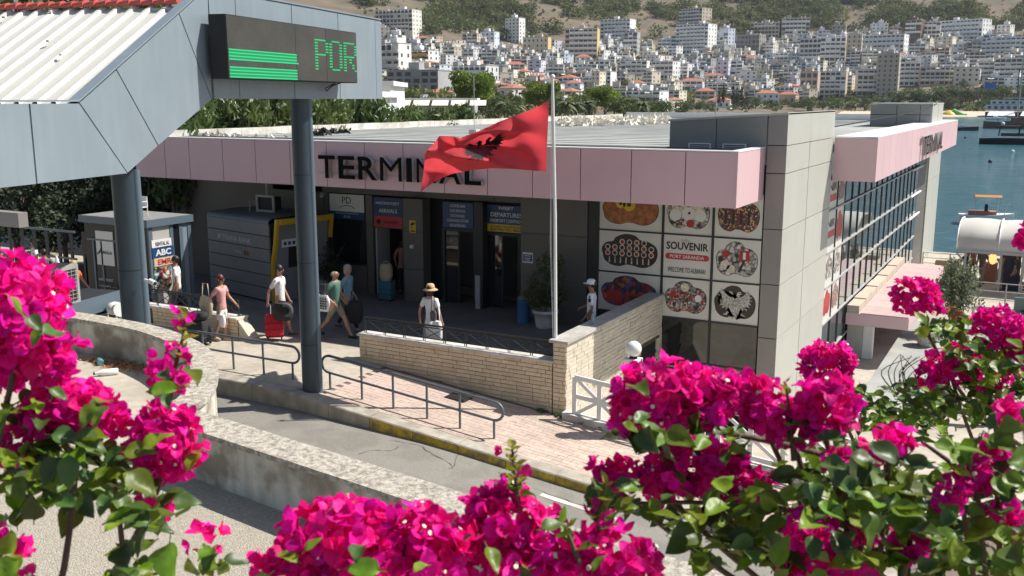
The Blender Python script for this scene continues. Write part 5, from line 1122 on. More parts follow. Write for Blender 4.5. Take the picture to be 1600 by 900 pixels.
def building(pos, w_, d_, h, fl, rz, wall, style, label, group=None, win='twin', roof='flat', side=None, slabm='slab'):
    t_ = thing('apartment_building' if h > 9 else 'house', pos, label, 'building', group, rz)
    def add(nm, b, m, kind=None, par=None):
        o = bpy.data.objects.new(nm, b.me(nm, m)); COL.objects.link(o); o.parent = par or t_
        if kind: o['kind'] = kind
        return o
    x, y = w_ / 2, d_ / 2; b = MB(); b.box(-x, x, -y, y, -6, h); add('wall', b, 'w_' + wall)
    if side: b = MB(); b.box(x + .01, x + .12, -y, y, -2, h - .1); add('painted_side', b, 'w_' + side)
    fh = h / fl; wb = MB(); sb = MB(); rb = MB()
    nb = max(2, int(w_ / 3.2)); cw = w_ / nb; ns = max(1, int(d_ / 4)); cs = d_ / ns
    for f in range(fl):
        z = f * fh
        for i in range(nb):
            cx = -x + (i + .5) * cw; wv = cw * (.84 if style == 'bal' else .36 if style == 'plain' else .7) * random.uniform(.8, 1.1); hh = fh * (.60 if style != 'plain' else .42)
            if style == 'strip': hh = fh * .5
            if random.random() < .95: wb.box(cx - wv / 2, cx + wv / 2, -y - .06, -y + .1, z + fh * .18, z + fh * .18 + hh)
        for i in range(ns):
            cy = -y + (i + .5) * cs
            if style != 'blank' and not side and random.random() < .85: wb.box(x - .1, x + .05, cy - .55, cy + .55, z + fh * .3, z + fh * .75)
        if style in ('bal', 'glassbal') and f > 0:
            if random.random() < .85 or style == 'glassbal':
                a0 = -x + (0 if random.random() < .7 else cw); a1 = x - (0 if random.random() < .7 else cw)
                sb.box(a0 - .02, a1 + .25, -y - 1.25, -y, z - .12, z + .08)
                rb.box(a0, a1 + .2, -y - 1.25, -y - 1.18, z + .08, z + fh * .42 if random.random() < .8 or style == 'glassbal' else z + .5)
                for i in range(1, nb): sb.box(-x + i * cw - .08, -x + i * cw + .08, -y - 1.0, -y, z + .08, z + fh - .13)
        if style == 'frame':
            sb.box(-x - .1, x + .1, -y - .5, -y, z - .2, z + .15)
    if style == 'frame':
        for i in range(nb + 1): sb.box(-x + i * cw - .2, -x + i * cw + .2, -y - .45, -y - .07, 0, h)
    if wb.v: add('windows', wb, win, 'stuff')
    if sb.v: add('balconies', sb, slabm if style != 'frame' else 'w_concrete', 'stuff')
    if rb.v: add('balcony_fronts', rb, 'w_paleblue' if style == 'glassbal' else slabm, 'stuff')
    if roof == 'hip': b = MB(); frustum_hip(b, w_, d_, h, min(w_, d_) * .22); add('roof', b, 'roofred')
    else:
        b = MB(); b.box(-x - .15, x + .15, -y - .15, y + .15, h + .003, h + .30); b.box(-x + .3, x - .3, -y + .3, y - .3, h + .31, h + .33); add('roof', b, 'roofflat')
        if w_ > 8:
            b = MB(); hx = random.uniform(-x * .5, x * .4); b.box(hx - 2, hx + 2, -1.5, 2, h + .33, h + 2.8); add('stair_house', b, 'w_' + wall)
            b = MB(); n_ = random.randint(1, 4)
            for k in range(n_): cx = random.uniform(-x * .8, x * .8); b.lathe((cx, random.uniform(-y * .6, y * .6), h + .33 + (0 if abs(cx - hx) > 2.6 else 2.6)), [(.001, 0), (.55, 0), (.55, 1.1), (.001, 1.15)], 8)
            add('water_tanks', b, 'tank', 'stuff')
    if random.random() < .5 and style == 'bal':
        b = MB()
        for k in range(random.randint(1, 4)):
            cx = random.uniform(-x * .8, x * .8); z = (random.randint(0, fl - 1) + .95) * fh - .1; b.add([(cx - 1.3, -y - .06, z), (cx + 1.3, -y - .06, z), (cx + 1.3, -y - 1.5, z - .7), (cx - 1.3, -y - 1.5, z - .7)], [(0, 1, 2, 3)])
        add('awnings', b, 'awn', 'stuff')
    return t_
PLACED = []
def place(x0, y0, x1, y1, fl, wall, style, label, **k):
    p = hitground((x0 + x1) / 2, y1)
    if p is None: return None
    dep = (p - CP).dot(_f); w_ = (x1 - x0) * dep / FPX; h = (y1 - y0) * dep / FPX
    d_ = min(max(9, w_ * .55), 15); rz = k.pop('rz', R(random.uniform(-25, 22)))
    w2 = max(5, (w_ - d_ * abs(math.sin(YAW - rz)) * .5) / max(.6, math.cos(YAW - rz) if False else .88))
    PLACED.append(((x0 + x1) / 2, y1, x1 - x0, y1 - y0, label))
    return building((p.x, p.y, p.z), w2, d_, h, fl, rz, wall, style, label, **k)
KEY = [
 (592, 18, 655, 57, 6, 'offwhite', 'bal', 'long cream six storey apartment block on the slope just right of the LED display'),
 (600, 70, 640, 118, 4, 'white', 'bal', 'white four storey terraced block beside the blue canopy edge'),
 (641, 80, 683, 104, 3, 'white', 'bal', 'white three storey house with a yellow canopy band behind the grey block', dict(slabm='w_yellow')),
 (612, 112, 702, 152, 4, 'grey', 'blank', 'big grey block with a mostly blank wall left of the largest round pine'),
 (705, 104, 775, 128, 2, 'palegrey', 'glassbal', 'grey two storey block with a wide glazed veranda above the round pine'),
 (725, 54, 751, 76, 4, 'beige', 'bal', 'small beige terraced block alone on the wooded slope, left one of two'),
 (753, 51, 778, 76, 4, 'paleblue', 'plain', 'small pale block with vertical window rows, right one of two on the wooded slope'),
 (791, 30, 819, 66, 7, 'white', 'plain', 'slim white seven storey tower with dark windows on the wooded slope'),
 (820, 60, 858, 91, 4, 'beige', 'plain', 'beige block with an orange painted side below the slim white tower', dict(side='yellow')),
 (886, 47, 933, 93, 6, 'beige', 'bal', 'brown beige six storey block with yellow painted side wall', dict(side='yellow')),
 (941, 32, 990, 66, 6, 'white', 'glassbal', 'white six storey block with glass balconies high on the slope'),
 (976, 52, 998, 86, 5, 'grey', 'bal', 'narrow grey block in front of the glass balcony block'),
 (1063, 15, 1110, 42, 5, 'beige', 'bal', 'beige block standing directly above the tall white and blue tower block'),
 (1058, 40, 1116, 84, 8, 'white', 'glassbal', 'tall white tower block with blue glass balconies in the middle of the slope'),
 (1124, 46, 1146, 82, 6, 'paleblue', 'bal', 'slim pale blue block right of the tall white tower block'),
 (1148, 56, 1193, 84, 4, 'concrete', 'frame', 'unfinished concrete frame building with open floors'),
 (1175, 37, 1219, 60, 4, 'beige', 'bal', 'beige four storey block behind the unfinished concrete frame'),
 (1222, 30, 1262, 62, 5, 'stone', 'bal', 'stone coloured block near the tree line right of the unfinished frame'),
 (1119, 96, 1140, 122, 4, 'lavender', 'plain', 'lavender block with a plain side and few windows'),
 (1141, 96, 1160, 122, 5, 'white', 'bal', 'white balcony block attached right of the lavender block'),
 (972, 96, 1012, 122, 4, 'offwhite', 'bal', 'off white row block above the striped cream house'),
 (1014, 97, 1060, 124, 4, 'white', 'bal', 'white row block with stacked balconies in mid town'),
 (1006, 113, 1030, 136, 4, 'cream', 'bal', 'small cream house with yellowish floors in mid town'),
 (926, 113, 944, 138, 4, 'cream', 'plain', 'cream block with green tinted bays left of a white gable wall'),
 (945, 113, 960, 138, 4, 'white', 'blank', 'narrow white building with a blank gable wall'),
 (1040, 156, 1064, 174, 1, 'cream', 'plain', 'low house with a red hipped roof just behind the terminal roof', dict(roof='hip')),
 (1106, 157, 1142, 168, 1, 'white', 'plain', 'long low white house with a red roof beside the cypresses', dict(roof='hip')),
 (1182, 146, 1215, 162, 2, 'white', 'plain', 'white villa with a red tiled roof right of the cypresses', dict(roof='hip')),
 (1214, 148, 1246, 163, 1, 'peach', 'plain', 'peach house with a wide red roof near the shore', dict(roof='hip')),
 (1063, 127, 1098, 142, 2, 'offwhite', 'bal', 'off white house with a red roof in the lower town', dict(roof='hip')),
 (983, 130, 1008, 143, 2, 'white', 'plain', 'white house with a small red hipped roof left of the striped block', dict(roof='hip')),
 (972, 143, 1040, 168, 3, 'white', 'bal', 'long white three storey hotel with balconies behind the palms'),
 (1250, 62, 1281, 106, 6, 'palegrey', 'bal', 'pale grey balcony block, first of the dense right hand blocks'),
 (1282, 60, 1318, 104, 6, 'white', 'bal', 'white balcony block with a yellow painted side in the right hand blocks', dict(side='yellow')),
 (1322, 55, 1345, 96, 6, 'stone', 'plain', 'narrow stone block between two white balcony blocks'),
 (1347, 56, 1413, 92, 5, 'white', 'glassbal', 'long white block with pale balconies left of the dark brown tower'),
 (1414, 34, 1440, 84, 8, 'brown', 'bal', 'tall dark brown tower block with white fins'),
 (1441, 36, 1466, 80, 7, 'offwhite', 'bal', 'off white tower attached right of the dark brown tower'),
 (1467, 33, 1541, 72, 6, 'white', 'glassbal', 'big white hotel with a regular grid of balconies high on the right'),
 (1251, 113, 1281, 146, 3, 'peach', 'blank', 'blank peach and beige patched wall building near the shore'),
 (1282, 113, 1320, 154, 6, 'white', 'bal', 'white balcony block with an orange red edge near the shore', dict(side='peach')),
 (1338, 110, 1368, 150, 5, 'cream', 'bal', 'cream yellow block with a flat canopy roof near the shore'),
 (1369, 86, 1402, 150, 9, 'stone', 'plain', 'tall stone coloured tower with closely set windows near the shore'),
 (1405, 92, 1434, 134, 6, 'white', 'bal', 'white block with round balconies right of the stone tower'),
 (1437, 106, 1489, 133, 4, 'beige', 'bal', 'wide beige brown block above the shore trees'),
 (1491, 106, 1526, 135, 4, 'cream', 'plain', 'cream building with arched balconies above the shore trees'),
 (1527, 98, 1556, 126, 4, 'offwhite', 'bal', 'off white terraced block above the beach'),
 (1536, 60, 1600, 100, 6, 'paleblue', 'glassbal', 'large pale glass fronted block at the right edge'),
 (1556, 92, 1612, 128, 5, 'white', 'bal', 'white terraced hotel at the right edge above the shore trees'),
 (1505, 82, 1536, 106, 4, 'stone', 'bal', 'stone terraced block below the big white hotel'),
 (862, 150, 884, 168, 2, 'white', 'plain', 'small white house behind the top of the flag'),
 (785, 138, 822, 162, 2, 'offwhite', 'plain', 'low house with a red roof between the two round pines', dict(roof='hip')),
]
for k in KEY: place(*k[:8], **(k[8] if len(k) > 8 else {}))
NKEY = len(PLACED)
cols = ['white', 'white', 'offwhite', 'cream', 'palegrey', 'beige', 'stone', 'offwhite', 'cream', 'peach', 'lavender', 'concrete', 'white', 'grey', 'paleblue']
cname = {'white': 'white', 'offwhite': 'off white', 'cream': 'cream', 'palegrey': 'pale grey', 'beige': 'beige', 'stone': 'stone coloured', 'grey': 'grey', 'paleblue': 'pale blue', 'peach': 'peach', 'lavender': 'lavender', 'concrete': 'bare concrete'}
short = {}
for k in KEY[:]:
    short[k[7]] = ' '.join(k[7].split()[:9])
used = set(); rr = random.Random(21); tries = 0; nfill = 0
def townlimits(px):
    if px < 860: return 62 + (px - 590) * .12, 160
    if px < 1300: return 74, 158
    return 66, 140
NUMW = {1: 'one', 2: 'two', 3: 'three', 4: 'four', 5: 'five', 6: 'six', 7: 'seven'}
while nfill < 290 and tries < 9000:
    tries += 1; px = rr.uniform(596, 1606); lo_, hi_ = townlimits(px); py = rr.uniform(lo_, hi_); sc = .75 + .5 * (py - 60) / 100
    w_ = rr.uniform(18, 34) * sc; h_ = rr.uniform(9, 22) * (1 if px < 1240 else 1.35)
    if py > 130 and px < 1250: h_ = rr.uniform(8, 15)
    if any(abs(px - q[0]) < (w_ + q[2]) * .36 and abs(py - q[1]) < 6 for q in PLACED): continue
    if any(abs(px - q[0]) < (w_ + q[2]) * .33 and q[1] < py and py - h_ < q[1] - q[3] * .45 for q in PLACED[:NKEY]): continue
    c = rr.choice(cols); roof = 'hip' if rr.random() < (.22 if py > 100 else .06) and h_ < 16 else 'flat'; fl = max(1, min(7, round(h_ / 5.2))); st_ = rr.choice(['bal', 'bal', 'plain', 'strip' if h_ < 14 else 'bal', 'glassbal' if h_ > 14 else 'plain'])
    base = f"{cname[c]} {NUMW[fl]} storey " + ('house with a red roof' if roof == 'hip' else {'bal': 'block with balconies', 'plain': 'house', 'strip': 'block with wide windows', 'glassbal': 'block with glassy balconies'}[st_])
    near = sorted(PLACED[:NKEY], key=lambda q: math.hypot(px - q[0], (py - q[1]) * 1.5)); lab = None
    for q in near[:6]:
        dx, dy = px - q[0], py - q[1]
        rel = ('just below' if dy > 0 else 'just above') if abs(dy) * 1.3 > abs(dx) else ('right of' if dx > 0 else 'left of')
        ref = ' '.join(q[4].split()[:6]); ref = ref[:-4] if ref.endswith(' the') else ref
        for tail in (' with', ' on', ' of', ' in', ' and', ' a', ' few', ' by', ' just', ' directly', ' behind', ' beside', ' the', ' right', ' left', ' standing', ' an', ' high', ' two', ' alone'):
            if ref.endswith(tail): ref = ref[:-len(tail)]
        lab = f"{base} {rel} the {ref}"
        while len(lab.split()) > 15: lab = ' '.join(lab.split()[:-1])
        while lab.split()[-1] in ('with','on','of','in','and','a','few','by','just','directly','behind','beside','the','right','left','standing','an','high','two','alone','its','one','four','six','eight','attached','above','below','between','tall','big','long','first','blank','unfinished','dark','slim','narrow'): lab = ' '.join(lab.split()[:-1])
        if lab not in used: break
        lab = None
    if lab is None: continue
    used.add(lab); place(px - w_ / 2, py - h_, px + w_ / 2, py, fl, c, st_, lab, roof=roof, win=rr.choice(['twin', 'twin', 'twinb'])); nfill += 1
# ================================================================== TREES
def crownmesh(name, lumps, n_, size, mat, aspect=1.0, hollow=.6, up=.3):
    C_ = np.concatenate([shellpts(max(8, int(n_ * (r_[0] * r_[1] + r_[0] * r_[2]) / sum(q[1][0] * q[1][1] + q[1][0] * q[1][2] for q in lumps))), c, r_, hollow) for c, r_ in lumps]); V, F = leafquads(C_, size, aspect, up); return npmesh(name, V, F, mat)
def lumps_pine(seed):
    q = random.Random(seed); return [((q.uniform(-.32, .32), q.uniform(-.32, .32), q.uniform(.62, .86)), (q.uniform(.16, .24), q.uniform(.16, .24), q.uniform(.10, .15))) for _ in range(16)] + [((0, 0, .68), (.42, .42, .22)), ((0, 0, .5), (.40, .40, .14))]
def lumps_round(seed):
    q = random.Random(seed); return [((q.uniform(-.28, .28), q.uniform(-.28, .28), q.uniform(.35, .85)), (q.uniform(.13, .24), q.uniform(.13, .24), q.uniform(.10, .20))) for _ in range(10)] + [((0, 0, .55), (.28, .28, .3))]
PINE = [crownmesh('crown', lumps_pine(s), 6500, .030, 'foliage2', 1.0) for s in (1, 2)]
RND = [crownmesh('crown', lumps_round(s), 1100, .036, 'foliage') for s in (3, 4, 5)]
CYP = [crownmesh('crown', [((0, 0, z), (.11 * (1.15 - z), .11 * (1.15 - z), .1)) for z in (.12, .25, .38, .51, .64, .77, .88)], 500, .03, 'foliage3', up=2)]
def trunkmesh(s, top=.5):
    q = random.Random(s); b = MB(); b.tube([(0, 0, -.05), (.01, 0, top * .5), (q.uniform(-.03, .03), 0, top)], [.035, .026, .018], 7)
    for k in range(4):
        a = q.uniform(0, 6.28); b.tube([(0, 0, top * .75), (math.cos(a) * .12, math.sin(a) * .12, top + .02), (math.cos(a) * .22, math.sin(a) * .22, top + .2)], [.014, .01, .005], 5)
    return b.me('trunk', 'bark')
TR = [trunkmesh(s) for s in (1, 2, 3)]
def palm_mesh(s):
    q = random.Random(s); b = MB()
    for k in range(26):
        a = k * 2.4 + q.uniform(-.2, .2); e = q.uniform(-.5, 1.2); L_ = q.uniform(.30, .42); P = []
        for t in (0, .25, .5, .75, 1): rr_ = L_ * t * math.cos(e * (1 - t * .3)); zz = .68 + L_ * t * math.sin(e) * .8 - .30 * t * t * (1.1 if e < .6 else .8); P.append(Vector((math.cos(a) * rr_, math.sin(a) * rr_, zz)))
        sd = Vector((-math.sin(a), math.cos(a), 0))
        for i in range(4):
            w0, w1 = [.02, .06, .07, .05, .006][i:i + 2]; dz = Vector((0, 0, -.035)); b.add([P[i], P[i + 1], P[i + 1] + sd * w1 + dz, P[i] + sd * w0 + dz], [(0, 1, 2, 3)]); b.add([P[i], P[i + 1], P[i + 1] - sd * w1 + dz, P[i] - sd * w0 + dz], [(0, 3, 2, 1)])
    return b.me('crown', 'palmleaf')
PALM = [palm_mesh(s) for s in (1, 2, 3)]
b = MB(); b.tube([(0, 0, -.05), (.005, 0, .3), (0, 0, .69)], [.035, .024, .03], 8); PTR = b.me('trunk', 'bark')
def tree(kind, pos, h, label, group=None, sx=1.0, crown=None, nm=None):
    t_ = thing(nm or {'pine': 'umbrella_pine', 'round': 'leafy_tree', 'palm': 'palm_tree', 'cypress': 'cypress_tree'}[kind], pos, label, 'tree', group, random.uniform(0, 6.28))
    cm = crown or {'pine': PINE, 'round': RND, 'palm': PALM, 'cypress': CYP}[kind]; cm = random.choice(cm)
    link('crown', cm, t_, (0, 0, 0), None, (h * sx, h * sx, h)); link('trunk', PTR if kind == 'palm' else random.choice(TR), t_, (0, 0, 0), None, (h * (.8 if kind == 'cypress' else 1), h * .8, h * (.6 if kind == 'cypress' else 1)))
    return t_
def ptree(kind, x, y0, y1, label, group=None, sx=1.0, dist=None):
    p = atd(x, y1, dist) if dist else hitground(x, y1)
    if p is None: return
    h = (y1 - y0) * (p - CP).dot(_f) / FPX
    return tree(kind, (p.x, p.y, p.z), h, label, group, sx)
ptree('pine', 742, 109, 190, 'largest dark green umbrella pine with a broad round crown behind the parapet', None, .95, 195)
ptree('pine', 845, 126, 190, 'round umbrella pine directly left of the flagpole', None, 1.05, 230)
ptree('pine', 945, 133, 188, 'bright green umbrella pine right of the flagpole behind the palms', None, 1.15, 250)
PG = 'date palms along the shore behind the terminal roof'
for i, (x, y0, y1) in enumerate([(706, 158, 198), (722, 148, 196), (789, 148, 194), (806, 150, 193), (826, 155, 192), (884, 148, 190), (900, 150, 190), (919, 148, 188), (960, 150, 188), (986, 142, 186), (1003, 150, 186), (648, 158, 196), (672, 150, 190), (690, 148, 188), (1016, 160, 184)]):
    lab = ['short date palm below the left end of the largest pine', 'date palm in front of the left edge of the largest pine', 'tall date palm just right of the largest pine', 'date palm between the largest pine and the flag top', 'date palm left of the flagpole in front of the small pine', 'date palm directly right of the flagpole', 'second date palm right of the flagpole', 'third date palm right of the flagpole', 'date palm under the bright green pine', 'tall date palm right of the bright green pine', 'date palm above the end of the sheeting heap', 'small date palm beside the white building with blue windows', 'date palm in front of the big grey block', 'date palm beside the restaurant awnings', 'small date palm furthest right beside the white hotel'][i]
    ptree('palm', x, y0, y1, lab, PG, 1.25, 165 + (i % 5) * 10)
CG = 'cypresses in the lower town'
for i, (x, y0, y1) in enumerate([(1130, 127, 160), (1145, 130, 164), (1151, 133, 163), (1159, 135, 166), (1123, 140, 162), (1166, 141, 166)]):
    ptree('cypress', x, y0, y1, ['tall slim cypress standing apart on the left of the cypress group', 'tallest cypress in the middle of the cypress group', 'slim cypress touching the tallest one on its right', 'broad dark cypress right of the middle of the group', 'short cypress left of the slim separate one', 'short cypress at the right end of the group'][i], CG, 1.6 if i > 2 else 1.1, 500)
rt_ = random.Random(5)
words_ = ['under the stone tower', 'below the cream yellow block', 'below the wide beige block', 'left of the beach', 'above the beach', 'at the right edge above the moored ship', 'below the terraced hotel', 'beside the arched building', 'left of the red roofed villa', 'right of the cypresses', 'behind the grey roof block', 'beside the low red roofed house', 'above the white tower corner', 'near the orange edged block', 'by the pale kiosk on the shore']
spots = [(1075, 156, 176), (1092, 158, 176), (1102, 160, 176), (1180, 150, 170), (1262, 150, 174), (1285, 156, 176), (1305, 152, 176), (1330, 156, 174), (1350, 152, 174), (1382, 150, 172), (1420, 134, 168), (1440, 138, 170), (1458, 136, 168), (1480, 132, 168), (1500, 136, 168), (1520, 134, 168), (1545, 136, 166), (1565, 132, 166), (1590, 138, 168), (1400, 140, 170), (1436, 148, 170), (1550, 150, 170), (1608, 130, 166), (1210, 158, 172), (1240, 158, 172), (1030, 160, 178), (1000, 165, 182), (1150, 160, 172), (770, 165, 196), (862, 160, 190), (640, 140, 175), (612, 150, 190), (660, 170, 198), (620, 168, 200), (1485, 150, 172), (1535, 154, 172), (1575, 152, 172)]
refs = [(1040, 'the low red roofed house behind the grey roof block'), (1140, 'the cypress group'), (1200, 'the red roofed villas'), (1265, 'the blank peach building'), (1300, 'the orange edged balcony block'), (1352, 'the cream yellow block'), (1385, 'the tall stone tower'), (1420, 'the round balcony block'), (1462, 'the wide beige brown block'), (1508, 'the arched cream building'), (1542, 'the beach umbrellas'), (1580, 'the moored dark ship'), (742, 'the largest pine'), (845, 'the pine left of the flagpole'), (620, 'the blue canopy edge')]
usedt = set()
for (x, y0, y1) in spots:
    rf = sorted(refs, key=lambda q: abs(q[0] - x)); done = False
    for q in rf[:3]:
        for adj in ('dark leafy tree', 'bushy tree', 'low bushy tree', 'round dark tree'):
            lab = f"{adj} {'right of' if x > q[0] else 'left of'} {q[1]}" if abs(x - q[0]) > 5 else f"{adj} in front of {q[1]}"
            if lab not in usedt: done = True; break
        if done: break
    usedt.add(lab); ptree('round', x, y0, y1, lab, None, 1.25, {True: 190}.get(x < 900))
for i, (x, y0, y1) in enumerate([(603, 148, 196), (632, 152, 198), (690, 150, 196), (765, 148, 196), (800, 156, 196), (868, 150, 194), (893, 152, 194), (915, 150, 192), (975, 148, 192), (1008, 152, 190), (1035, 154, 188), (1060, 156, 186)]):
    ptree('round', x, y0, y1, 'dark leafy tree behind the terminal roof, ' + ['just right of the blue canopy', 'right of the white building', 'left of the largest pine', 'right under the largest pine', 'left of the flag top', 'touching the flagpole', 'right of the flagpole', 'left under the bright pine', 'right under the bright pine', 'above the sheeting heap', 'left of the low red roof', 'under the low red roof'][i], None, 1.3, 175 + 12 * (i % 4))
# town shrubs between the buildings and the wooded slope: one mass each
def scatter_hill(name, n_, f_px, label, size, mat, clump, sel=None):
    C_ = []; k = 0; tr_ = 0
    while k < n_ and tr_ < n_ * 6:
        tr_ += 1; px, py = f_px(); 
        if py < -60: continue
        p = hitground(px, py)
        if p is None: continue
        if sel and not sel(p): continue
        r_ = random.uniform(*clump); nn_ = int(20 + r_ * r_ * 2.4); C_.append(shellpts(nn_, (p.x, p.y, p.z + r_ * .55), (r_, r_, r_ * .8), .5)); k += 1
    C_ = np.concatenate(C_); V, F = leafquads(C_, size, 1.0); return tag(link(name, npmesh(name, V, F, mat)), label, name.replace('_', ' '), kind='stuff')
def woodsel(p): return mnoise.noise(Vector((p.x / 90, p.y / 90, 1.7))) + .9 * mnoise.noise(Vector((p.x / 32, p.y / 50, 5))) > -.10
M['foliage_w'] = mk('wood_foliage', (.10, .125, .036), .8, n=(.07, .5), n2=(.02, (.19, .19, .07), .7), trans=.3)  # brighter noise patches put highlights on the clumps into the colour
scatter_hill('pine_wood', 1250, lambda: (random.uniform(560, 1640), random.triangular(-40, 68, 22)), 'pine wood and scrub covering the upper hillside', 1.15, 'foliage_w', (4.0, 9.5), woodsel)
scatter_hill('hillside_scrub', 1100, lambda: (random.uniform(560, 1640), random.uniform(-40, 50)), 'low dry scrub dotted over the upper hillside', .8, 'foliage_w', (.8, 2.2))
scatter_hill('town_greenery', 900, lambda: (random.uniform(590, 1620), random.uniform(62, 172) if random.random() < .6 else random.uniform(150, 177)), 'garden greenery growing between the town buildings', .9, 'foliage_w', (1.5, 4.2))
# shore hedge, beach and promenade
b = MB(); V = []
bc = hitground(1330, 176)
def shorehit(x, y): return onz(x, y, -3.2)
C_ = np.concatenate([shellpts(60, shorehit(px, 174) + Vector((0, 14, 3)), (7, 4, 2.6)) for px in range(1180, 1620, 9)]); V, F = leafquads(C_, .9); tag(link('shore_hedge', npmesh('shore_hedge', V, F, 'foliage')), 'continuous low green hedge along the far shore behind the beach', 'hedge', kind='stuff')
sand = mk('beach_sand', (.56, .46, .34), .95, n=(.3, .1)); sh = [shorehit(x, 181.5) for x in (1300, 1360, 1430, 1500, 1560, 1640)]; bb = MB(); P = [(p.x, p.y - 6, SEA + .06) for p in sh] + [(p.x, p.y + 30, -1.0) for p in reversed(sh)]; bb.add(P, [tuple(range(len(P)))]); o = bb.obj('beach', sand); o['kind'] = 'structure'
cu_ = []
V = []; bb = MB()
for k in range(240):
    px = random.uniform(1300, 1560); p = shorehit(px, 180); x, y = p.x, p.y + random.uniform(0, 16); z = SEA + .8
    m_ = random.choice(['tank', 'c_beige', 'c_dusty', 'awn', 'c_white', 'c_orange']); bb.mat(m_).add([(x - 1.1, y - 1.1, z + 1), (x + 1.1, y - 1.1, z + 1), (x + 1.1, y + 1.1, z + 1), (x - 1.1, y + 1.1, z + 1), (x, y, z + 1.9)], [(0, 1, 4), (1, 2, 4), (2, 3, 4), (3, 0, 4)])
    if k % 2: bb.box(x - .4, x + .4, y - 2.5, y - 1.8, z - .7, z + .2)
o = bb.obj('beach_crowd'); tag(o, 'crowd of sunshades, loungers and bathers on the far beach', 'beach crowd', kind='stuff')
# far floating toys
ft = shorehit(1489, 180); t_ = thing('inflatable_playground', (ft.x, ft.y - 25, SEA), 'yellow and green inflatable water playground floating off the far beach', 'inflatable')
MB().lathe((ft.x, ft.y - 25, SEA), [(4.5, 0), (4.5, .8), (2.5, 2.4), (.1, 3.4)], 12).obj('yellow_slide', 'signyel', t_); b = MB(); b.tube([(ft.x + 2, ft.y - 25, SEA + 3.2), (ft.x + 7, ft.y - 26, SEA + .4), (ft.x + 9, ft.y - 26, SEA + .3)], [1.1, 1.3, 1.3], 8); b.obj('green_slide', mk('toy_green', (.12, .50, .10), .5), t_); MB().tube([(ft.x - 9, ft.y - 26, SEA + .3), (ft.x - 4, ft.y - 26, SEA + .4)], 1.0, 8).obj('white_tube', 'white', t_)
# near low-rise things behind the terminal roof on the left
def plainbuild(x0, y0, x1, y1, dist, wall, label, nm='house', wins=(), win='twinb', d_=10, roof='flat'):
    a = atd(x0, y1, dist); c = atd(x1, y1, dist); top = atd(x0, y0, dist); w_ = (c - a).length; u_ = (c - a); u_.z = 0; u_.normalize(); v_ = Vector((-u_.y, u_.x, 0)); rz = math.atan2(u_.y, u_.x)
    t_ = thing(nm, (a + c) / 2, label, 'building', None, rz); H2 = top.z - a.z
    def add(n2, b, m, par=None, k=None):
        o = bpy.data.objects.new(n2, b.me(n2, m)); COL.objects.link(o); o.parent = par or t_
        if k: o['kind'] = k
        return o
    add('wall', MB().box(-w_ / 2, w_ / 2, 0, d_, -8, H2), 'w_' + wall); add('roof', MB().box(-w_ / 2 - .3, w_ / 2 + .3, -.3, d_, H2 + .003, H2 + .35), 'slab')
    for (fx, fz, fw, fh_) in wins:
        x = -w_ / 2 + fx * w_; z = H2 * fz; f = add('window', MB().box(x - fw * w_ / 2, x + fw * w_ / 2, -.05, .05, z, z + fh_ * H2), 'slab'); add('pane', MB().box(x - fw * w_ * .42, x + fw * w_ * .42, -.07, -.055, z + fh_ * H2 * .1, z + fh_ * H2 * .9), win, f)
    return t_
plainbuild(585, 134, 611, 192, 75, 'white', 'white building with blue windows just right of the blue canopy end', wins=[(.75, .66, .26, .2), (.75, .28, .26, .22), (.25, .66, .2, .2), (.25, .28, .2, .22)])
plainbuild(420, 152, 592, 200, 60, 'palegrey', 'long grey low building with dark windows behind the oleanders', wins=[(.12, .3, .08, .4), (.3, .35, .06, .3), (.6, .35, .06, .3), (.8, .3, .08, .4)], win='twin')
rb_ = plainbuild(628, 158, 742, 186, 115, 'grey', 'dark restaurant terrace with pale awnings behind the parapet', nm='restaurant', wins=[(.2, .1, .2, .6), (.5, .1, .2, .6), (.8, .1, .2, .6)], win='twin')
for k in range(5): x0 = -5 + k * 2.2; b = MB(); b.add([(x0, -.4, 2.2), (x0 + 1.9, -.4, 2.2), (x0 + 1.9, -2.6, 1.6), (x0, -2.6, 1.6)], [(0, 1, 2, 3)]); o = bpy.data.objects.new('awning', b.me('awning', 'awn')); COL.objects.link(o); o.parent = rb_
plainbuild(-60, -160, 330, 40, 52, 'offwhite', 'cream rendered building with brown framed windows behind the white ribbed roof', wins=[(.47, .40, .09, .42), (.685, .36, .055, .13), (.2, .4, .07, .3)], win='twin', d_=12)
tg = ony(35, 12, 24); tree('round', (tg.x, 24.0, .5), 12.0, 'leafy tree top showing above the red ridge tiles at top left', None, .75)
# agave like plant on ridge level
C_ = shellpts(90, atd(236, 4, 26), (.5, .5, .35), .1); V, F = leafquads(C_, .22, 1.6); tag(link('spiky_plant', npmesh('spiky_plant', V, F, 'oleander')), 'spiky green plant poking above the red ridge tiles', 'plant')
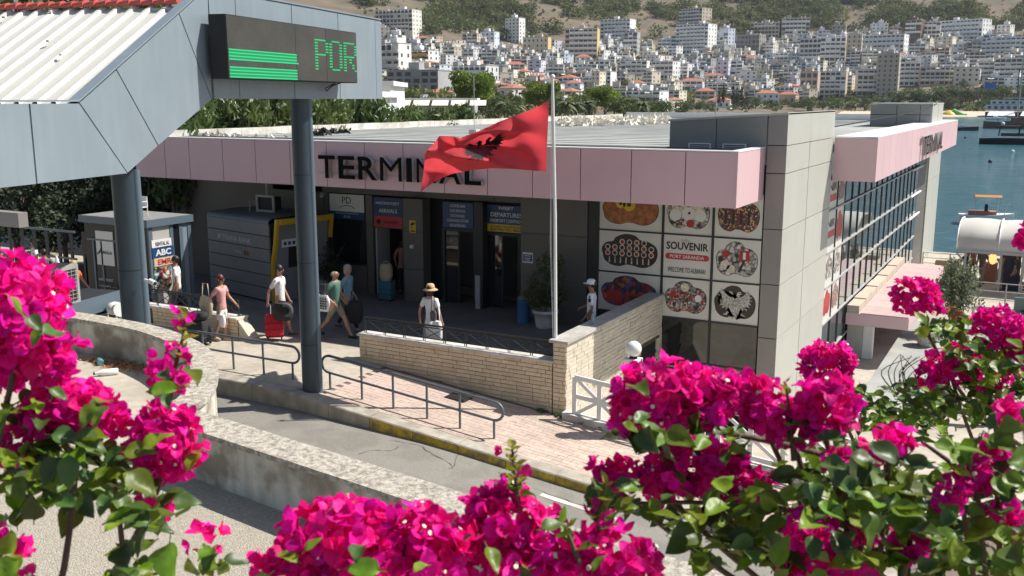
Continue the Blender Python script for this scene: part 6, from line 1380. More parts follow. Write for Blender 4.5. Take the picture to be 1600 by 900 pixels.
# oleander hedge shrubs behind the white parapet
OL = []
for s in range(3):
    C_ = np.concatenate([shellpts(800, (random.uniform(-.3, .3), random.uniform(-.3, .3), z), (.42, .42, .26), .3) for z in (.25, .5, .75)]); V, F = leafquads(C_, .038, 1.7, .3); OL.append(npmesh('foliage', V, F, 'oleander'))
labs = ['at the left end beside the blue canopy', 'second from the blue canopy', 'third from the blue canopy', 'fourth from the blue canopy', 'fifth from the blue canopy', 'just left of the dark pillar', 'just right of the dark pillar', 'second right of the dark pillar', 'third right of the dark pillar', 'under the right end of the LED display', 'below the white building with blue windows', 'right of the white building with blue windows', 'in front of the restaurant awnings', 'right of the restaurant awnings']
for i, (px, y) in enumerate([(262, 24.5), (300, 25.3), (335, 26.3), (372, 27.4), (408, 28.6), (440, 30.0), (492, 32), (520, 34), (550, 36), (580, 38.5), (610, 42), (640, 45.5), (672, 50), (706, 56)]):
    X_ = -25.3 - (i % 3) * .5; q = onx(px, 180, X_); t_ = thing('oleander_bush', (X_, q.y, 2.2), 'green oleander bush behind the white parapet, ' + labs[i], 'bush', 'oleander bushes behind the white parapet', random.uniform(0, 6))
    hh = (6.35 if i < 6 else 6.0 if i < 10 else 5.5) - 2.2; hh *= random.uniform(.95, 1.05); link('foliage', OL[i % 3], t_, None, None, (2.3, 2.3, hh)); link('stem', TR[0], t_, None, None, (1.5, 1.5, hh * 1.2))
# dark trees behind the left kiosks; last two added to hide lit ground
for i, (px, y, h, sx) in enumerate([(60, 23.5, 5.2, .9), (130, 22.6, 4.9, .8), (200, 23.2, 5.0, .8), (255, 23.6, 4.9, .75), (310, 25.0, 4.4, .6), (20, 21.5, 4.2, 1.1), (95, 21.0, 3.4, 1.1)]):
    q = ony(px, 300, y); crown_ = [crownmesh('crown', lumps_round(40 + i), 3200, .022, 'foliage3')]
    tree('round', (q.x, y, 0), h, ['dark leafy tree at far left behind the stall awning', 'dark leafy tree with pale leaves hanging under the blue canopy', 'dense dark tree behind the left blue pillar', 'dense dark tree between the kiosk and the pink fascia', 'dark tree in deep shade left of the bank pod', 'added low wide dark tree hiding lit ground above the fence at far left', 'added low wide dark shrub tree hiding lit ground left of the white rental poster'][i], None, sx, crown_)
o = B(-40, -23.9, 26.5, 26.8, -1, 4.6).obj('dark_boundary_wall', 'w_grey'); tag(o, 'grey boundary wall in the shade behind the dark trees at left', 'wall')
# ================================================================== PEOPLE
def skinobj(name, nodes, edges, mat, parent, sub=1, root=0):
    """nodes: list of (x,y,z,rx,ry)"""
    me = bpy.data.meshes.new(name); me.from_pydata([n[:3] for n in nodes], edges, []); me.materials.append(M[mat]); o = link(name, me, parent)
    o.modifiers.new('skin', 'SKIN'); 
    if not me.skin_vertices: me.attributes  # layer is made with the modifier
    for i, sv in enumerate(me.skin_vertices[0].data): sv.radius = nodes[i][3:5]; sv.use_root = (i == root)
    o.modifiers['skin'].use_smooth_shade = True
    sb = o.modifiers.new('sub', 'SUBSURF'); sb.levels = sub; sb.render_levels = sub
    return o
def person(loc, rz, label, top, bottom, hair, H=1.72, skin='skin', legs=(.25, -.25), hands=((-.30, .05, .82), (.30, .05, .82)), shorts=True, longhair=False, hat=None, shoes='black', dress=False, sleeve=.5, turn=0.0, bald=False, female=False, group=None):
    s = H / 1.75; t_ = thing('person', loc, label, 'person', group, rz); V3 = Vector
    sh = .165 if female else .19
    hipL, hipR = V3((-.09, 0, .90)), V3((.09, 0, .90)); J = {}
    def leg(hip, a):
        k = hip + V3((0, math.sin(a) * .43, -math.cos(a) * .43)); b_ = a - .35 * (1 if a < 0 else .25); an = k + V3((0, math.sin(b_) * .40, -math.cos(b_) * .40)); return k, an
    kL, aL = leg(hipL, legs[0]); kR, aR = leg(hipR, legs[1]); low = min(aL.z, aR.z) - .07
    def arm(side, hand):
        sh_ = V3((side * sh, 0, 1.40)); h = V3(hand); d = h - sh_; L = min(d.length, .56); d = d.normalized(); mid = sh_ + d * L * .5; bend = math.sqrt(max(0, .29 ** 2 - (L / 2) ** 2)); e = mid + V3((side * .35, -.9, -.1)).normalized() * bend; return sh_, e, sh_ + d * L
    sL, eL, wL = arm(-1, hands[0]); sR, eR, wR = arm(1, hands[1]); f = 1.0 if not female else .9
    N = [(0, 0, .93, .125 * f, .10), (0, 0, 1.08, .11 * f, .09), (0, 0, 1.28, .135 * f, .095), (0, 0, 1.42, .09, .075), (0, .0, 1.50, .052, .052), (0, .02, 1.56, .068, .075), (0, .02, 1.63, .078, .095), (0, .01, 1.70, .062, .075)]
    E_ = [(0, 1), (1, 2), (2, 3), (3, 4), (4, 5), (5, 6), (6, 7)]
    def addn(p, rx, ry, fr): N.append((p.x, p.y, p.z, rx, ry)); E_.append((fr, len(N) - 1)); return len(N) - 1
    for (S_, E2, W_, sd) in ((sL, eL, wL, -1), (sR, eR, wR, 1)):
        a = addn(S_, .052, .052, 3); a = addn(E2, .038, .038, a); a = addn(W_, .025, .025, a); d = (W_ - E2).normalized(); a = addn(W_ + d * .06, .034, .018, a)
        side_ = V3((0, 1, 0)) if abs(d.y) < .7 else V3((0, 0, 1)); base = W_ + d * .08
        for k in range(4): fl_ = (.058, .068, .064, .05)[k]; q = base + side_ * (k - 1.5) * .018; b_ = addn(q, .0085, .0085, a); addn(q + d * fl_ * .6 + V3((-sd * .012, .0, 0)), .008, .008, b_)
        b_ = addn(W_ + d * .035 + side_ * .035, .010, .010, a - 0); addn(W_ + d * .07 + side_ * .055, .009, .009, b_)
    for (h_, k_, a_) in ((hipL, kL, aL), (hipR, kR, aR)):
        a = addn(h_, .085, .09, 0); a = addn(k_, .055, .055, a); a = addn((k_ * .6 + a_ * .4) + V3((0, -.01, 0)), .052, .056, a); a = addn(a_, .035, .038, a); addn(a_ + V3((0, .10, -.045)), .035, .028, a)
    N = [(n[0] * s, n[1] * s, (n[2] - low) * s, n[3] * s, n[4] * s) for n in N]
    def T_(v): return V3((v.x, v.y, v.z - low)) * s
    skinobj('body', N, E_, skin, t_)
    def cl(name, nodes, edges, mat): return skinobj(name, [(p[0] * s, p[1] * s, (p[2] - low) * s, p[3] * s, p[4] * s) for p in nodes], edges, mat, t_)
    def mix(a, b, t): return a.lerp(b, t)
    mL, mR = mix(sL, eL, sleeve * 1.5), mix(sR, eR, sleeve * 1.5)
    cl('shirt', [(0, 0, .80, .145 * f, .118), (0, 0, .90, .148 * f, .12), (0, 0, 1.08, .132 * f, .112), (0, 0, 1.28, .155 * f, .118), (0, 0, 1.41, .10, .088), (*mix(sL, V3((0, 0, 1.41)), .1), .07, .07), (*mL, .062, .062), (*mix(sR, V3((0, 0, 1.41)), .1), .07, .07), (*mR, .062, .062)], [(0, 1), (1, 2), (2, 3), (3, 4), (4, 5), (5, 6), (4, 7), (7, 8)], top)
    if dress: cl('skirt', [(0, 0, 1.0, .13, .115), (0, 0, .75, .19, .17), (0, 0, .50, .24, .21), (0, 0, .46, .24, .21)], [(0, 1), (1, 2), (2, 3)], bottom)
    else:
        tt = .85 if shorts else 1.0; nd = [(0, 0, .95, .138 * f, .115), (0, 0, .88, .135, .11)]; ed = [(0, 1)]
        for (h_, k_, a_) in ((hipL, kL, aL), (hipR, kR, aR)):
            nd.append((*(h_ + V3((0, 0, -.06))), .098, .10)); ed.append((1, len(nd) - 1)); nd.append((*mix(h_, k_, tt), .078 if shorts else .066, .08 if shorts else .066)); ed.append((len(nd) - 2, len(nd) - 1))
            if not shorts: nd.append((*mix(k_, a_, .92), .055, .058)); ed.append((len(nd) - 2, len(nd) - 1))
        cl('shorts' if shorts else 'trousers', nd, ed, bottom)
    for a_ in (aL, aR):
        p = T_(a_); b = MB(); b.tube([p + V3((0, -.06, -.035)) * s, p + V3((0, 0, -.03)) * s, p + V3((0, .10, -.045)) * s, p + V3((0, .17, -.05)) * s], [.035 * s, .045 * s, .042 * s, .025 * s], 10); o = b.me('shoe', shoes); link('shoe', o, t_)
    hc = T_(V3((0, .015, 1.64))); c_, s_ = math.cos(turn), math.sin(turn)
    def hd(x, y, z): return hc + V3((x * c_ - y * s_, x * s_ + y * c_, z)) * s
    b = MB(); b.ball(hd(0, .098, -.012), .017 * s, 6, .8, 1.1, 1.3); o = link('nose', b.me('nose', skin), t_)
    for sd in (-1, 1):
        link('ear', MB().ball(hd(sd * .082, .0, -.01), .022 * s, 6, .5, 1, 1.4).me('ear', skin), t_); link('eye', MB().ball(hd(sd * .032, .088, .012), .012 * s, 6).me('eye', 'black'), t_)
    link('mouth', MB().ball(hd(0, .088, -.055), .016 * s, 6, 1.5, .5, .5).me('mouth', 'c_dusty'), t_)
    if not bald:
        b = MB(); b.ball(hd(0, -.018, .028), .102 * s, 14, .92, 1.05, 1.05)
        if longhair: b.ball(hd(0, -.035, -.045), .095 * s, 12, 1.08, .85, 1.25)
        o = b.me('hair', hair); o2 = link('hair', o, t_)
        o2['kind'] = 'stuff' if False else o2.get('kind', '') or ''; del o2['kind']
    else: link('hair', MB().ball(hd(0, -.03, -.01), .09 * s, 12, .98, .9, .7).me('hair', hair), t_)
    if hat == 'straw': link('hat', MB().lathe(hc, [(.001, .15 * s), (.07 * s, .145 * s), (.098 * s, .11 * s), (.104 * s, .045 * s), (.125 * s, .03 * s), (.18 * s, .0), (.178 * s, -.008 * s), (.1 * s, .02 * s)], 20).me('hat', 'c_straw'), t_); link('hat_band', MB().lathe(hc, [(.106 * s, .05 * s), (.107 * s, .075 * s)], 20).me('hat_band', 'c_beige'), t_)
    if hat == 'cap':
        b = MB(); b.lathe(hc, [(.001, .135 * s), (.06 * s, .13 * s), (.098 * s, .10 * s), (.108 * s, .05 * s), (.11 * s, .025 * s)], 18); b.tube([hd(0, .07, .035), hd(0, .19, .018)], [.085 * s, .07 * s], 12) if False else b.lathe(hd(0, .10, .028), [(.001, .012 * s), (.075 * s, .008 * s), (.08 * s, 0)], 14, True, 1, 1.1); link('cap', b.me('cap', 'c_white'), t_)
    return t_, T_
RX = -math.pi / 2
def suitcase(loc, rz, label, mat, w_=.42, h=.62, d_=.25, tilt=0.0, handle=.35, nm='suitcase'):
    t_ = thing(nm, loc, label, 'suitcase', None, rz); t_.rotation_euler = (tilt, 0, rz)
    b = MB(); x, y = w_ / 2, d_ / 2; r_ = .035; pts = []
    for cx, cy, a0 in ((x - r_, y - r_, 0), (-x + r_, y - r_, math.pi / 2), (-x + r_, -y + r_, math.pi), (x - r_, -y + r_, 1.5 * math.pi)):
        for a in lin(a0, a0 + math.pi / 2, 3): pts.append(Vector((cx + math.cos(a) * r_, cy + math.sin(a) * r_, 0)))
    k = len(pts); vs = []
    for z, sc in ((.06, .9), (.09, 1), (h - .04, 1), (h, .9)): vs += [Vector((p.x * sc, p.y * sc, z)) for p in pts]
    b.add(vs, [(j * k + i, j * k + (i + 1) % k, (j + 1) * k + (i + 1) % k, (j + 1) * k + i) for j in range(3) for i in range(k)], True); b.add(vs[:k], [tuple(range(k - 1, -1, -1))]); b.add(vs[-k:], [tuple(range(k))]); link('shell', b.me('shell', mat), t_)
    for z in (.2, .35, .5):
        if z < h - .1: link('zip_band', B(-x - .004, x + .004, -y - .004, y + .004, z, z + .012).me('zip_band', 'black' if mat != 'c_black' else 'c_grey'), t_)
    for sx in (-1, 1):
        for sy in (-1, 1): link('wheel', MB().tube([(sx * (x - .06) - .015, sy * (y - .04), .03), (sx * (x - .06) + .015, sy * (y - .04), .03)], .03, 10).me('wheel', 'black'), t_)
    b = MB(); b.tube([(-.09, y - .03, h), (-.09, y - .03, h + handle), (.09, y - .03, h + handle), (.09, y - .03, h)], .009, 6); link('handle', b.me('handle', 'lside'), t_)
    return t_
def bag(loc, size, mat, label, nm='bag', cat='bag', strap=True, lumpy=.12, strapmat=None, hang=.25):
    t_ = thing(nm, loc, label, cat); sx, sy, sz = size; b = MB(); n_, m_ = 14, 8; vs = []
    for j in range(m_ + 1):
        z = j / m_; prof = (math.sin(math.pi * min(1, z * .62 + .19)) ** .5)
        for i in range(n_):
            a = 2 * math.pi * i / n_; c_, s_ = math.cos(a), math.sin(a); q = 1 / max(abs(c_), abs(s_)) ** .55; k = 1 + lumpy * mnoise.noise(Vector((c_ * 2, s_ * 2, z * 3 + loc[0]))); vs.append((c_ * sx / 2 * prof * k * q, s_ * sy / 2 * prof * k * q, z * sz))
    b.add(vs, [(j * n_ + i, j * n_ + (i + 1) % n_, (j + 1) * n_ + (i + 1) % n_, (j + 1) * n_ + i) for j in range(m_) for i in range(n_)], True); b.add(vs[:n_], [tuple(range(n_ - 1, -1, -1))]); b.add(vs[-n_:], [tuple(range(n_))]); link('bag_body', b.me('bag_body', mat), t_)
    if strap: link('strap', MB().tube([(-sx * .3, 0, sz * .95), (-sx * .2, 0, sz + hang), (sx * .2, 0, sz + hang), (sx * .3, 0, sz * .95)], .012, 6).me('strap', strapmat or mat), t_)
    return t_
# woman with red hair and black suitcase
person((-17.25, 16.85, 0), RX + .12, 'woman with dark red bobbed hair, pink top and white shorts walking right by the handrail', 'c_pink', 'c_white', 'hair_red', 1.64, 'skin', (.05, -.08), ((-.24, .28, .95), (.26, -.25, .85)), True, True, shoes='c_beige', female=True, sleeve=.45)
link('sunglasses', MB().box(-.075, .075, .085, .10, 1.515, 1.55).me('sunglasses', 'black'), bpy.data.objects['person'], (0, 0, 0))
bag((-17.52, 16.62, .66), (.40, .16, .46), 'c_beige', 'beige cloth shoulder bag on the back of the red haired woman', 'shoulder_bag', hang=.32)
bag((-17.02, 16.62, .42), (.18, .10, .30), 'c_white', 'small white plastic bag in the hand of the red haired woman', 'plastic_bag', hang=.1)
suitcase((-17.58, 16.35, 0), .1, 'large black suitcase pulled behind the red haired woman', 'c_black', .62, .60, .36, 0, .25)
bag((-17.5, 16.35, .60), (.50, .30, .20), 'c_black', 'black holdall strapped on top of the large black suitcase', 'holdall', strap=False)
# man in white T-shirt
person((-16.42, 18.0, 0), RX + .25, 'man in white T-shirt and black shorts pulling a red suitcase left of the dark pillar', 'c_white', 'c_black', 'hair_dark', 1.80, 'skin', (.30, -.22), ((-.27, .10, .86), (.27, -.22, .82)), True, False, shoes='c_grey', sleeve=.5)
suitcase((-16.15, 17.45, .05), .7, 'bright red suitcase tilted and pulled by the man in white T-shirt', 'c_red', .44, .60, .27, -.45, .30)
bag((-15.98, 17.6, .52), (.52, .36, .42), 'c_black', 'bulging black backpack riding on the red suitcase', 'backpack', strap=True, hang=.04)
tp = thing('neck_pillow', (-15.8, 17.6, .82), 'grey crescent neck pillow hung on the black backpack', 'neck pillow'); MB().tube([Vector((-15.8 + .0, 17.50 + math.sin(a) * .05, .80 + math.cos(a) * .13)) + Vector((math.sin(a) * .12, 0, 0)) for a in lin(-.5, 3.4, 10)], .05, 8).obj('pillow_body', 'c_grey', tp)
# couple
person((-15.05, 18.45, 0), RX + .1, 'bald man in green T-shirt and khaki shorts striding right of the dark pillar', 'c_green', 'c_khaki', 'hair_grey', 1.80, 'skin', (.48, -.42), ((-.26, .05, .95), (.26, .12, .98)), True, False, bald=True, sleeve=.5)
o_ = bag((-15.18, 18.12, .72), (.44, .12, .40), 'c_stripe' if 'c_stripe' in M else 'c_white', 'white tote bag with black printed marks carried by the man in khaki shorts', 'tote_bag', hang=.3, strapmat='c_black')
for r_ in range(5):
    for c2 in range(5): link('printed_mark', B(-.16 + c2 * .075, -.115 + c2 * .075 + (r_ % 2) * .01, -.088, -.080, .07 + r_ * .06, .105 + r_ * .06).me('printed_mark', 'c_black'), o_)
person((-15.2, 19.15, 0), RX + .15, 'grey haired person in pale blue top walking behind the man in khaki shorts', 'c_blue', 'c_black', 'hair_grey', 1.76, 'skin', (-.35, .40), ((-.26, .05, .9), (.26, .1, .9)), False, True, shoes='c_grey')
bag((-14.85, 18.95, .30), (.40, .30, .55), 'c_black', 'black travel bag hanging beside the person in the pale blue top', 'travel_bag', hang=.25)
# hat woman
hw = onz(672, 447, 1.64); HWX, HWY = hw.x, hw.y
person((HWX, HWY, 0), .12, 'woman in straw hat and white dress seen from behind beyond the iron railing', 'c_white', 'c_white', 'hair_dark', 1.66, 'skin', (.05, -.05), ((-.30, .0, .82), (.30, .02, .85)), True, True, hat='straw', dress=True, female=True, sleeve=.45)
bag((HWX + .22, HWY - .22, .90), (.16, .10, .24), 'c_grey', 'small dark grey handbag under the arm of the woman in the straw hat', 'handbag', hang=.30)
bag((HWX + .30, HWY - .2, .42), (.26, .16, .48), 'c_white', 'white cloth bag hanging beside the white dress of the woman in the straw hat', 'cloth_bag', hang=.35)
# guard
person((-8.85, 19.95, 0), math.pi / 2 + .25, 'guard in white cap and white uniform shirt standing behind the grey coping', 'c_white', 'c_navy', 'hair_dark', 1.76, 'skin2', (.02, -.02), ((-.26, .12, .9), (.22, .26, 1.05)), False, False, hat='cap', sleeve=.55)
bpy.data.objects['person.005'].name
link('arm_patch', B(-.285, -.27, -.03, .03, 1.30, 1.38).me('arm_patch', 'c_navy'), bpy.data.objects['person.005'])
# people in the doorways
person((-16.75, 23.75, 0), .4, 'person in dusty pink top bending in the dark arrivals doorway behind a teal suitcase', 'c_dusty', 'c_black', 'hair_dark', 1.68, 'skin', (.05, -.05), ((-.25, .2, .9), (.28, .1, .9)), False, True)
suitcase((-16.62, 22.72, 0), .05, 'teal blue suitcase standing upright in the arrivals doorway', 'c_teal', .46, .60, .26, 0, .30)
bag((-16.62, 22.72, .60), (.40, .28, .50), 'c_beige', 'beige backpack standing on top of the teal suitcase', 'backpack', strap=True, hang=.06)
person((-14.05, 24.5, 0), 2.9, 'dim figure in dark clothes standing at the shops door', 'c_grey', 'c_black', 'hair_dark', 1.70, 'skin2', shorts=False)
person((-12.95, 24.6, 0), .3, 'dim figure in grey shirt standing at the departures door', 'c_khaki', 'c_navy', 'hair_dark', 1.74, 'skin2', shorts=False)
# kiosk people
person((-22.25, 16.6, 0), RX, 'woman with curly blond hair and orange top behind the air conditioner at far left', 'c_orange', 'c_navy', 'hair_blond', 1.64, 'skin', hands=((-.2, .3, 1.0), (.22, .32, .98)), longhair=True, female=True)
person((-20.2, onx(272, 375, -20.2).y, 0), 2.2, 'man in white shirt standing at the dark kiosk window right of the sign column', 'c_white', 'c_navy', 'hair_dark', 1.70, 'skin2', shorts=False)
q = onz(52, 375, 1.6); person((q.x, q.y, 0), 2.6, 'person in white and black clothes in the shade at far left', 'c_white', 'c_black', 'hair_dark', 1.68, 'skin', shorts=False, longhair=True)
q = onz(68, 395, 1.5); person((q.x, q.y, 0), 1.2, 'person in dark clothes beside the fence post at far left', 'c_grey', 'c_black', 'hair_dark', 1.62, 'skin2', shorts=False)
t_ = thing('folded_parasol', onz(86, 440, .6), 'folded white parasol leaning at far left behind the air conditioner', 'parasol'); q = onz(88, 400, 1.7); MB().tube([q, q + Vector((.05, 0, -.9))], [.02, .22], 10).obj('cloth', 'c_white', t_)
# quay people
for (x, y1, rz, tp_, bt, hr, H, sk, lab, kw) in [
    (1532, 447, 2.6, 'c_grey', 'c_khaki', 'hair_dark', 1.80, 'skin2', 'tall man in grey clothes standing by the white tent post on the quay', dict()),
    (1561, 452, 2.9, 'c_khaki', 'c_khaki', 'hair_dark', 1.66, 'skin', 'woman in long khaki dress with raised arms on the quay', dict(dress=True, female=True, longhair=True, hands=((-.15, .2, 1.45), (.15, .2, 1.45)))),
    (1585, 455, 1.2, 'c_navy', 'c_navy', 'hair_dark', 1.80, 'skin2', 'man in navy clothes walking left with a backpack on the quay', dict(legs=(.45, -.4))),
    (1506, 443, .5, 'c_black', 'c_black', 'hair_dark', 1.55, 'skin2', 'person in black leaning on the railing under the white tent', dict()),
    (1518, 438, .2, 'c_dusty', 'c_black', 'hair_dark', 1.70, 'skin2', 'person in reddish top in the shade of the white tent', dict())]:
    q = onz(x, y1, -2.5); person((q.x, q.y, -2.5), rz, lab, tp_, bt, hr, H, sk, shorts=False, **kw)
q = onz(1577, 452, -2.5); bag((q.x - .1, q.y, -1.5), (.3, .25, .5), 'c_black', 'black backpack on the man walking left on the quay', 'backpack', strap=False)
# ================================================================== QUAY
TN = thing('white_tent', (0, 47, -2.5), 'white vaulted fabric tent roof on grey posts by the water', 'tent')
xa = ony(1496, 368, 46.5).x; b = MB(); n_ = 10; vs = []
prof = [(46.5, -.42), (46.55, .05), (46.9, .38), (47.6, .62), (48.6, .70), (50.0, .62), (51, .3), (51.4, -.2)]
prof = [(y, z - .25) for y, z in prof]
xsn = [xa + k * .55 for k in range(16)]
for i, x in enumerate(xsn):
    sag = .06 * (1 - abs(math.sin(i * math.pi / 3)));
    for j, (y, z) in enumerate(prof): vs.append((x, y + (0.3 if i == 0 and j in (1, 2) else 0), z - sag * (1 if 0 < j < 7 else 0)))
k = len(prof); b.add(vs, [(i * k + j, (i + 1) * k + j, (i + 1) * k + j + 1, i * k + j + 1) for i in range(len(xsn) - 1) for j in range(k - 1)], True); b.add(vs[:k], [tuple(range(k))]); b.obj('tent_roof', mk('tent_fabric', (.66, .645, .60), .7, trans=.2), TN)
for i in (0, 3, 6, 9, 12, 15): MB().tube([(xsn[i], y, z + .01) for y, z in prof], .03, 6).obj('tent_rib', 'white', TN)
B(xa, xsn[-1], 46.42, 46.52, -.80, -.68).obj('eave_beam', 'lside', TN)
for x in (xa + .35, xa + 1.75, xa + 2.6, xa + 4.5, xa + 6.5):
    B(x, x + .09, 46.45, 46.54, -2.5, -.81).obj('post', 'lside', TN); B(x, x + .09, 50.8, 50.9, -2.5, -.4).obj('post', 'lside', TN)
MB().tube([(xa - .0, 46.5, -.8), (xa + .38, 46.5, -1.25)], .04, 6).obj('brace', 'lside', TN)
for (x0, x1, y, z0, z1, m_, lab, nm, cat) in [(xa + 1.9, xa + 2.55, 47.4, -2.5, -.9, 'c_navy', 'dark blue banner panel under the white tent', 'banner', 'banner'), (xa - .9, xa + .2, 47.5, -2.5, -1.45, 'c_straw', 'brown wooden crate stack left of the tent post', 'crate_stack', 'crates'), (xa + .9, xa + 1.6, 49.0, -2.5, -1.6, 'c_dusty', 'reddish brown counter in the shade under the white tent', 'counter', 'counter')]:
    tag(B(x0, x1, y, y + .5, z0, z1).obj(nm, m_), lab, cat)
t_ = thing('hanging_lamp', (xa + 1.45, 47.2, -1), 'lit warm orange lamp hanging under the white tent', 'lamp'); M['lampglow'] = emis('lamp_glow', (1, .35, .12), 1.6); MB().ball((xa + 1.45, 47.2, -1.1), .16, 10, 1, 1, 1.6).obj('lamp_globe', 'lampglow', t_); MB().tube([(xa + 1.45, 47.2, -.75), (xa + 1.45, 47.2, -.9)], .015, 5).obj('cord', 'black', t_)
def railing(x0, x1, y, z0, h, label, m_='rail', nb=4, step=1.2):
    t_ = thing('quay_railing', ((x0 + x1) / 2, y, z0), label, 'railing')
    for k in range(nb): MB().tube([(x0, y, z0 + h * (k + 1) / nb), (x1, y, z0 + h * (k + 1) / nb)], .022, 6).obj('rail_bar', m_, t_)
    x = x0
    while x <= x1 + .01: MB().tube([(x, y, z0), (x, y, z0 + h)], .03, 6).obj('post', m_, t_); x += step
railing(-4.9, -2.3, 50.5, -2.5, 1.0, 'white bar railing at the water edge right of the terminal end pillar', 'white', 4)
railing(-4.6, 3.5, 43.2, -2.5, 1.0, 'grey bar railing on the quay in front of the strolling people', 'lside', 3)
xq = ony(1523, 460, 38.6).x
for k, lab in enumerate(['white crossed fence panel on the quay left of the white gate post', 'white crossed fence panel on the quay right of the white gate post']):
    xpanel(xq + k * 1.25, xq + .9 + k * 1.25, -2.35, -1.65, 38.6, lab)
t_ = thing('gate_post', (xq + 1.05, 38.6, -2.5), 'square white gate post between two crossed fence panels on the quay', 'gate post'); B(xq + .97, xq + 1.16, 38.5, 38.7, -2.5, -1.55).obj('post', 'white', t_); B(xq + .94, xq + 1.19, 38.47, 38.73, -1.55, -1.50).obj('cap', 'white', t_)
q = onz(1600, 470, -2.5); t_ = thing('green_panel', (q.x, 36.9, -2.5), 'grey green metal panel at the right edge above the silver car', 'panel'); xg_ = ony(1586, 460, 37.6).x; B(xg_, xg_ + 2.2, 37.6, 37.7, -2.5, -1.0).obj('metal_sheet', mk('grey_green_metal', (.16, .22, .20), .5), t_)
# grey green shrub tree
q = onz(1492, 522, -2.5); t_ = thing('willowy_shrub', (q.x, q.y, -2.5), 'loose grey green willowy shrub beside the pink porch roof', 'shrub')
C_ = []
for k in range(46):
    a = random.uniform(0, 6.28); e = random.uniform(.3, 1.0); hh = random.uniform(1.4, 2.7); p0 = Vector((q.x, q.y, -2.5)); m_ = p0 + Vector((math.cos(a) * e * .5, math.sin(a) * e * .5, hh)); p2 = p0 + Vector((math.cos(a) * e, math.sin(a) * e, hh * .72))
    MB().tube([p0, m_, p2], [.014, .008, .004], 4).obj('branch', 'bark', t_)
    for _ in range(46): f_ = random.random(); C_.append(tuple(m_.lerp(p2, f_) + Vector((rng.normal() * .10, rng.normal() * .10, rng.normal() * .14))))
    for _ in range(16): f_ = random.random(); C_.append(tuple(p0.lerp(m_, .35 + .65 * f_) + Vector((rng.normal() * .09, rng.normal() * .09, rng.normal() * .1))))
leafbush('foliage', C_, .055, 'greyleaf', t_, 1.7)
q = onz(1448, 540, -2.5); t_ = thing('planter_pot', q, 'round white concrete planter on the paving beyond the pink porch', 'planter'); b = MB(); pot(b, q, .42, .55); b.obj('pot', 'whitedirty', t_); leafbush('foliage', shellpts(260, q + Vector((0, 0, .62)), (.34, .34, .2), .2), .05, 'foliage', t_)
q = onz(1425, 560, -2.5); o = MB().add([(q.x - .8, 27, -2.494), (q.x + 1.5, 27, -2.494), (q.x + 1.5, 40, -2.494), (q.x - .8, 40, -2.494)], [(0, 1, 2, 3)]).obj('grey_paving', 'plaza2' if 'plaza2' in M else 'roofgrey'); o['kind'] = 'structure'
for k, (px, py, s_) in enumerate([(1500, 548, .5), (1380, 500, .6), (1540, 556, .5)]):
    q = onz(px, py, -2.5); t_ = thing('low_shrub', q, ['low green shrub on the quay paving right of the white planter', 'dark shrub in the shade under the pink porch roof', 'low green shrub furthest right on the quay paving'][k], 'shrub'); leafbush('foliage', shellpts(420, q + Vector((0, 0, s_ * .5)), (s_ * .7, s_ * .7, s_ * .5), .3), .06, 'foliage', t_); MB().tube([q, q + Vector((0, 0, s_ * .5))], .03, 6).obj('stem', 'bark', t_)
# silver car
def car(loc, rz, label):
    t_ = thing('parked_car', loc, label, 'car', None, rz); prof = [(-2.1, .35), (-2.1, .75), (-1.9, .92), (-1.2, .98), (-.75, 1.40), (.7, 1.42), (1.35, .98), (2.0, .85), (2.15, .60), (2.15, .35)]
    b = MB(); k = len(prof); ins = [0, 0, .03, .05, .16, .16, .05, .03, 0, 0]; vs = [(x, -.85 + i_, z) for (x, z), i_ in zip(prof, ins)] + [(x, .85 - i_, z) for (x, z), i_ in zip(prof, ins)]
    b.add(vs, [(i, (i + 1) % k, k + (i + 1) % k, k + i) for i in range(k)] + [tuple(range(k - 1, -1, -1)), tuple(range(k, 2 * k))]); link('body', b.me('body', mk('silver_paint', (.50, .51, .52), .25, .6, coat=.6)), t_)
    for sd in (-1, 1):
        b = MB(); y = sd * .80; b.add([(-1.05, sd * .85, 1.0), (-.68, sd * .745, 1.34), (.0, sd * .735, 1.36), (.0, sd * .85, 1.0)], [(0, 1, 2, 3)]); b.add([(.06, sd * .85, 1.0), (.06, sd * .735, 1.36), (.62, sd * .745, 1.35), (1.15, sd * .845, 1.0)], [(0, 1, 2, 3)]); link('side_window', b.me('side_window', 'darkglass'), t_, (0, sd * .012, 0))
    link('windscreen', MB().add([(1.31, -.76, 1.02), (1.31, .76, 1.02), (.78, .66, 1.40), (.78, -.66, 1.40)], [(0, 1, 2, 3)]).me('windscreen', 'darkglass'), t_, (.02, 0, .01)); link('rear_window', MB().add([(-1.18, .76, 1.02), (-1.18, -.76, 1.02), (-.80, -.66, 1.38), (-.80, .66, 1.38)], [(0, 1, 2, 3)]).me('rear_window', 'darkglass'), t_, (-.02, 0, .01))
    for x in (-1.3, 1.35):
        for sd in (-1, 1): w_ = link('wheel', MB().tube([(x, sd * .70, .32), (x, sd * .87, .32)], .32, 18).me('wheel', 'black'), t_); link('rim', MB().tube([(x, sd * .872, .32), (x, sd * .885, .32)], .20, 14).me('rim', 'lside'), w_)
    for sd in (-1, 1): link('tail_light', MB().box(-2.13, -2.08, sd * .65 - .13, sd * .65 + .13, .70, .85).me('tail_light', 'signred'), t_); link('headlight', MB().box(2.08, 2.16, sd * .62 - .15, sd * .62 + .15, .62, .76).me('headlight', 'white'), t_)
q = onz(1612, 528, -2.5); car((q.x + .6, q.y + .3, -2.5), 1.2, 'silver car parked at the right edge behind the upper right flowers')
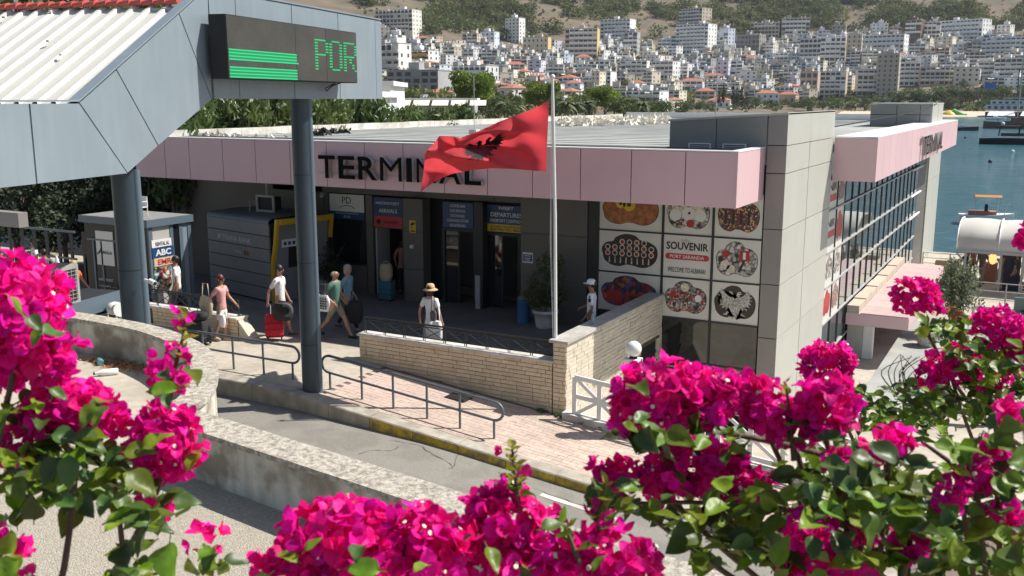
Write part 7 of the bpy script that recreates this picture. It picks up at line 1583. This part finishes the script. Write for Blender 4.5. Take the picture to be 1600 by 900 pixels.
# scooter half hidden by flowers
q = onz(1500, 662, -2.5); t_ = thing('scooter', q, 'black and silver scooter parked below the flowers at right', 'scooter', None, .3)
for x in (-.6, .6): w_ = link('wheel', MB().lathe((0, 0, 0), [(.19, -.05), (.24, -.05), (.27, 0), (.24, .05), (.19, .05)], 18).me('wheel', 'black'), t_, (x, 0, .26), (math.pi / 2, 0, 0))
link('body', MB().tube([(-.65, 0, .55), (-.3, 0, .50), (.1, 0, .35), (.45, 0, .38), (.55, 0, .85)], [.14, .17, .12, .10, .09], 10).me('body', 'c_grey'), t_); link('seat', MB().tube([(-.65, 0, .74), (-.1, 0, .70)], [.13, .12], 10).me('seat', 'black'), t_); link('handlebar', MB().tube([(.52, -.3, 1.0), (.55, 0, .95), (.52, .3, 1.0)], .02, 6).me('handlebar', 'lside'), t_); link('fender', MB().tube([(.4, 0, .5), (.62, 0, .56), (.85, 0, .42)], .07, 8).me('fender', 'lside'), t_)
# ================================================================== BOATS
def hullmesh(L, W_, Hh, sheer=.25):
    b = MB(); st = 12; vs = []
    for i in range(st + 1):
        t = i / st; wv = W_ / 2 * (1 if t < .55 else math.cos((t - .55) / .45 * math.pi / 2) ** .7); x = (t - .5) * L; zt = Hh * (1 + sheer * max(0, t - .4) * 1.6); vs += [(x, -wv, zt), (x, -wv * .8, 0), (x, -wv * .3, -.5), (x, wv * .3, -.5), (x, wv * .8, 0), (x, wv, zt)]
    b.add(vs, [(i * 6 + j, (i + 1) * 6 + j, (i + 1) * 6 + j + 1, i * 6 + j + 1) for i in range(st) for j in range(5)], True); b.add(vs, [(i * 6, i * 6 + 5, (i + 1) * 6 + 5, (i + 1) * 6) for i in range(st)]); b.add(vs, [(0, 1, 2, 3, 4, 5)]); return b
def boat(px, py, label, nm, build, rz=0.0, cat='boat'):
    q = onz(px, py, SEA); t_ = thing(nm, (q.x, q.y, SEA), label, cat, None, rz); build(t_, (q - CP).dot(_f) / FPX); return t_
def b_black(t_, u_):
    link('hull', hullmesh(21, 4.6, 1.25, .05).me('hull', 'black'), t_); link('windscreen', MB().add([(2.6, -1.6, 1.7), (2.6, 1.6, 1.7), (-.5, 1.3, 3.6), (-.5, -1.3, 3.6)], [(0, 1, 2, 3)]).me('windscreen', 'darkglass'), t_); link('hardtop', B(-4.6, -.4, -1.5, 1.5, 3.6, 3.8).me('hardtop', 'black'), t_)
    for x in (-4.4, -.7): link('arch', MB().tube([(x, -1.5, 1.7), (x + .2, -1.45, 3.6)], .12, 6).me('arch', 'black'), t_); link('arch', MB().tube([(x, 1.5, 1.7), (x + .2, 1.45, 3.6)], .12, 6).me('arch', 'black'), t_)
    link('cabin', B(-4.0, 2.6, -1.4, 1.4, 1.7, 2.3).me('cabin', 'darkframe'), t_); link('radar', MB().ball((-3.8, 0, 4.2), .4, 8).me('radar', 'white'), t_); link('mast', MB().tube([(-4.4, 0, 3.8), (-4.9, 0, 5.2)], .06, 5).me('mast', 'black'), t_)
o_ = boat(1617, 226, 'long black motor yacht with a low profile moored at right', 'motor_yacht', b_black, .05)
for c in o_.children:
    if not c.name.startswith('hull'): c.location.x -= 2.5
def b_gulet(t_, u_):
    link('hull', hullmesh(26, 6, 1.5, .5).me('hull', 'w_brown'), t_); link('deck_rail', B(-12, 7, -2.8, 2.8, 1.55, 2.3).me('deck_rail', 'w_brown'), t_); link('deck_house', B(-9, 5, -2.2, 2.2, 2.3, 3.4).me('deck_house', 'w_brown'), t_)
    for x0, x1 in ((-13.5, -9), (-7, 2.5), (4, 12)): link('canopy', MB().add([(x0, -3, 4.0), (x1, -3, 4.0), (x1, 3, 4.0), (x0, 3, 4.0), (x0 + .5, 0, 5.4), (x1 - .5, 0, 5.4)], [(0, 1, 5, 4), (2, 3, 4, 5), (0, 4, 3), (1, 2, 5)]).me('canopy', 'tank'), t_)
    for x in (-8.5, 3.2): link('mast', MB().tube([(x, 0, 3), (x, 0, 26)], .22, 6).me('mast', 'lside'), t_)
boat(1606, 201, 'dark wooden excursion boat with white canopies and a tall mast', 'excursion_boat', b_gulet, math.pi)
def b_ship(t_, u_):
    link('hull', hullmesh(40, 10, 2.6, .3).me('hull', 'c_navy'), t_); link('lower_deck', B(-20, 14, -4.6, 4.6, 3.5, 6.2).me('lower_deck', 'w_palegrey'), t_); link('upper_deck', B(-18, 8, -4, 4, 6.4, 8.6).me('upper_deck', 'w_palegrey'), t_); link('sun_roof', B(-12, 4, -4, 4, 9.6, 9.9).me('sun_roof', 'tank'), t_)
    for k in range(11): link('window', B(-19 + k * 3, -17.4 + k * 3, -4.75, -4.6, 4.2, 5.6).me('window', 'twin'), t_)
    for k in range(8): link('window', B(-17 + k * 3, -15.4 + k * 3, -4.15, -4.0, 6.9, 8.0).me('window', 'twin'), t_)
    for x in (-6, 10, 17): link('mast', MB().tube([(x, 0, 6), (x, 0, 25)], .3, 6).me('mast', 'black'), t_)
boat(1606, 183, 'two deck dark blue excursion ship with masts moored off the far beach', 'excursion_ship', b_ship, 0.0)
def b_small(m_):
    def f_(t_, u_): link('hull', hullmesh(9, 2.6, 1.0, .3).me('hull', m_), t_); link('console', B(-1, .6, -.6, .6, .9, 1.9).me('console', 'tank'), t_)
    return f_
boat(1503, 204, 'small dark dinghy moored near the corner of the right pink fascia', 'dinghy', b_small('c_navy'), .1); boat(1556, 187, 'small white motorboat left of the excursion ship', 'motorboat', b_small('tank'), .3); boat(1341, 187.5, 'small dark boat beached between the tower and the roof hut', 'rowing_boat', b_small('black'), 0)
def b_orange(t_, u_):
    link('hull', hullmesh(9, 3.0, 1.1, .3).me('hull', 'white'), t_); link('deck_clutter', MB().box(-3, 1.5, -1.1, 1.1, 1.1, 1.6).me('deck_clutter', 'c_dusty'), t_); link('bimini', MB().add([(-2.2, -1.2, 3.35), (2.2, -1.2, 3.35), (2.2, 1.2, 3.35), (-2.2, 1.2, 3.35), (-2.2, 0, 3.55), (2.2, 0, 3.55)], [(0, 1, 5, 4), (3, 4, 5, 2), (0, 4, 3), (1, 2, 5)]).me('bimini', 'c_orange2'), t_)
    for x in (-2.1, 2.1):
        for sd in (-1, 1): link('bimini_pole', MB().tube([(x * .9, sd * 1.2, 1.1), (x, sd * 1.2, 3.35)], .035, 6).me('bimini_pole', 'lside'), t_)
    link('helm', B(-.4, .1, -.3, .3, 1.6, 2.4).me('helm', 'c_navy'), t_); link('fishing_rod', MB().tube([(2.6, -1.1, 1.0), (3.6, -1.1, 3.6)], .06, 6).me('fishing_rod', 'white'), t_)
M['c_orange2'] = mk('orange_canvas', (.55, .22, .05), .8, trans=.2)
o_ = boat(1540, 350, 'white boat with an orange bimini canopy moored behind the white tent', 'fishing_boat', b_orange, .15); o_.scale = (.42, .5, .62)
for k, (px, py, m_, lab) in enumerate([(1582, 238, 'tank', 'white mooring buoy below the black yacht'), (1547, 254, 'black', 'black mooring buoy nearest to the camera'), (1508, 216, 'black', 'black mooring buoy near the right pink fascia'), (1523, 203, 'tank', 'white mooring buoy near the small dinghy')]):
    q = onz(px, py, SEA); tag(MB().ball((q.x, q.y, SEA + .15), .32, 8).obj('buoy', m_), lab, 'buoy')
# small parasol blue billboard in far shore trees
q = onz(1545, 158, 3.0); p = hitground(1545, 160)
if p: t_ = thing('blue_billboard', p, 'small bright blue billboard among the far shore trees', 'billboard'); B(p.x - 3.2, p.x + 3.2, p.y, p.y + .3, p.z + 6.5, p.z + 11.5).obj('board', mk('bright_blue', (.02, .16, .50), .5), t_); B(p.x - .2, p.x + .2, p.y + .1, p.y + .3, p.z - 1, p.z + 6.5).obj('post', 'lside', t_)
# haze
# ================================================================== BOUGAINVILLEA
def leafmesh(s):
    q = random.Random(s); L = 1.0; W_ = q.uniform(.25, .33); nx, ny = 4, 7; vs = []; cup = q.uniform(.10, .30); curl = q.uniform(-.5, .35); tw = q.uniform(-.4, .4); wav = q.uniform(.02, .05)
    for j in range(ny + 1):
        t = j / ny; w_ = W_ * (math.sin(math.pi * min(1, t ** .72)) ** .85) * (1 - .25 * t) * 1.25
        for i in range(-2, 3):
            x = w_ * i / 2; z = abs(i) / 2 * cup * w_ * 2 + curl * (t - .2) ** 2 * .7 + wav * math.sin(t * 9 + i); y = t * L; c_, s_ = math.cos(tw * t), math.sin(tw * t); vs.append((x * c_ - z * s_, y, x * s_ + z * c_))
    fs = [(j * 5 + i, j * 5 + i + 1, (j + 1) * 5 + i + 1, (j + 1) * 5 + i) for j in range(ny) for i in range(4)]
    b = MB(); b.add(vs, fs, True); b.tube([(0, -.18, -.02), (0, 0, 0)], .018, 4, False); return b
LEAF = {m_: [leafmesh(s).me('leaf', m_) for s in range(6)] for m_ in ('leaf', 'leafyoung', 'leafdark')}
def flowermesh(s, m_='bract', floret=True):
    q = random.Random(s); b = MB(); b.mat(m_); open_ = q.uniform(.55, 1.1)
    for k in range(3):
        a = k * 2.094 + q.uniform(-.2, .2); W_ = q.uniform(.40, .52); vs = []; ny = 5; ca, sa = math.cos(a), math.sin(a); cup = q.uniform(.2, .7); bend = q.uniform(-.5, .9)
        for j in range(ny + 1):
            t = j / ny; w_ = W_ * math.sin(math.pi * min(1, .08 + t ** .85 * .92)) ** .75
            for i in (-2, -1, 0, 1, 2):
                x = w_ * i / 2; r_ = .06 + t * math.sin(open_ + bend * t) ; z = t * math.cos(open_ + bend * t) + cup * (i / 2) ** 2 * w_ * .5 + .06 * math.sin(7 * t + 3 * i + s); vs.append((r_ * ca - x * sa, r_ * sa + x * ca, z))
        b.add(vs, [(j * 5 + i, j * 5 + i + 1, (j + 1) * 5 + i + 1, (j + 1) * 5 + i) for j in range(ny) for i in range(4)], True)
    if floret:
        b.mat('floret').tube([(0, 0, .05), (.05, 0, .62)], .04, 5); b.lathe((.05, 0, .62), [(.03, 0), (.16, .05), (.13, .07), (.02, .03)], 6)
    return b
FLW = [flowermesh(s, 'bract', s % 9 == 0).me('flower', None) for s in range(9)]; FDRY = [flowermesh(50, 'bractdry', False).me('dry_flower', None)]
def orient(n, spin, flip=0.0):
    n = Vector(n).normalized(); return (n.to_track_quat('Z', 'Y') @ Euler((0, 0, spin)).to_quaternion()).to_euler()
def leaf_orient(tipdir, upn, roll=0.0):
    y = Vector(tipdir).normalized(); z = Vector(upn) - y * Vector(upn).dot(y); z = z.normalized() if z.length > 1e-3 else Vector((0, 0, 1)); x = y.cross(z); return (Matrix((x, y, z)).transposed().to_quaternion() @ Euler((0, roll, 0)).to_quaternion()).to_euler()
class Bush:
    def __init__(s, label, root):
        s.root = Vector(root); s.t = thing('bougainvillea_branch', root, label, 'bougainvillea'); s.nf = 0; s.nl = 0; s.F = []; s.L = []
    def stem(s, pts, r0=.008, r1=.003):
        P = smoothline([Vector(p) for p in pts], 4); MB().tube(P, [r0 + (r1 - r0) * i / (len(P) - 1) for i in range(len(P))], 6).obj('branch', 'twig', s.t); return P
    def cluster(s, px, py, rx, ry, dist, n_, size=.030, depth=1.0, stem=True, leaves=0):
        c = atd(px, py, dist); k = dist / FPX; ex, ey = rx * k, ry * k; ez = (ex + ey) / 2 * depth
        for i in range(n_):
            d = Vector((random.gauss(0, 1), random.gauss(0, 1), random.gauss(0, 1))).normalized()
            if d.dot(-_f) < -.35: d = d - 2 * d.dot(-_f) * (-_f)
            rad = random.uniform(.72, 1.0) if random.random() < .75 else random.uniform(.35, .8); lum = 1 + .16 * mnoise.noise(Vector((d.x * 2.2 + px, d.y * 2.2, d.z * 2.2 + py)))
            p = c + (_r * d.dot(_r) * ex + _u * d.dot(_u) * ey - _f * d.dot(-_f) * ez) * rad * lum
            nrm_ = (d * 1.0 + Vector((0, 0, .35)) + Vector((random.gauss(0, .35), random.gauss(0, .35), random.gauss(0, .35))))
            s.F.append((p, orient(nrm_, random.uniform(0, 6.28)), size * random.uniform(.75, 1.15), random.choice(FLW)))
        if leaves: s.foliage(px, py, rx * 1.05, ry * .8, dist, leaves, .055, below=.5)
        if stem: s.stem([s.root, (s.root + c) / 2 + Vector((0, 0, -.1)), c - _u * ey * .6, c], .009, .004)
        return c
    def foliage(s, px, py, rx, ry, dist, n_, size=.06, below=0.0, mat='leaf', dr=.12):
        for i in range(int(n_ * .74)):
            a = random.uniform(0, 6.28); r_ = math.sqrt(random.random()); x = px + math.cos(a) * r_ * rx; y = py + math.sin(a) * r_ * ry + below * ry; p = atd(x, y, dist + random.uniform(-dr, dr) * 2.0)
            tip = Vector((random.gauss(0, .7), random.gauss(0, .7), random.gauss(-.15, .45))) - _f * .2; up_ = Vector((random.gauss(0, .45), random.gauss(0, .45), 1)) - _f * .35
            s.L.append((p, leaf_orient(tip, up_), size * random.uniform(.65, 1.2), random.choice(LEAF['leafdark' if mat == 'leaf' and random.random() < .35 else mat])))
    def shoot(s, pts, n_, size=.045, mat='leafyoung', flowers=0):
        P = s.stem(pts, .006, .002); m_ = len(P)
        for i in range(n_):
            t = .25 + .75 * i / max(1, n_ - 1); k = min(int(t * (m_ - 1)), m_ - 2); p = P[k].lerp(P[k + 1], t * (m_ - 1) - k); ax = (P[k + 1] - P[k]).normalized(); a = i * 2.4
            o_ = Vector((math.cos(a), math.sin(a), 0)); tip = o_ * 1.0 + ax * (.5 if t < .95 else 1.4); s.L.append((p, leaf_orient(tip, ax + o_ * -.2), size * (1.15 - .55 * t) * random.uniform(.85, 1.1), random.choice(LEAF[mat if t > .45 else 'leaf'])))
        for i in range(flowers):
            k = random.randint(m_ // 4, m_ - 2); p = P[k] + Vector((random.gauss(0, .02), random.gauss(0, .02), random.gauss(0, .015))); s.F.append((p, orient((random.gauss(0, 1), random.gauss(0, 1), .6), random.uniform(0, 6)), .022 * random.uniform(.7, 1.1), random.choice(FLW)))
    def finish(s):
        for lst, nm, cap in ((s.F, 'flower', 298), (s.L, 'leaf', 298)):
            lst.sort(key=lambda e: (e[0] - CP).dot(_f) / e[2])
            for p, e, sz, me in lst[:cap]: link(nm, me, s.t, p - s.root, e, sz)
            rest = lst[cap:]
            if rest:
                bm = MB(); cache = {}
                for p, e, sz, me in rest:
                    if me.name not in cache:
                        cache[me.name] = ([v.co.copy() for v in me.vertices], [(tuple(f.vertices), me.materials[f.material_index]) for f in me.polygons])
                    vs, fs = cache[me.name]; mt = e.to_matrix(); k0 = len(bm.v); bm.v.extend([tuple(mt @ (v * sz) + p) for v in vs])
                    for f, m_ in fs:
                        bm.mat(m_); bm.f.append(tuple(i + k0 for i in f)); bm.mi.append(bm.cur); bm.sm.append(True)
                bm.obj(nm, None, s.t, kind='stuff')
def RT(px, py, d): return atd(px, py, d)
# left mass
b1 = Bush('big magenta bougainvillea mass filling the left edge of the picture', RT(-120, 1000, 1.9))
b1.cluster(28, 495, 82, 88, 1.9, 190, .030, leaves=14); b1.cluster(-20, 560, 90, 90, 2.0, 60, .030, stem=False); b1.cluster(78, 555, 44, 46, 1.95, 42, .028, stem=False); b1.cluster(20, 440, 50, 40, 1.95, 46, .028, stem=False)
b1.finish()
b2 = Bush('magenta bougainvillea branch hanging over the parapet corner, lower left', RT(60, 1000, 1.9))
b2.cluster(125, 640, 82, 44, 2.0, 120, .030, leaves=30); b2.cluster(262, 690, 50, 62, 2.0, 105, .028, leaves=12); b2.cluster(12, 700, 40, 30, 2.0, 26, .026, leaves=8, stem=False); b2.cluster(75, 655, 40, 30, 2.0, 34, .028, stem=False); b2.cluster(268, 578, 30, 40, 2.1, 26, .022, stem=False, leaves=10)
b2.shoot([RT(262, 660, 2.1), RT(270, 590, 2.1), RT(285, 530, 2.12), RT(290, 492, 2.15)], 16, .045, 'leafyoung', 8)
b2.foliage(130, 735, 120, 50, 2.05, 150, .066); b2.foliage(40, 690, 50, 60, 2.1, 30, .055); b2.foliage(60, 640, 50, 40, 2.05, 16, .05)
b2.finish()
b3 = Bush('leafy green bougainvillea shoots with few flowers at the bottom left corner', RT(180, 1100, 1.9))
b3.cluster(5, 880, 42, 48, 1.9, 34, .030, leaves=8); b3.cluster(235, 790, 26, 18, 2.0, 7, .030, stem=False); b3.cluster(322, 842, 30, 16, 2.0, 8, .028, stem=False)
b3.foliage(225, 815, 60, 48, 1.95, 34, .075); b3.foliage(40, 800, 40, 90, 2.0, 22, .06); b3.foliage(330, 880, 34, 26, 2.0, 16, .05); b3.foliage(200, 890, 50, 24, 1.9, 16, .06)
b3.stem([RT(195, 960, 1.95), RT(192, 860, 1.98), RT(175, 730, 2.0)], .008, .004); b3.stem([RT(-10, 660, 2.0), RT(30, 640, 2.02), RT(90, 560, 2.05)], .007, .003)
b3.finish()
# centre bottom mass
b4 = Bush('broad magenta bougainvillea mound at the bottom centre of the picture', RT(600, 1150, 1.9))
for (x, y, rx, ry, n_) in [(545, 838, 105, 56, 120), (660, 850, 105, 60, 120), (600, 905, 160, 56, 110), (485, 885, 62, 46, 56)]: b4.cluster(x, y, rx, ry, 1.9, n_, .031, leaves=6)
b4.cluster(425, 890, 24, 26, 1.9, 16, .028, stem=False, leaves=8)
b4.finish()
b5 = Bush('magenta bougainvillea mound with an upright yellow green shoot, bottom centre right', RT(820, 1150, 1.9))
for (x, y, rx, ry, n_) in [(790, 815, 70, 60, 90), (860, 860, 90, 50, 90), (760, 880, 90, 60, 80), (955, 872, 78, 48, 90)]: b5.cluster(x, y, rx, ry, 1.95, n_, .030, leaves=8)
b5.shoot([RT(812, 800, 1.9), RT(806, 750, 1.9), RT(800, 700, 1.92)], 15, .042, 'leafyoung', 3); b5.shoot([RT(940, 850, 1.9), RT(935, 800, 1.9), RT(945, 756, 1.9)], 10, .045, 'leafyoung', 6); b5.shoot([RT(905, 880, 1.85), RT(890, 840, 1.85), RT(880, 815, 1.87)], 6, .05, 'leaf', 0)
b5.finish()
# right upper big cluster
b6 = Bush('large magenta bougainvillea cluster in front of the dark glass, right of the globe lamp', RT(1400, 950, 2.2))
for (x, y, rx, ry, n_) in [(1040, 612, 84, 52, 125), (1120, 622, 52, 42, 60), (1000, 645, 46, 30, 40)]: b6.cluster(x, y, rx, ry, 2.1, n_, .030, leaves=3)
b6.cluster(1185, 622, 45, 38, 2.1, 46, .029); b6.cluster(1285, 635, 48, 46, 2.0, 60, .031); b6.cluster(1235, 660, 44, 36, 2.05, 34, .028)
b6.foliage(1150, 680, 190, 26, 2.15, 70, .055); b6.foliage(1020, 690, 40, 34, 2.1, 14, .085); b6.shoot([RT(1240, 720, 2.0), RT(1235, 660, 2.0), RT(1228, 600, 2.0)], 9, .04, 'leafyoung', 3)
b6.stem([RT(1420, 760, 2.2), RT(1250, 700, 2.15), RT(1080, 668, 2.12), RT(1010, 655, 2.1)], .009, .003)
b6.finish()
b7 = Bush('magenta bougainvillea cluster above the road with a fringe of leaves below', RT(1450, 1000, 2.2))
for (x, y, rx, ry, n_) in [(1085, 728, 82, 40, 100), (1150, 748, 56, 32, 55), (962, 745, 42, 30, 32), (1030, 750, 40, 26, 24)]: b7.cluster(x, y, rx, ry, 2.15, n_, .028, leaves=4)
b7.foliage(1080, 785, 150, 24, 2.1, 90, .055); b7.foliage(1150, 830, 100, 55, 2.15, 110, .070); b7.foliage(950, 775, 40, 20, 2.1, 16, .05)
b7.stem([RT(1420, 860, 2.2), RT(1250, 800, 2.15), RT(1080, 785, 2.12), RT(940, 790, 2.1)], .009, .003)
b7.finish()
b8 = Bush('dense bright green bougainvillea foliage with scattered flowers, right of centre bottom', RT(1350, 1150, 2.1))
b8.foliage(1330, 760, 120, 66, 2.05, 150, .066); b8.foliage(1300, 855, 120, 50, 2.1, 100, .062)
for (x, y, rx, ry, n_) in [(1255, 828, 48, 24, 34), (1295, 892, 74, 30, 50), (1345, 825, 26, 16, 12), (1390, 690, 40, 20, 20), (1475, 780, 30, 18, 12), (1420, 850, 34, 20, 16), (1320, 720, 26, 16, 10)]: b8.cluster(x, y, rx, ry, 2.0, n_, .026)
for P in ([(1260, 780), (1330, 820), (1380, 880)], [(1180, 860), (1230, 870), (1300, 890)], [(1450, 900), (1400, 820), (1330, 760), (1300, 700)]): b8.stem([RT(x, y, 2.05) for x, y in P], .008, .004)
b8.finish()
b9 = Bush('bougainvillea foliage filling the bottom right corner with a few magenta flowers', RT(1600, 1150, 2.1))
b9.foliage(1490, 760, 120, 90, 2.15, 150, .062); b9.foliage(1520, 860, 120, 60, 2.1, 110, .066); b9.foliage(1580, 720, 50, 70, 2.1, 50, .065)
for (x, y, rx, ry, n_) in [(1525, 735, 34, 24, 26), (1572, 812, 26, 34, 24), (1500, 755, 22, 16, 10), (1580, 640, 20, 14, 8), (1555, 700, 18, 14, 8)]: b9.cluster(x, y, rx, ry, 2.05, n_, .026)
b9.stem([RT(1640, 820, 2.1), RT(1540, 760, 2.1), RT(1440, 690, 2.1)], .010, .004)
b9.L.append((RT(1606, 700, .95), leaf_orient(_r * .1 - _u, -_f * .7 + _r * .5), .13, LEAF['leafyoung'][1]))
b9.finish()
# farther clusters, upper right
bA = Bush('round magenta bougainvillea head in front of the sunlit tower wall', RT(1420, 800, 3.4))
bA.cluster(1290, 566, 42, 30, 3.4, 130, .028); bA.foliage(1310, 610, 50, 22, 3.4, 60, .055); bA.foliage(1400, 635, 90, 26, 3.5, 130, .055); bA.foliage(1370, 655, 120, 20, 3.5, 60, .055)
for k in range(10): a = RT(1395 + k * 3, 610, 3.4); bA.stem([a, a + Vector((random.uniform(-.05, .05), .02, .06)), a + Vector((random.uniform(-.09, .09), .03, .12))], .0025, .001)
bA.finish()
bB = Bush('magenta bougainvillea head in front of the pink porch roof', RT(1600, 700, 3.4))
bB.cluster(1428, 463, 36, 26, 3.3, 100, .027); bB.cluster(1462, 480, 12, 8, 3.3, 10, .02, stem=False); bB.foliage(1478, 515, 40, 22, 3.35, 70, .055, mat='leaf')
for k in range(14): bB.F.append((RT(1492 + random.uniform(-14, 10), 490 + random.uniform(-6, 8), 3.3), orient((random.gauss(0, 1), -1, .5), 0), .018, FDRY[0]))
bB.stem([RT(1610, 560, 3.4), RT(1520, 505, 3.35), RT(1440, 478, 3.3)], .008, .004)
bB.finish()
bC = Bush('magenta bougainvillea heads at the right edge above dark leaves', RT(1700, 700, 3.2))
bC.cluster(1560, 512, 40, 28, 3.1, 110, .027); bC.cluster(1598, 545, 20, 34, 3.1, 40, .027, stem=False); bC.foliage(1545, 555, 55, 32, 3.15, 130, .062); bC.cluster(1599, 368, 12, 16, 3.0, 20, .026, stem=False); bC.foliage(1595, 590, 30, 40, 3.2, 50, .055)
bC.finish()
bD = Bush('low spreading magenta bougainvillea above the foliage at right', RT(1600, 800, 3.2))
bD.cluster(1485, 570, 50, 28, 3.2, 90, .026); bD.cluster(1545, 588, 42, 18, 3.2, 45, .025); bD.cluster(1455, 590, 26, 14, 3.2, 22, .024, stem=False); bD.foliage(1500, 625, 110, 34, 3.25, 200, .052); bD.shoot([RT(1470, 610, 3.2), RT(1460, 580, 3.2), RT(1452, 560, 3.2)], 8, .04, 'leafyoung', 0)
bD.foliage(1560, 640, 60, 30, 3.2, 60, .055); bD.foliage(1420, 670, 60, 20, 3.0, 40, .055)
bD.finish()
# ================================================================== HAZE
o = B(-2600, 2600, -300, 2300, -9.5, 430).obj('haze'); o['kind'] = 'stuff'; o['label'] = 'thin summer haze over the bay and town'
hm = bpy.data.materials.new('haze_air'); hm.use_nodes = True; ht = hm.node_tree; ht.nodes.clear(); ho = ht.nodes.new('ShaderNodeOutputMaterial'); hv = ht.nodes.new('ShaderNodeVolumePrincipled')
hv.inputs['Color'].default_value = (.80, .88, 1.0, 1); hv.inputs['Density'].default_value = .00007; hv.inputs['Anisotropy'].default_value = .2; ht.links.new(hv.outputs[0], ho.inputs['Volume'])
o.data.materials.clear(); o.data.materials.append(hm); o.display_type = 'WIRE'
